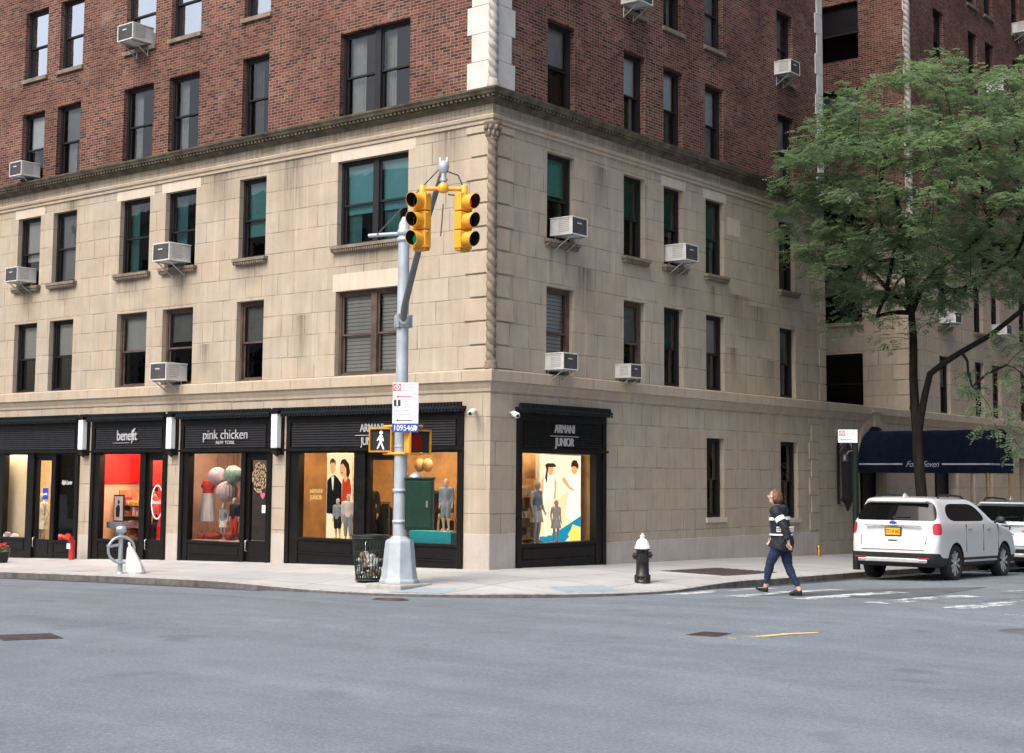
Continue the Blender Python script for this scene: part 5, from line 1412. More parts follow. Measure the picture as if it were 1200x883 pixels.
# pedestrian signals
def ped(label, loc, rz, walk):
    h = thing('pedestrian_signal', label, 'pedestrian signal', loc, rz, 'pedestrian signals')
    mb = MB(); mb.box((-.23, 0, -.21), (.23, .17, .21)); obj('housing', mb, MAT['yellow'], h, bevel=.02)
    mb = MB()
    for a, b in (((-.245, -.05, -.225), (.245, 0, -.195)), ((-.245, -.05, .195), (.245, 0, .225)), ((-.245, -.05, -.195), (-.215, 0, .195)), ((.215, -.05, -.195), (.245, 0, .195))): mb.box(a, b)
    obj('bezel', mb, MAT['yellow_dark'], h, bevel=.006)
    mb = MB(); mb.quad((-.215, -.012, -.195), (.215, -.012, -.195), (.215, -.012, .195), (-.215, -.012, .195)); obj('screen', mb, MAT['hood_in'], h)
    mb = MB()
    if walk:
        for p in ([(-.02, .095), (.03, .09), (.06, -.01), (.045, -.03), (.02, .03), (.02, -.035), (.075, -.17), (.045, -.175), (-.01, -.06), (-.06, -.165), (-.09, -.165), (-.03, -.03), (-.03, .03), (-.075, -.02), (-.09, -.005), (-.05, .06)],
                  [(.0+.036*math.cos(a*PI/6), .135+.036*math.sin(a*PI/6)) for a in range(12)]):
            mb.add([(x, -.016, z) for x, z in p], [tuple(range(len(p)))])
        obj('walking_figure', mb, emit('lit_walking_figure', (.9, .95, 1), 1.0), h, fix=False)
    else:
        pal = [(-.16, -.15), (-.03, -.17), (.05, -.10), (.06, .02), (.03, .0), (.02, .14), (-.01, .14), (-.02, .02), (-.03, .18), (-.06, .18), (-.07, .02), (-.09, .17), (-.12, .165), (-.12, .01), (-.15, .12), (-.175, .11), (-.17, -.05)]
        mb.add([(x, -.016, z) for x, z in pal], [tuple(range(len(pal)))]); obj('hand_sign', mb, emit('dim_hand_sign', (.42, .035, .02), .16), h, fix=False)
    return h
ped('yellow framed walk signal with a white walking figure left of the pole', (PX-.38, PY-.12, PZ+2.64), R(12), True)
ped('yellow pedestrian signal with a dim red hand right of the pole', (PX+.36, PY+.10, PZ+2.60), R(80), False)
t = thing('signal_bracket', 'yellow brackets holding the pedestrian signals to the pole', 'bracket', (PX, PY, PZ+2.64))
mb = MB()
for z in (.25, -.25): mb.tube([(-.38, -.05, z), (-.1, -.14, z), (.1, -.12, z), (.40, .14, z)], .024, 8)
obj('pipe', mb, MAT['yellow'], t)
mb = MB()
for z in (.25, -.25): mb.lathe([(.13, z-.03), (.142, z-.025), (.142, z+.025), (.13, z+.03)], 18)
obj('clamp', mb, MAT['yellow'], t)
# parking sign, number tag
def sign_panel(name, label, loc, rz, w, h, mat, cat='sign'):
    t = thing(name, label, cat, loc, rz)
    mb = MB(); mb.box((-w/2, 0, -h/2), (w/2, .006, h/2)); obj('panel', mb, MAT[mat], t, bevel=.0)
    return t
def ink(t, items, mat, d=-.002):
    parts = []
    for (s, x, z, size, kw) in items: parts.append((text_mesh(s, size, .0005, **kw), at(x, d, z)))
    obj('lettering', join(parts), MAT[mat], t, fix=False)
def flat(t, name, polys, mat, d=-.001):
    mb = MB()
    for p in polys: mb.add([(x, d, z) for x, z in p], [tuple(range(len(p)))])
    return obj(name, mb, MAT[mat], t, fix=False)
def rect(a, b, c, d): return [(a, c), (b, c), (b, d), (a, d)]
def arrow(x0, x1, z, w): return [(x0, z), (x0+w*3, z+w*2), (x0+w*3, z+w*.6), (x1, z+w*.6), (x1, z-w*.6), (x0+w*3, z-w*.6), (x0+w*3, z-w*2)]
def nostop(t, cx, cz, r, w):
    flat(t, 'red_square', [rect(cx-r, cx+r, cz-r, cz+r)], 'signred', -.001)
    q = [[(cx+a*math.cos(2*PI*k/24), cz+a*math.sin(2*PI*k/24)) for a in (r*.82, r*.60)] for k in range(25)]
    flat(t, 'symbol', [[q[k][0], q[k+1][0], q[k+1][1], q[k][1]] for k in range(24)] + [[(cx-r*.55, cz+r*.40), (cx-r*.40, cz+r*.55), (cx+r*.55, cz-r*.40), (cx+r*.40, cz-r*.55)], rect(cx-r*.22, cx-r*.06, cz-r*.42, cz+r*.42), rect(cx-.06*r, cx+r*.28, cz+.26*r, cz+.42*r), rect(cx-.06*r, cx+r*.28, cz-.08*r, cz+.08*r), rect(cx+.14*r, cx+r*.28, cz-.08*r, cz+.42*r)], 'signwhite', -.002)
RZ = R(33)
sx, sy = PX+.28, PY-.20
t = sign_panel('parking_sign', 'white parking sign with red top and black arrow on the signal pole', (sx, sy, PZ+3.30), RZ, .475, .74, 'signwhite')
nostop(t, -.155, .285, .066, .02)
ink(t, [('No Standing', .055, .335, .050, {}), ('7AM - 7PM', .04, .275, .045, {}), ('Except', .0, .225, .045, {}), ('Trucks Loading', .07, .175, .040, {})], 'signpink')
flat(t, 'red_arrow', [arrow(-.17, .11, .115, .014)], 'signred'); flat(t, 'red_rule', [rect(-.23, .23, .068, .075), rect(-.232, -.226, .07, .36), rect(.226, .232, .07, .36)], 'signred')
flat(t, 'dark_square', [rect(-.215, -.09, -.06, .055)], 'signdark'); ink(t, [('1', -.152, -.003, .13, dict(bold=.006))], 'signwhite', -.003)
ink(t, [('Hour', .0, .03, .045, {}), ('Metered', .02, -.02, .045, {}), ('Parking', .01, -.065, .045, {}), ('8AM - 7PM', -.08, -.145, .055, {}), ('Except Sunday', -.045, -.205, .055, {})], 'signgrey')
flat(t, 'black_arrow', [arrow(-.17, .13, -.315, .013)], 'signdark')
t = sign_panel('number_tag', 'blue tag with white figures 109546 under the parking sign', (sx, sy, PZ+2.845), RZ, .475, .145, 'signblue', 'tag')
ink(t, [('109546', -.035, .0, .145, dict(bold=.002, xs=.86))], 'signwhite'); flat(t, 'symbol', [[(.15, .05), (.19, .055), (.225, .02), (.2, -.05), (.165, -.03), (.16, -.055), (.15, -.05)]], 'signwhite', -.002)
# green cabinet strapped to the pole
t = thing('signal_cabinet', 'dark green control cabinet strapped to the right of the signal pole', 'cabinet', (PX+.37, PY+.12, PZ+1.02), R(36))
mb = MB(); mb.box((-.25, -.16, 0), (.25, .16, .92)); mb.box((-.27, -.18, .90), (.27, .18, .945)); obj('case', mb, MAT['green'], t, bevel=.015)
mb = MB(); mb.box((-.22, -.172, .04), (.22, -.16, .87)); obj('door', mb, MAT['green'], t, bevel=.006); mb = MB(); mb.box((.13, -.19, .40), (.17, -.172, .52)); obj('handle', mb, MAT['dsteel'], t, bevel=.004)
mb = MB(); mb.lathe([(.12, .945), (.10, .99), (.04, 1.03), (0, 1.04)], 16, (-.08, 0, 0)); obj('cap', mb, MAT['steel'], t)
# street basket with rubbish
cx, cy = -.25, -3.20; cz = walk_z(cx, cy)
t = thing('litter_basket', 'dark green wire litter basket full of rubbish beside the signal pole', 'bin', (cx, cy, cz))
mb = MB(); n = 30; r0, r1, H = .25, .335, .84
for z, r, w in ((.03, r0+.01, .016), (.28, .28, .008), (.55, .305, .008), (.80, .332, .016), (.84, r1, .018)):
    mb.tube([(r*math.cos(2*PI*k/36), r*math.sin(2*PI*k/36), z) for k in range(37)], w, 6, False)
for k in range(n):
    a = 2*PI*k/n; q = a+.0
    mb.tube([(r0*math.cos(a), r0*math.sin(a), .02), (r1*math.cos(q), r1*math.sin(q), .84)], .0075, 5, False)
for k in range(0, n, 1):
    a = 2*PI*k/n; b = 2*PI*(k+2)/n
    mb.tube([(r0*math.cos(a), r0*math.sin(a), .02), ((r0+.05)*math.cos(b), (r0+.05)*math.sin(b), .42), (r1*math.cos(a), r1*math.sin(a), .84)], .005, 4, False)
obj('wire_basket', mb, MAT['darkgreen'], t)
mb = MB(); mb.lathe([(0, .02), (.245, .02)], 30); obj('floor_disc', mb, MAT['darkgreen'], t, fix=False)
rnd = random.Random(5)
cols = [MAT['bag'], MAT['cloth_tan'], MAT['cloth_pale'], MAT['merch'], MAT['cloth_black']]
mb = MB()
for k in range(60):
    a = rnd.uniform(0, 2*PI); z = rnd.uniform(.08, .50); r = rnd.uniform(.05, .215)
    mb.mi = rnd.choice((0, 0, 0, 1, 2, 2, 3, 4)); mb.ell((r*math.cos(a), r*math.sin(a), z), (rnd.uniform(.03, .085), rnd.uniform(.03, .085), rnd.uniform(.03, .09)), 7, 5)
o = obj('rubbish', mb, cols, t); o['kind'] = 'stuff'
def bag(label, loc, s, rz=0, lean=0, seed=1, mat='bag'):
    rnd = random.Random(seed); me = bpy.data.meshes.new('sack'); bm = bmesh.new(); bmesh.ops.create_icosphere(bm, subdivisions=4, radius=1)
    for v in bm.verts:
        p = v.co.copy(); nz = mnoise.noise(p*1.6+Vector((seed, 0, 0)))*.22 + mnoise.noise(p*4.2+Vector((0, seed, 0)))*.10 + abs(mnoise.noise(p*7+Vector((seed, 3, 0))))*.05
        w = 1+nz
        if p.z > -.1: w *= 1-(p.z+.1)*.52
        q = p*w
        z = q.z*s[2]+s[2]*.82; z = max(0, z)
        v.co = (q.x*s[0]+lean*z, q.y*s[1], z)
    bm.to_mesh(me); bm.free(); me.polygons.foreach_set('use_smooth', [True]*len(me.polygons))
    o = obj('rubbish_bag', me, MAT[mat]); o.location = loc; o.rotation_euler = (0, 0, rz); return tag(o, label, 'rubbish bag')
bag('small white rubbish bag between the litter basket and the signal pole', (.16, -3.0, walk_z(.1, -3.0)), (.12, .12, .19), 0, 0, 3)

# ------------------------------------------------------------------ hydrant
hx, hy = 3.50, .30
t = thing('fire_hydrant', 'black fire hydrant with a white domed top on the side street footway', 'fire hydrant', (hx, hy, walk_z(hx, hy)), R(38)); t.scale = (.86, .86, 1)
mb = MB(); mb.lathe([(.175, 0), (.175, .05), (.155, .055), (.155, .10), (.175, .105), (.175, .14), (.145, .16), (.140, .40), (.146, .42), (.146, .45), (.135, .46), (.135, .60), (.165, .615), (.165, .635)], 28); obj('barrel', mb, MAT['iron'], t)
mb = MB(); mb.lathe([(.168, .636), (.168, .665), (.15, .69), (.145, .74), (.10, .80), (.05, .83), (.045, .86), (.055, .865), (.055, .885), (.02, .90), (.018, .93), (0, .935)], 28)
for k in range(8): mb.lathe([(.018, .64), (.018, .69), (0, .695)], 6, (.152*math.cos(PI*k/4+.2), .152*math.sin(PI*k/4+.2), 0))
obj('bonnet', mb, MAT['white'], t)
for nm, d, r, z in (('side_nozzle', (1, 0), .055, .52), ('side_nozzle', (-1, 0), .055, .50), ('front_nozzle', (0, -1), .075, .47)):
    mb = MB(); dv = Vector((d[0], d[1], 0)); c = Vector((0, 0, z)); mb.tube([c+dv*.11, c+dv*.165], r, 14); mb.tube([c+dv*.165, c+dv*.20], r*1.18, 8); mb.tube([c+dv*.20, c+dv*.225], r*.45, 5); obj(nm, mb, MAT['iron'], t)
mb = MB()
for z in (.0775, .122):
    for k in range(10): mb.lathe([(.016, z-.02), (.016, z+.02), (0, z+.022)], 6, (.163*math.cos(PI*k/5), .163*math.sin(PI*k/5), 0))
obj('bolt', mb, MAT['iron'], t)
# brass bollard / standpipe
t = thing('standpipe', 'short brass standpipe rising from the footway by the stone wall', 'standpipe', (.42, 13.75, walk_z(.42, 13.75)))
mb = MB(); mb.lathe([(.055, 0), (.055, .20), (.05, .21)], 14); obj('pipe', mb, MAT['brass'], t); mb = MB(); mb.lathe([(.065, .20), (.068, .27), (.05, .30), (0, .31)], 8); obj('cap', mb, MAT['brass'], t)
# red siamese standpipe left
t = thing('standpipe', 'red standpipe with a white tag against the black shopfront at the left', 'standpipe', (-13.50, -.42, walk_z(-13.5, -.42)))
mb = MB(); mb.tube([(0, 0, 0), (0, 0, .50)], .075, 14); mb.tube([(0, 0, .42), (-.05, -.06, .55), (-.20, -.16, .58)], .06, 10); mb.tube([(0, 0, .42), (.03, -.06, .55), (.08, -.16, .60)], .06, 10); obj('pipe', mb, MAT['red'], t)
mb = MB(); mb.tube([(-.20, -.16, .58), (-.27, -.21, .585)], .078, 10); mb.tube([(.08, -.16, .60), (.11, -.23, .605)], .078, 10); obj('cap', mb, MAT['red'], t)
mb = MB(); mb.box((-.11, -.085, .28), (.04, -.08, .42)); obj('tag', mb, MAT['white'], t)
# bicycle ring rack and leaning bag
rx, ry = -6.75, -3.95; rz0 = walk_z(rx, ry)
t = thing('bicycle_rack', 'grey post with a steel ring for bicycles near the kerb at left', 'bicycle rack', (rx, ry, rz0), R(66))
mb = MB(); mb.lathe([(.05, 0), (.05, .84)], 14); mb.lathe([(.09, 0), (.09, .02), (.05, .04)], 14); obj('post', mb, MAT['steel'], t)
mb = MB(); mb.tube([(.27*math.cos(2*PI*k/40), -.06, .50+.27*math.sin(2*PI*k/40)) for k in range(41)], .028, 10, False); obj('ring', mb, MAT['steel'], t)
mb = MB(); mb.lathe([(.055, .84), (.11, .87), (.12, .93), (.10, .98), (0, 1.0)], 14); mb.tube([(-.05, -.02, .60), (-.22, -.05, .57), (-.30, -.06, .58)], .03, 8); obj('cap', mb, MAT['steel'], t)
def tall_bag(label, loc, h, r0, lean, seed):
    mb = MB(); n, m = 48, 26; vs = []; fs = []
    for i in range(m+1):
        q = i/m; z = h*q; r = r0*(1-q)**.62*(1 if q > .06 else .86)+.012
        for k in range(n):
            a = 2*PI*k/n
            w = 1+.16*mnoise.noise(Vector((math.cos(a)*1.6, math.sin(a)*1.6, q*2.0+seed)))+.10*mnoise.noise(Vector((math.cos(a)*4.5, math.sin(a)*4.5, q*1.6+seed)))
            vs.append((r*w*math.cos(a)*1.05+lean*q, r*w*math.sin(a)*.8, z))
    fs = [(i*n+k, i*n+(k+1) % n, (i+1)*n+(k+1) % n, (i+1)*n+k) for i in range(m) for k in range(n)]
    mb.add(vs, fs, True)
    mb.tube([(lean*.97, 0, h*.97), (lean*1.02-.03, .01, h*1.06), (lean*1.05-.06, .02, h*1.10)], [.022, .03, .012], 8)
    o = obj('rubbish_bag', mb, MAT['bag']); o.location = loc; return tag(o, label, 'rubbish bag')
tall_bag('tall white rubbish bag leaning on the bicycle ring post', (-6.30, -3.88, walk_z(-6.30, -3.9)), .58, .22, -.24, 8)
# planter at the left edge
px_, py_ = -14.45, -1.9; t = thing('planter', 'dark planter of red flowers at the left edge of the footway', 'planter', (px_, py_, walk_z(px_, py_)))
mb = MB(); mb.lathe([(.20, 0), (.26, .24), (.28, .25), (.28, .28), (.24, .28), (.23, .24), (0, .24)], 20); obj('pot', mb, MAT['iron'], t)
mb = MB(); rnd = random.Random(2)
for k in range(240):
    a = rnd.uniform(0, 2*PI); r = rnd.uniform(0, .28); z = .28+rnd.uniform(0, .16)*(1-r*2)
    d = Vector((rnd.uniform(-1, 1), rnd.uniform(-1, 1), rnd.uniform(-.3, 1))).normalized()*.06; e = d.cross(Vector((0, 0, 1))).normalized()*.02; p = Vector((r*math.cos(a), r*math.sin(a), z))
    mb.add([p-d*.5, p+e, p+d*.5, p-e], [(0, 1, 2, 3)])
obj('foliage', mb, MAT['leaf'], t, fix=False)
mb = MB()
for k in range(26):
    a = rnd.uniform(0, 2*PI); r = rnd.uniform(0, .25); mb.ell((r*math.cos(a), r*math.sin(a), .38+rnd.uniform(0, .10)), (.035, .035, .025), 6, 4)
obj('flower', mb, MAT['cloth_red'], t)

# ------------------------------------------------------------------ right hand street furniture
qx, qy = 4.02, 8.45; qz = walk_z(qx, qy)
t = thing('sign_post', 'dark green post at the kerb behind the white car', 'post', (qx, qy, qz))
mb = MB(); mb.lathe([(.085, -.05), (.085, .5), (.075, .55), (.068, 3.0), (.072, 3.02), (.072, 3.06), (0, 3.09)], 14); obj('shaft', mb, MAT['postgreen'], t)
mb = MB(); mb.tube([(0, 0, 2.72), (-.10, -.12, 2.70), (-.16, -.16, 2.60)], .03, 8); mb.lathe([(.09, -.06), (.07, .06), (.03, .10)], 12, (-.17, -.17, 2.54)); obj('fitting', mb, MAT['iron'], t)
t = sign_panel('parking_sign', 'small white parking sign with a red square on the dark green post', (qx-.10, qy-.16, qz+3.06), R(33), .44, .30, 'signwhite')
nostop(t, -.13, .062, .062, .02); ink(t, [('No Parking', .075, .10, .045, {}), ('8AM-6PM', .07, .05, .045, {}), ('Mon-Fri', .06, .0, .045, {})], 'signgrey'); flat(t, 'dark_arrow', [arrow(-.17, .10, -.085, .013)], 'signred')
# wall lantern by the entrance
t = thing('wall_lantern', 'tall black iron lantern on the stone wall beside the canopy entrance', 'lantern', (.02, 15.80, .95))
mb = MB(); mb.box((.0, -.05, .2), (.04, .05, 1.95)); mb.tube([(.03, 0, 1.75), (.22, 0, 1.95), (.30, 0, 1.80)], .02, 8); mb.tube([(.03, 0, .35), (.2, 0, .25), (.30, 0, .35)], .02, 8); obj('bracket', mb, MAT['iron'], t)
mb = MB(); mb.lathe([(.02, .0), (.06, .08), (.15, .30), (.20, .36), (.20, .40), (.17, .42), (.20, 1.55), (.23, 1.58), (.20, 1.66), (.10, 1.86), (.04, 1.95), (.05, 2.02), (0, 2.15)], 6, (.30, 0, 0), smooth=False); obj('cage', mb, MAT['iron'], t, bevel=.006)
# canopy
AY0, AY1, AXE = 16.95, 18.75, 4.05; r = (AY1-AY0)/2; ac = (AY0+AY1)/2
t = thing('entrance_canopy', 'navy canvas barrel canopy running from the wing entrance to the kerb', 'canopy', (0, ac, 0))
mb = MB(); n = 24; xs_ = [.12+(AXE-.12)*k/12 for k in range(13)]; vs = []; fs = []
for i, x in enumerate(xs_):
    sag = -.012*abs(math.sin(PI*i/3))
    prof = [(-r, 2.06), (-r-.004, 2.2), (-r, 2.36)] + [(-r*math.cos(PI*k/n), 2.36+(.94+sag)*math.sin(PI*k/n)) for k in range(1, n)] + [(r, 2.36), (r+.004, 2.2), (r, 2.06)]
    vs += [(x, a, b) for a, b in prof]
m_ = len(prof)
fs = [(i*m_+k, (i+1)*m_+k, (i+1)*m_+k+1, i*m_+k+1) for i in range(12) for k in range(m_-1)]
mb.add(vs, fs, True)
obj('canvas', mb, MAT['navy'], t, fix=False)
mb = MB(); endp = [(AXE+.002, a, b) for a, b in prof]; mb.add(endp, [tuple(range(len(endp)))]); obj('end_panel', mb, MAT['navy_end'], t, fix=False)
mb = MB(); mb.box((.15, -r-.010, 2.285), (1.48, -r-.005, 2.33)); mb.box((2.66, -r-.010, 2.285), (AXE, -r-.005, 2.33)); mb.box((AXE+.006, -r, 2.285), (AXE+.011, -.18, 2.33)); mb.box((AXE+.006, .18, 2.285), (AXE+.011, r, 2.33)); obj('stripe', mb, MAT['canvas_white'], t)
parts = [(text_mesh('Forty Seven', .25, .002, .5, .86, .95), at(2.07, -r-.008, 2.30)), (text_mesh('47', .22, .002, .3, .9), at(AXE+.008, 0, 2.30, PI/2))]
obj('lettering', join(parts), MAT['canvas_white'], t, fix=False)
for y in (-r+.06, r-.06):
    mb = MB(); mb.tube([(AXE-.10, y, walk_z(AXE-.1, ac+y)-.02), (AXE-.10, y, 2.3)], .028, 12); obj('brass_pole', mb, MAT['brass'], t)
mb = MB()
for i in (0, 4, 8, 11): mb.tube([(xs_[i], a*.965, b-.035) for a, b in prof[2:-2]], .014, 6)
obj('hoop', mb, MAT['dsteel'], t)
# doorman
H = 1.78; j = pose(H)
t = thing('person', 'person in dark coat and white shirt standing at the canopy entrance', 'person', (2.9, 16.5, walk_z(2.9, 16.5)), R(35))
mb = MB(); torso(mb, j, H); head(mb, j, H)
for s in 'LR': arm(mb, j, H, s); hand(mb, j, H, s); leg(mb, j, H, s); foot(mb, j, H, s)
obj('body', remesh(mb, .011), MAT['skin'], t)
mb = MB(); torso(mb, j, H, .02); [arm(mb, j, H, s, .016, .97) for s in 'LR']; mb.tube([j['pelvis']+Vector((0, 0, .1)), j['pelvis']-Vector((0, 0, .22))], [(.17, .13), (.20, .16)], 14); obj('coat', remesh(mb, .014), MAT['jacket'], t)
mb = MB(); [leg(mb, j, H, s, .016, .95) for s in 'LR']; obj('trousers', remesh(mb, .014), MAT['cloth_black'], t)
mb = MB(); mb.add([(-.05, -.125, 1.46), (.05, -.125, 1.46), (.0, -.14, 1.20)], [(0, 1, 2)]); obj('shirt_front', mb, MAT['white'], t, fix=False)
mb = MB(); mb.ell(j['head']+Vector((0, .02, .035)), (.08, .095, .09), 14, 10); obj('hair', mb, MAT['cloth_black'], t)
# ------------------------------------------------------------------ cars
def make_car(label, loc, rz, paint, LV, L, wheels, track, wr, tail='wide'):
    t = thing('parked_car', label, 'car', loc, rz, 'cars parked at the kerb')
    FR_ = [0, .10, .345, .375, .645, .675, .90, 1]
    def ring(i):
        z, yr, yf, hw, rr, rf = LV[i]; half = []
        bow = .05 if i < len(LV)-3 else .03
        for x in (0, .5*(hw-rr), hw-rr): half.append((x, yr+bow*(x/hw)**2))
        half.append((hw-rr*.22, yr+bow+rr*.30))
        y0, y1 = yr+bow+rr, yf-rf
        for f in FR_: half.append((hw-.012*(1 if f in (0, 1) else 0), y0+(y1-y0)*f))
        half.append((hw-rf*.27, yf-rf*.30))
        for x in (hw-rf, .5*(hw-rf), 0): half.append((x, yf-.07*(x/hw)**2))
        full = half + [(-x, y) for x, y in half[-2:0:-1]]
        return [(x, y, z) for x, y in full], len(half)
    rings = [ring(i) for i in range(len(LV))]; nh = rings[0][1]; n = len(rings[0][0])
    vs = [p for r_, _ in rings for p in r_]; fs = []; ms = []
    iw = [k for k, l in enumerate(LV) if l[0] == WB][0]
    def half_col(k): return k if k < nh-1 else (n-1-k)
    for i in range(len(LV)-1):
        for k in range(n):
            fs.append((i*n+k, i*n+(k+1) % n, (i+1)*n+(k+1) % n, (i+1)*n+k))
            c = half_col(k); m = 0
            if i < (2 if 4 <= c <= 10 else 3): m = 1
            if i == iw and (c in (0, 1, 2) or c in (5, 6, 7, 8, 9) or c in (12, 13)): m = 2
            if (i in (7, 8) if tail == 'wide' else i == 7) and c in ((2, 3) if tail == 'wide' else (1, 2, 3)): m = 3
            ms.append(m)
    fs.append(tuple(range(n))[::-1]); ms.append(1)
    top = (len(LV)-1)*n; fs.append(tuple(range(top, top+n))); ms.append(0)
    me = bpy.data.meshes.new('car_cage'); me.from_pydata(vs, [], fs)
    for m in (MAT[paint], MAT['cladding'], MAT['carglass'], MAT['redlens'], MAT['hood_in']): me.materials.append(m)
    me.polygons.foreach_set('material_index', ms); me.update(); fixnormals(me)
    # crease the borders between materials
    bm = bmesh.new(); bm.from_mesh(me); cl = bm.edges.layers.float.new('crease_edge')
    for e in bm.edges:
        q = {f.material_index for f in e.link_faces}
        if len(q) > 1: e[cl] = 1.0
    bm.to_mesh(me); bm.free()
    cut = MB(); 
    for wy in wheels:
        for s in (-1, 1):
            cut.tube([(s*(track-.30), wy, wr-.01), (s*(track+.4), wy, wr-.01)], wr+.065, 40)
    cm = cut.mesh('arch_cut', [MAT['hood_in']]); fixnormals(cm)
    co = bpy.data.objects.new('arch_cut', cm); COL.objects.link(co)
    # cutter carries the fifth material
    for m in (MAT[paint], MAT['cladding'], MAT['carglass'], MAT['redlens']): pass
    cm.materials.clear()
    for m in (MAT[paint], MAT['cladding'], MAT['carglass'], MAT['redlens'], MAT['hood_in']): cm.materials.append(m)
    cm.polygons.foreach_set('material_index', [4]*len(cm.polygons))
    out = evaluated(me, [('SUBSURF', dict(levels=2, render_levels=2)), ('BOOLEAN', dict(operation='DIFFERENCE', object=co, solver='EXACT'))])
    bpy.data.objects.remove(co)
    names = {0: 'body', 1: 'lower_cladding', 2: 'window', 3: 'tail_lamp', 4: 'wheel_arch'}
    V = [v.co.copy() for v in out.vertices]
    groups = {}
    for p in out.polygons: groups.setdefault(p.material_index, []).append(tuple(p.vertices))
    matl = {0: MAT[paint], 1: MAT['cladding'], 2: MAT['carglass'], 3: MAT['redlens'], 4: MAT['hood_in']}
    for mi, polys in groups.items():
        pieces = {'': polys}
        if mi == 3:
            pieces = {'a': [p for p in polys if V[p[0]].x > 0], 'b': [p for p in polys if V[p[0]].x <= 0]}
        if mi == 2:
            pieces = {'r': [], 'f': [], 'sl': [], 'sr': []}
            for p in polys:
                c = sum((V[i] for i in p), Vector())/len(p)
                if abs(c.x) < LV[iw][3]-.24 and c.y < L*.3: pieces['r'].append(p)
                elif abs(c.x) < LV[iw][3]-.24: pieces['f'].append(p)
                elif c.x > 0: pieces['sl'].append(p)
                else: pieces['sr'].append(p)
        for key, pl in pieces.items():
            if not pl: continue
            mb = MB(); used = {}; f2 = []; v2 = []
            for p in pl:
                q = []
                for i in p:
                    if i not in used: used[i] = len(v2); v2.append(tuple(V[i]))
                    q.append(used[i])
                f2.append(tuple(q))
            mb.add(v2, f2, True)
            nm = {'r': 'rear_window', 'f': 'windscreen'}.get(key, 'side_window' if mi == 2 else names[mi])
            o = obj(nm, mb, matl[mi], t, fix=False)
            o.data.set_sharp_from_angle(angle=R(38)) if hasattr(o.data, 'set_sharp_from_angle') else None
    # wheels
    for wy in wheels:
        for s in (-1, 1):
            w = MB(); pr = [(wr-.11, -.10), (wr-.02, -.115), (wr, -.085), (wr, .085), (wr-.02, .115), (wr-.10, .118), (wr-.115, .09)]
            w.lathe(pr, 40, cap=False); w.v = [(s*(track-.12)+z*s, wy+x, wr+y) for x, y, z in w.v]
            o = obj('wheel', w, MAT['tyre'], t)
            g = MB(); rr = wr-.115; g.lathe([(rr+.012, .10), (rr-.01, .095), (rr-.03, .03), (.06, .015), (0, .015)], 36, cap=False); g.v = [(s*(track-.12)+z*s, wy+x, wr+y) for x, y, z in g.v]
            obj('hub', g, MAT['hood_in'], o)
            g = MB()
            for k in range(5):
                for dd in (-.16, .16):
                    a = 2*PI*k/5+dd; a2 = 2*PI*k/5+dd*1.9
                    p0 = Vector((.05*math.cos(a), .05*math.sin(a), 0)); p1 = Vector((rr*math.cos(a2), rr*math.sin(a2), 0)); tn = Vector((-math.sin(a2), math.cos(a2), 0))*.021
                    g.add([tuple(q+Vector((0, 0, h))) for h in (.07, .095) for q in (p0-tn, p0+tn, p1+tn*1.3, p1-tn*1.3)], [(0, 1, 2, 3), (4, 5, 6, 7), (0, 1, 5, 4), (1, 2, 6, 5), (2, 3, 7, 6), (3, 0, 4, 7)])
            g.lathe([(.055, .08), (.05, .105), (0, .108)], 14); g.lathe([(rr, .085), (rr+.014, .104), (rr+.016, .09)], 36, cap=False)
            g.v = [(s*(track-.12)+z*s, wy+x, wr+y) for x, y, z in g.v]
            obj('rim', g, MAT['alloy'], o)
    return t
def deco(t, name, boxes, mat, bevel=.008, lab=None):
    mb = MB()
    for a, b in boxes: mb.box(a, b)
    o = obj(name, mb, MAT[mat], t, bevel=bevel)
    return o
WB, TLB = 1.27, .98
LV = [(.27, .22, 4.72, .86, .2, .3), (.33, .07, 4.90, .955, .2, .35), (.50, .015, 4.98, .985, .2, .35), (.60, .0, 5.0, .99, .2, .35), (.66, .0, 5.0, .99, .2, .36),
      (.80, .03, 4.97, .995, .18, .38), (.965, .085, 4.90, 1.0, .15, .40), (.98, .09, 4.88, 1.0, .15, .40), (1.10, .10, 4.72, .995, .15, .42), (1.225, .12, 3.86, .975, .15, .42), (1.27, .15, 3.62, .955, .15, .36),
      (1.64, .36, 2.88, .825, .14, .26), (1.70, .28, 2.72, .775, .15, .28), (1.755, .34, 2.55, .71, .18, .28), (1.78, .70, 2.25, .54, .2, .2), (1.788, 1.0, 1.9, .28, .12, .12)]
CX, CY = 5.83, 6.30
car = make_car('white sport utility vehicle with orange number plate parked at the kerb', (CX, CY, road_z(CX+.75, CY+1.4)-.005), 0, 'carwhite', LV, 5.0, (1.06, 3.92), .985, .385)
car.rotation_euler = (R(-.9), 0, 0)
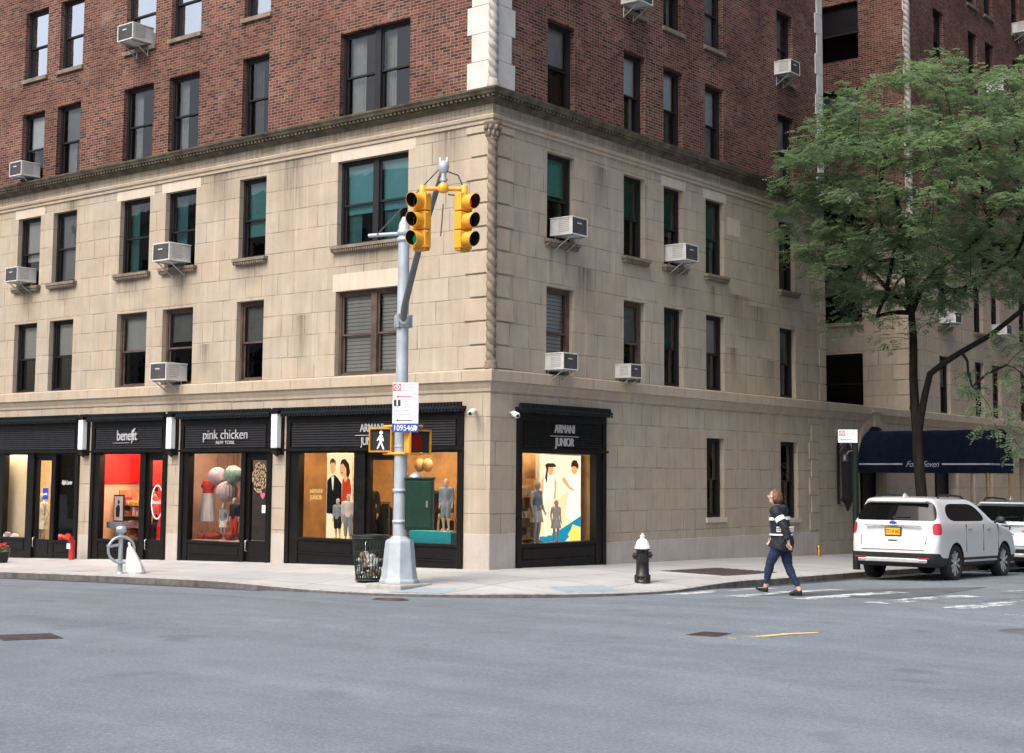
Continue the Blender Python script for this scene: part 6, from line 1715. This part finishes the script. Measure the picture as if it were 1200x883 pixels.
def suv_details(t, plate, plmat, full=True):
    deco(t, 'number_plate', [((-.165, .055, .965), (.165, .075, 1.115))], plmat, .006)
    deco(t, 'plate_frame', [((-.185, .06, .945), (.185, .085, 1.14))], 'cladding', .006)
    if plate: obj('plate_lettering', join([(text_mesh(plate, .105, .001, xs=.9), at(0, .052, 1.04))]), MAT['jeans'], t, fix=False)
    deco(t, 'tailgate_trim', [((-.62, .052, 1.155), (.62, .085, 1.185))], 'chrome', .008)
    mb = MB(); mb.ell((0, .085, 1.225), (.085, .012, .036), 20, 8); obj('emblem', mb, MAT['signblue'], t)
    mb = MB(); mb.tube([(.06*math.cos(2*PI*k/24)*1.45, .074, 1.225+.036*math.sin(2*PI*k/24)) for k in range(25)], .004, 5, False); obj('emblem_rim', mb, MAT['chrome'], t)
    mb = MB(); mb.tube([(-.03, .20, 1.33), (.02, .185, 1.345), (.34, .185, 1.36)], .011, 6); mb.ell((-.03, .19, 1.33), (.03, .02, .03), 8, 6); obj('rear_wiper', mb, MAT['cladding'], t)
    deco(t, 'tailgate_recess', [((-.10, .035, .845), (.10, .05, .87))], 'cladding', .004)
    for s in (-1, 1):
        mb = MB(); mb.tube([(s*.70, .045+.025, .665), (s*.715, .05, .80), (s*.735, .112, .95)], .006, 5, False); obj('tailgate_seam', mb, MAT['cladding'], t)
    mb = MB(); mb.tube([(x*.07, .008+.05*(x*.07)**2-.006, .662) for x in range(-10, 11)], .006, 5, False); obj('bumper_seam', mb, MAT['cladding'], t)
    deco(t, 'skid_plate', [((-.60, -.02, .40), (.60, .05, .49))], 'alloy', .02)
    for s in (-1, 1): 
        deco(t, 'exhaust_tip', [((s*.64-.13, -.012, .395), (s*.64+.13, .07, .475))], 'chrome', .02)
        deco(t, 'bumper_reflector', [((s*.70-.12, -.018, .485), (s*.70+.12, .03, .505))], 'redlens', .004)
        mb = MB(); mb.tube([(s*.70, .75, 1.745), (s*.70, .85, 1.805), (s*.695, 1.4, 1.825), (s*.68, 2.1, 1.80), (s*.67, 2.35, 1.73)], .022, 8); obj('roof_rail', mb, MAT['cladding'], t)
        mb = MB(); mb.ell((s*1.10, 3.38, 1.30), (.11, .06, .085), 12, 8); mb.tube([(s*.95, 3.42, 1.25), (s*1.05, 3.40, 1.27)], .03, 8); obj('wing_mirror', mb, MAT['cladding'], t)
        for y in (1.80, 2.92):
            mb = MB(); mb.tube([(s*.985, y-.10, 1.10), (s*1.015, y-.07, 1.105), (s*1.015, y+.07, 1.105), (s*.985, y+.10, 1.10)], .013, 8); obj('door_handle', mb, MAT['chrome'], t)
        for y in (1.62, 2.62, 3.52):
            deco(t, 'door_seam', [((s*.975, y-.004, .62), (s*1.0015, y+.004, 1.20))], 'cladding', 0)
        deco(t, 'sill_trim', [((s*.955, 1.55, .40), (s*.998, 3.42, .44))], 'alloy', .006)
        mb = MB(); mb.tube([(s*.62, .26, 1.40), (s*.60, .30, 1.47)], .012, 5) 
        obj('headlamp', (lambda m: (m.ell((s*.74, 4.72, .96), (.2, .16, .09), 12, 8), m)[1])(MB()), MAT['signwhite'], t)
    mb = MB(); mb.add([(-.025, .62, 1.775), (.025, .62, 1.775), (.025, .85, 1.78), (-.025, .85, 1.78), (0, .68, 1.86), (0, .74, 1.86)], [(0, 1, 4), (1, 2, 5, 4), (2, 3, 5), (3, 0, 4, 5)]); obj('roof_antenna', mb, MAT['carwhite'], t, bevel=.008)
    deco(t, 'rear_spoiler', [((-.66, .27, 1.655), (.66, .50, 1.715))], 'carwhite' if full else 'carsilver', .03)
suv_details(car, 'T714 6C', 'plate')
LV2 = [(z*.985, yr, yf*.97, hw*.985, rr, rf) for z, yr, yf, hw, rr, rf in LV]
WB, TLB = 1.27*.985, .98*.985
CX2, CY2 = 5.98, 12.35
car2 = make_car('silver blue sport utility vehicle cut by the right edge behind the white one', (CX2, CY2, road_z(CX2+.75, CY2+1.4)), 0, 'carsilver', LV2, 4.85, (1.0, 3.85), .97, .37, 'long')
car2.rotation_euler = (R(-.9), 0, 0)
suv_details(car2, None, 'signgrey', False)

# ------------------------------------------------------------------ the pedestrian
H = 1.86; wx, wy = 6.72, -.22
t = thing('person', 'person in navy and white jacket and blue jeans striding over the crossing', 'person', (wx, wy, road_z(wx, wy)+.012), R(-84))
tilt = .015
j = pose(H, pelvis=(0, 0, .500), waist=(0, -.010, .585), chest=(0, -.026, .70), sh=(0, -.030, .785), nb=(0, -.036, .815), nt=(0, -.056, .853), head=(.0, -.072, .905),
         shL=(.100, -.026, .782), elL=(.125, .075, .635), wrL=(.110, .105, .500), shR=(-.100, -.030, .782), elR=(-.125, -.03, .625), wrR=(-.10, -.125, .515),
         hiL=(.048, 0, .500), knL=(.048, -.105, .285), anL=(.045, -.150, .072), toL=(.05, -.232, .062),
         hiR=(-.048, 0, .500), knR=(-.05, .035, .270), anR=(-.05, .145, .050), toR=(-.058, .055, .016))
mb = MB(); torso(mb, j, H); head(mb, j, H, 1.0)
for s in 'LR': arm(mb, j, H, s); hand(mb, j, H, s, .6); leg(mb, j, H, s); foot(mb, j, H, s, -.003)
obj('body', remesh(mb, .009, 3), MAT['skin'], t)
mb = MB()
for s in 'LR': leg(mb, j, H, s, .010, .86)
mb.tube([j['pelvis']+Vector((0, 0, .02)), j['pelvis']-Vector((0, 0, .03)), j['pelvis']-Vector((0, 0, .09))], [(.13, .10), (.155, .125), (.150, .122)], 14)
obj('jeans', wrinkle(remesh(mb, .012), .010, (11, 11, 14)), MAT['jeans'], t)
mb = MB(); torso(mb, j, H, .030)
for s in 'LR': arm(mb, j, H, s, .026, .86)
mb.tube([j['chest'], j['waist'], j['pelvis'], j['pelvis']+Vector((0, -.035, -.135))], [(.195, .165), (.195, .165), (.226, .205), (.222, .222)], 16)
mb.tube([j['nb']+Vector((0, .01, -.03)), j['nb']+Vector((0, .03, .035))], [(.105, .095), (.085, .075)], 14)
mb.ell(j['nb']+Vector((0, .085, -.02)), (.115, .075, .075), 14, 8)
obj('jacket', wrinkle(remesh(mb, .012), .013, (9, 9, 8), 4), MAT['jacket'], t)
# white bands and letter block of the jacket, wrapped as thin shells
def band(mb, a, b, r0, r1, n=28, half=None):
    mb.tube([a, b], [r0, r1], n, False)
mb = MB()
e = lambda q, g: (q[0]+g, q[1]+g)
cW = j['waist'].lerp(j['chest'], .72); 
mb.tube([j['chest']+Vector((0, .006, -.010)), j['chest']+Vector((0, .003, .045))], [(.213, .180), (.213, .178)], 32, False)
for s in 'LR':
    a, b = j['sh'+s], j['el'+s]
    mb.tube([a.lerp(b, .42), a.lerp(b, .66)], [.032*H+.033, .030*H+.033], 16, False)
mb.tube([j['waist']+Vector((0, .0, -.055)), j['waist']+Vector((0, .0, -.028))], [(.226, .200), (.224, .197)], 32, False)
obj('white_band', mb, MAT['white'], t, fix=False)
mb = MB(); rnd = random.Random(4)
for r_ in range(3):
    for k in range(5):
        x = -.085+.036*k; z = (j['waist'].z+.075)-.034*r_
        mb.box((x, .158, z), (x+rnd.uniform(.018, .028), .182, z+.022))
for r_ in range(3):
    for k in range(4):
        y = -.02+.032*k; z = (j['waist'].z+.075)-.034*r_
        mb.box((.188, y, z), (.208, y+rnd.uniform(.016, .026), z+.022))
obj('printed_patch', mb, MAT['white'], t)
for s in 'LR':
    mb = MB(); foot(mb, j, H, s, .008)
    d = (j['to'+s]-j['an'+s]); d.z = 0; d.normalize()
    for q, w in ((-.02, .034), (.03, .038), (.075, .040)):
        c = j['an'+s].lerp(j['to'+s], 0)+d*q*H*1.0
    base = j['an'+s]; sole = [base-d*.022*H-Vector((0, 0, .036*H)), base+d*.03*H-Vector((0, 0, .036*H)), base+(j['to'+s]-base)*.9-Vector((0, 0, .014*H))]
    mb.tube(sole, [(.040, .020), (.046, .016), (.042, .016)], 10)
    obj('shoe', remesh(mb, .009, 3), MAT['shoe'], t)
h = j['head']; me = bpy.data.meshes.new('bob'); bm = bmesh.new(); bmesh.ops.create_icosphere(bm, subdivisions=4, radius=1)
for v in bm.verts:
    p = v.co.copy(); w = 1.04+.16*mnoise.noise(Vector((p.x*7, p.y*7, p.z*1.6)))+.08*mnoise.noise(p*3)
    q = Vector((p.x*.091*w, p.y*.112*w, p.z*.125*w))
    if p.y < -.25: 
        k = min(1, (-p.y-.25)/.5)
        q.y += .055*k
        if p.z < .35: q.y += .12*k*min(1, (.35-p.z)/.4)
    if p.z < -.2: q.x *= 1.06; q.y += .008
    if p.z < -.1 and p.y > -.2: q.z *= 1.22; q.x *= 1.03
    v.co = q
bm.to_mesh(me); bm.free(); me.polygons.foreach_set('use_smooth', [True]*len(me.polygons))
o = obj('hair', me, MAT['hair'], t); o.location = h+Vector((0, .022, .012))
mb = MB(); y = h.y-.098; zz = h.z+.014
for s in (-1, 1): mb.tube([(h.x+s*.036+.026*math.cos(2*PI*k/16), y, zz+.021*math.sin(2*PI*k/16)) for k in range(17)], .004, 5, False); mb.tube([(h.x+s*.062, y, zz), (h.x+s*.082, y+.04, zz), (h.x+s*.082, y+.10, zz)], .004, 5)
mb.tube([(h.x-.01, y, zz), (h.x+.01, y, zz)], .004, 5); obj('glasses', mb, MAT['cloth_pale'], t)

# ------------------------------------------------------------------ the tree
def build_tree():
    rnd = random.Random(21); nr = np.random.default_rng(5)
    bx, by = 4.0, 12.2; bz = walk_z(bx, by)
    root = thing('street_tree', 'feathery green honey locust tree with a dark forked trunk by the canopy', 'tree', (bx, by, bz))
    O = Vector((bx, by, bz))
    nodes = []     # (pos, parent, level)
    def chain(pts, par):
        ids = []
        for p in pts:
            nodes.append([Vector(p), par]); par = len(nodes)-1; ids.append(par)
        return ids
    W = lambda x, z, y=12.2: Vector((x, y, z))
    trunk = chain([W(4.12, bz-.1), W(4.10, .6), W(4.02, 1.7), W(3.97, 2.5), W(3.96, 3.0)], -1)
    limbs = {}
    main = chain([W(3.90, 3.7), W(3.88, 4.5), W(3.90, 5.4), W(3.86, 6.1), W(3.82, 6.8, 12.15)], trunk[-1])
    low = chain([W(4.08, 3.45, 12.15), W(4.22, 4.0, 12.1), W(4.40, 4.5, 12.0), W(4.85, 4.78, 11.9), W(5.30, 5.0, 11.8), W(6.05, 5.35, 11.7), W(6.8, 5.85, 11.6), W(7.5, 6.6, 11.6), W(8.1, 7.5, 11.7)], trunk[-1])
    r1 = chain([W(4.10, 6.75, 12.3), W(4.36, 7.15, 12.5), W(4.85, 7.65, 12.7), W(5.4, 8.15, 13.0), W(6.1, 8.9, 13.3), W(6.7, 9.8, 13.5)], main[-2])
    l1 = chain([W(3.62, 7.4, 12.1), W(3.35, 8.0, 12.0), W(3.15, 8.6, 11.9), W(3.1, 9.4, 11.8), W(3.2, 10.3, 11.8)], main[-1])
    l2 = chain([W(3.0, 7.2, 11.6), W(2.4, 7.9, 11.2), W(1.7, 8.6, 11.0), W(1.1, 9.2, 11.0)], main[-2])
    r2 = chain([W(4.1, 7.7, 12.0), W(4.4, 8.7, 11.9), W(4.7, 9.7, 11.9), W(4.9, 10.7, 12.0)], main[-1])
    r3 = chain([W(4.9, 7.1, 11.6), W(5.8, 7.4, 11.0), W(6.6, 7.9, 10.6), W(7.3, 8.6, 10.4)], r1[1])
    bk = chain([W(3.8, 7.6, 12.8), W(3.7, 8.5, 13.6), W(3.5, 9.3, 14.5)], main[-1])
    fr = chain([W(4.0, 7.3, 11.4), W(4.3, 8.0, 10.6), W(4.5, 8.8, 9.9)], main[-1])
    # crown targets
    C = Vector((4.85, 12.1, 8.7)); targets = []
    while len(targets) < 265:
        d = Vector((rnd.gauss(0, 1), rnd.gauss(0, 1), rnd.gauss(0, 1))).normalized()
        r = rnd.uniform(.35, 1.0)**.55
        p = C + Vector((d.x*4.5*r, d.y*3.9*r, d.z*(3.7 if d.z > 0 else 2.5)*r))
        if d.z < 0 and p.z < 6.2+.22*abs(p.x-4.4) - (1.6 if p.x > 7.2 else 0): 
            if rnd.random() < .8: continue
        if p.x < 1.0 and p.z < 7.6: continue
        if mnoise.noise(p*.75+Vector((3, 1, 7))) < -.22: continue
        if any((p-q).length < .56 for q in targets): continue
        targets.append(p)
    for q in ((2.5, 6.2, 11.4), (3.2, 6.0, 11.6), (2.1, 6.6, 11.3), (6.2, 3.6, 11.2), (6.9, 4.4, 11.3), (7.4, 3.8, 11.4), (6.6, 5.2, 11.0), (5.7, 4.1, 11.4), (7.5, 5.4, 11.2), (4.5, 5.7, 11.5), (5.0, 6.2, 11.6), (7.6, 2.9, 11.4), (7.2, 3.3, 11.2), (6.9, 2.6, 11.3), (7.4, 4.7, 11.0), (6.5, 4.6, 11.5), (7.0, 5.0, 11.5), (7.6, 3.4, 11.0), (7.1, 4.0, 11.6), (6.3, 3.1, 11.3), (7.7, 4.2, 11.4), (2.9, 6.9, 11.2), (2.2, 5.9, 11.5), (3.5, 5.4, 11.5)):
        targets.append(Vector((q[0], q[2], q[1])))
    start = len(nodes)
    hub = nodes[main[-1]][0]
    targets.sort(key=lambda p: (p-hub).length)
    clusters = []
    first = main[2]
    for p in targets:
        best = None; bd = 1e9
        for i in range(first, len(nodes)):
            q = nodes[i][0]; dd = (p-q).length
            # branches like to go outward and up
            cost = dd + .55*max(0, q.z-p.z) + .25*max(0, (q-hub).length-(p-hub).length)
            if cost < bd: bd, best = cost, i
        q = nodes[best][0]; k = max(2, int((p-q).length/.35))
        pts = []
        for s_ in range(1, k+1):
            u = s_/k; m = q.lerp(p, u)
            m.z += .14*math.sin(PI*u)*(p-q).length*.5
            m += Vector((rnd.gauss(0, 1), rnd.gauss(0, 1), rnd.gauss(0, 1)))*.045*(1-u)
            pts.append(m)
        ids = chain(pts, best); clusters.append((p, (p-q).normalized(), pts))
    n = len(nodes); kidsn = [[] for _ in range(n)]
    for i, (p, par) in enumerate(nodes):
        if par >= 0: kidsn[par].append(i)
    rad = [0.0]*n
    for i in range(n-1, -1, -1):
        s_ = sum(rad[c]**2.25 for c in kidsn[i])
        rad[i] = max(.0065, (s_)**(1/2.25)) if kidsn[i] else .0065
    sc = .15/rad[trunk[0]]
    rad = [min(r_*sc, 1) if r_ > .012 else r_*min(1.0, sc) for r_ in rad]
    for ids, ra, rb in ((trunk, .150, .135), (main, .120, .075), (low, .095, .045)):
        for q, i in enumerate(ids): rad[i] = ra+(rb-ra)*q/(len(ids)-1)
    for i in range(n):
        if nodes[i][1] >= 0: rad[i] = min(rad[i], rad[nodes[i][1]]*.97)
    wood_t, wood_b = MB(), MB()
    done = set()
    for i in range(n):
        par = nodes[i][1]
        if par < 0 or i in done: continue
        if kidsn[par] and max(kidsn[par], key=lambda c: rad[c]) == i and par != trunk[0] and nodes[par][1] >= 0: continue
        seq = [par, i]; done.add(i); c = i
        while kidsn[c]:
            c = max(kidsn[c], key=lambda q: rad[q]); seq.append(c); done.add(c)
        pts = [nodes[q][0]-O for q in seq]; rs = [rad[q] for q in seq]; rs[0] = min(rs[0], rs[1]*1.25)
        (wood_t if rs[1] > .05 else wood_b).tube(pts, rs, 10 if rs[1] > .05 else 5, False)
    fl = MB(); fl.tube([W(4.13, bz-.15)-O, W(4.12, bz+.1)-O, W(4.11, bz+.5)-O], [.24, .18, .152], 12, False)
    wood_t.add(fl.v, fl.f, True)
    obj('trunk', wood_t, MAT['bark'], root, fix=False)
    obj('branch', wood_b, MAT['bark'], root, fix=False)
    # leaves: fronds of paired leaflets
    VV = []; 
    def fronds(p, dirv, count, spread):
        for _ in range(count):
            a = rnd.uniform(0, 2*PI); r_ = spread*math.sqrt(rnd.random())
            b = p + Vector((math.cos(a)*r_, math.sin(a)*r_, rnd.gauss(0, .11)-.12*r_))
            out = Vector((math.cos(a), math.sin(a), 0))*.8 + dirv*.5 + Vector((rnd.gauss(0, .4), rnd.gauss(0, .4), rnd.gauss(0, .25)))
            out.z = out.z*.6-.18; out.normalize()
            ln = rnd.uniform(.16, .27); side = out.cross(Vector((rnd.gauss(0, .25), rnd.gauss(0, .25), 1))).normalized()
            up = side.cross(out)
            m = 4
            for k in range(m):
                u = (k+.6)/m; c = b + out*ln*u - Vector((0, 0, .22*ln*u*u))
                for s_ in (-1, 1):
                    ll = rnd.uniform(.075, .115)*(1-.35*abs(u-.45)); wd = .029
                    tip = (side*s_*.9 + out*.35 + up*rnd.uniform(-.3, .25)).normalized()
                    ww = out*wd
                    VV.extend([c, c+tip*ll*.5+ww, c+tip*ll, c+tip*ll*.5-ww])
    for p, d, pts in clusters:
        dense = 62 if p.z > 6.4 else 40
        fronds(p, d, dense, rnd.uniform(.30, .55))
        if len(pts) > 2: fronds(pts[-2], d, 14, .3)
    A = np.array([tuple(v-O) for v in VV], dtype=np.float32)
    nq = len(A)//4; me = bpy.data.meshes.new('crown')
    me.vertices.add(len(A)); me.vertices.foreach_set('co', A.ravel())
    me.loops.add(nq*4); me.loops.foreach_set('vertex_index', np.arange(nq*4, dtype=np.int32))
    me.polygons.add(nq); me.polygons.foreach_set('loop_start', np.arange(0, nq*4, 4, dtype=np.int32))
    me.polygons.foreach_set('loop_total', np.full(nq, 4, dtype=np.int32)); me.update(); me.validate()
    obj('crown', me, MAT['leaf'], root)
    print('leaf quads', nq)
build_tree()

# ------------------------------------------------------------------ unseen blocks, added to reflect in the panes and shade the side street
def far_building(name, label, lo, hi, mat, floors, axis, step=2.6):
    t = thing(name, label, 'building', (lo[0], lo[1], 0))
    mb = MB(); mb.box((0, 0, -1), (hi[0]-lo[0], hi[1]-lo[1], hi[2])); obj('wall', mb, mat, t)
    g = MB(); W_ = (hi[0]-lo[0]) if axis == 'x' else (hi[1]-lo[1])
    for f in range(floors):
        z = 1.0+3.1*f
        u = 1.2
        while u < W_-1.6:
            if axis == 'x': g.box((u, hi[1]-lo[1]-.02, z), (u+1.1, hi[1]-lo[1]+.03, z+1.8))
            else: g.box((-.03, u, z), (.02, u+1.1, z+1.8))
            u += step
    obj('window', g, MAT['carglass'], t)
    c = MB(); c.box((-.4, -.4, hi[2]), (hi[0]-lo[0]+.4, hi[1]-lo[1]+.4, hi[2]+.6)); obj('roof', c, MAT['concrete'], t)
far_tan = M('far_tan_brick', (.22, .17, .13), .9, 0, .2, .4); far_pale = M('far_pale_stone', (.34, .31, .27), .9, 0, .2, .4)
far_building('added_block', 'added tan brick block across the side street, shading the far wing', (18.6, 16.0, 0), (30, 75, 36), far_tan, 11, 'y')
far_building('added_block', 'added pale stone block across the avenue, reflected in the panes', (-62, -46, 0), (-8, -33, 17.5), far_pale, 5, 'x')

# ------------------------------------------------------------------ light
w = bpy.data.worlds.new('World'); SC.world = w; w.use_nodes = True
nt = w.node_tree; nt.nodes.clear()
sky = nt.nodes.new('ShaderNodeTexSky'); sky.sky_type = 'NISHITA'; sky.sun_disc = False
ELEV, AZ = 52, 182         # sun high over the avenue side
sky.sun_elevation = R(ELEV); sky.sun_rotation = R(AZ); sky.air_density = 1.0; sky.dust_density = 6.0; sky.ozone_density = 1.0; sky.altitude = 0
bg = nt.nodes.new('ShaderNodeBackground'); bg.inputs[1].default_value = .15
ow = nt.nodes.new('ShaderNodeOutputWorld'); nt.links.new(sky.outputs[0], bg.inputs[0]); nt.links.new(bg.outputs[0], ow.inputs[0])
sun = bpy.data.lights.new('sun', 'SUN'); sun.energy = 1.4; sun.angle = R(35); sun.color = (1, .97, .93)
so = bpy.data.objects.new('sun', sun); COL.objects.link(so)
d = Vector((math.sin(R(AZ))*math.cos(R(ELEV)), math.cos(R(AZ))*math.cos(R(ELEV)), math.sin(R(ELEV))))   # towards the sun
so.rotation_euler = d.to_track_quat('Z', 'Y').to_euler(); so.location = (0, -20, 40)

# ------------------------------------------------------------------ camera
cam = bpy.data.cameras.new('camera'); co = bpy.data.objects.new('camera', cam); COL.objects.link(co); SC.camera = co
cam.sensor_fit = 'HORIZONTAL'; cam.sensor_width = 36; cam.lens = 1710.9/1200*36; cam.shift_y = -41.5/1200
cam.clip_start = .1; cam.clip_end = 1000
ya, pi_, ro = R(38.4112), R(5.3193), R(.42565)
f0 = Vector((-math.sin(ya), math.cos(ya), 0)); r0 = Vector((math.cos(ya), math.sin(ya), 0)); u0 = Vector((0, 0, 1))
f = f0*math.cos(pi_)+u0*math.sin(pi_); u = u0*math.cos(pi_)-f0*math.sin(pi_)
r_ = r0*math.cos(ro)+u*math.sin(ro); u_ = u*math.cos(ro)-r0*math.sin(ro)
mw = Matrix((r_, u_, -f)).transposed().to_4x4(); mw.translation = Vector((18.85278484, -23.08250701, 1.85238194)); co.matrix_world = mw
vs = SC.view_settings; vs.view_transform = 'Standard'; vs.look = 'None'; vs.exposure = 0.74; vs.gamma = 1.0; vs.use_curve_mapping = False
SC.display_settings.display_device = 'sRGB'
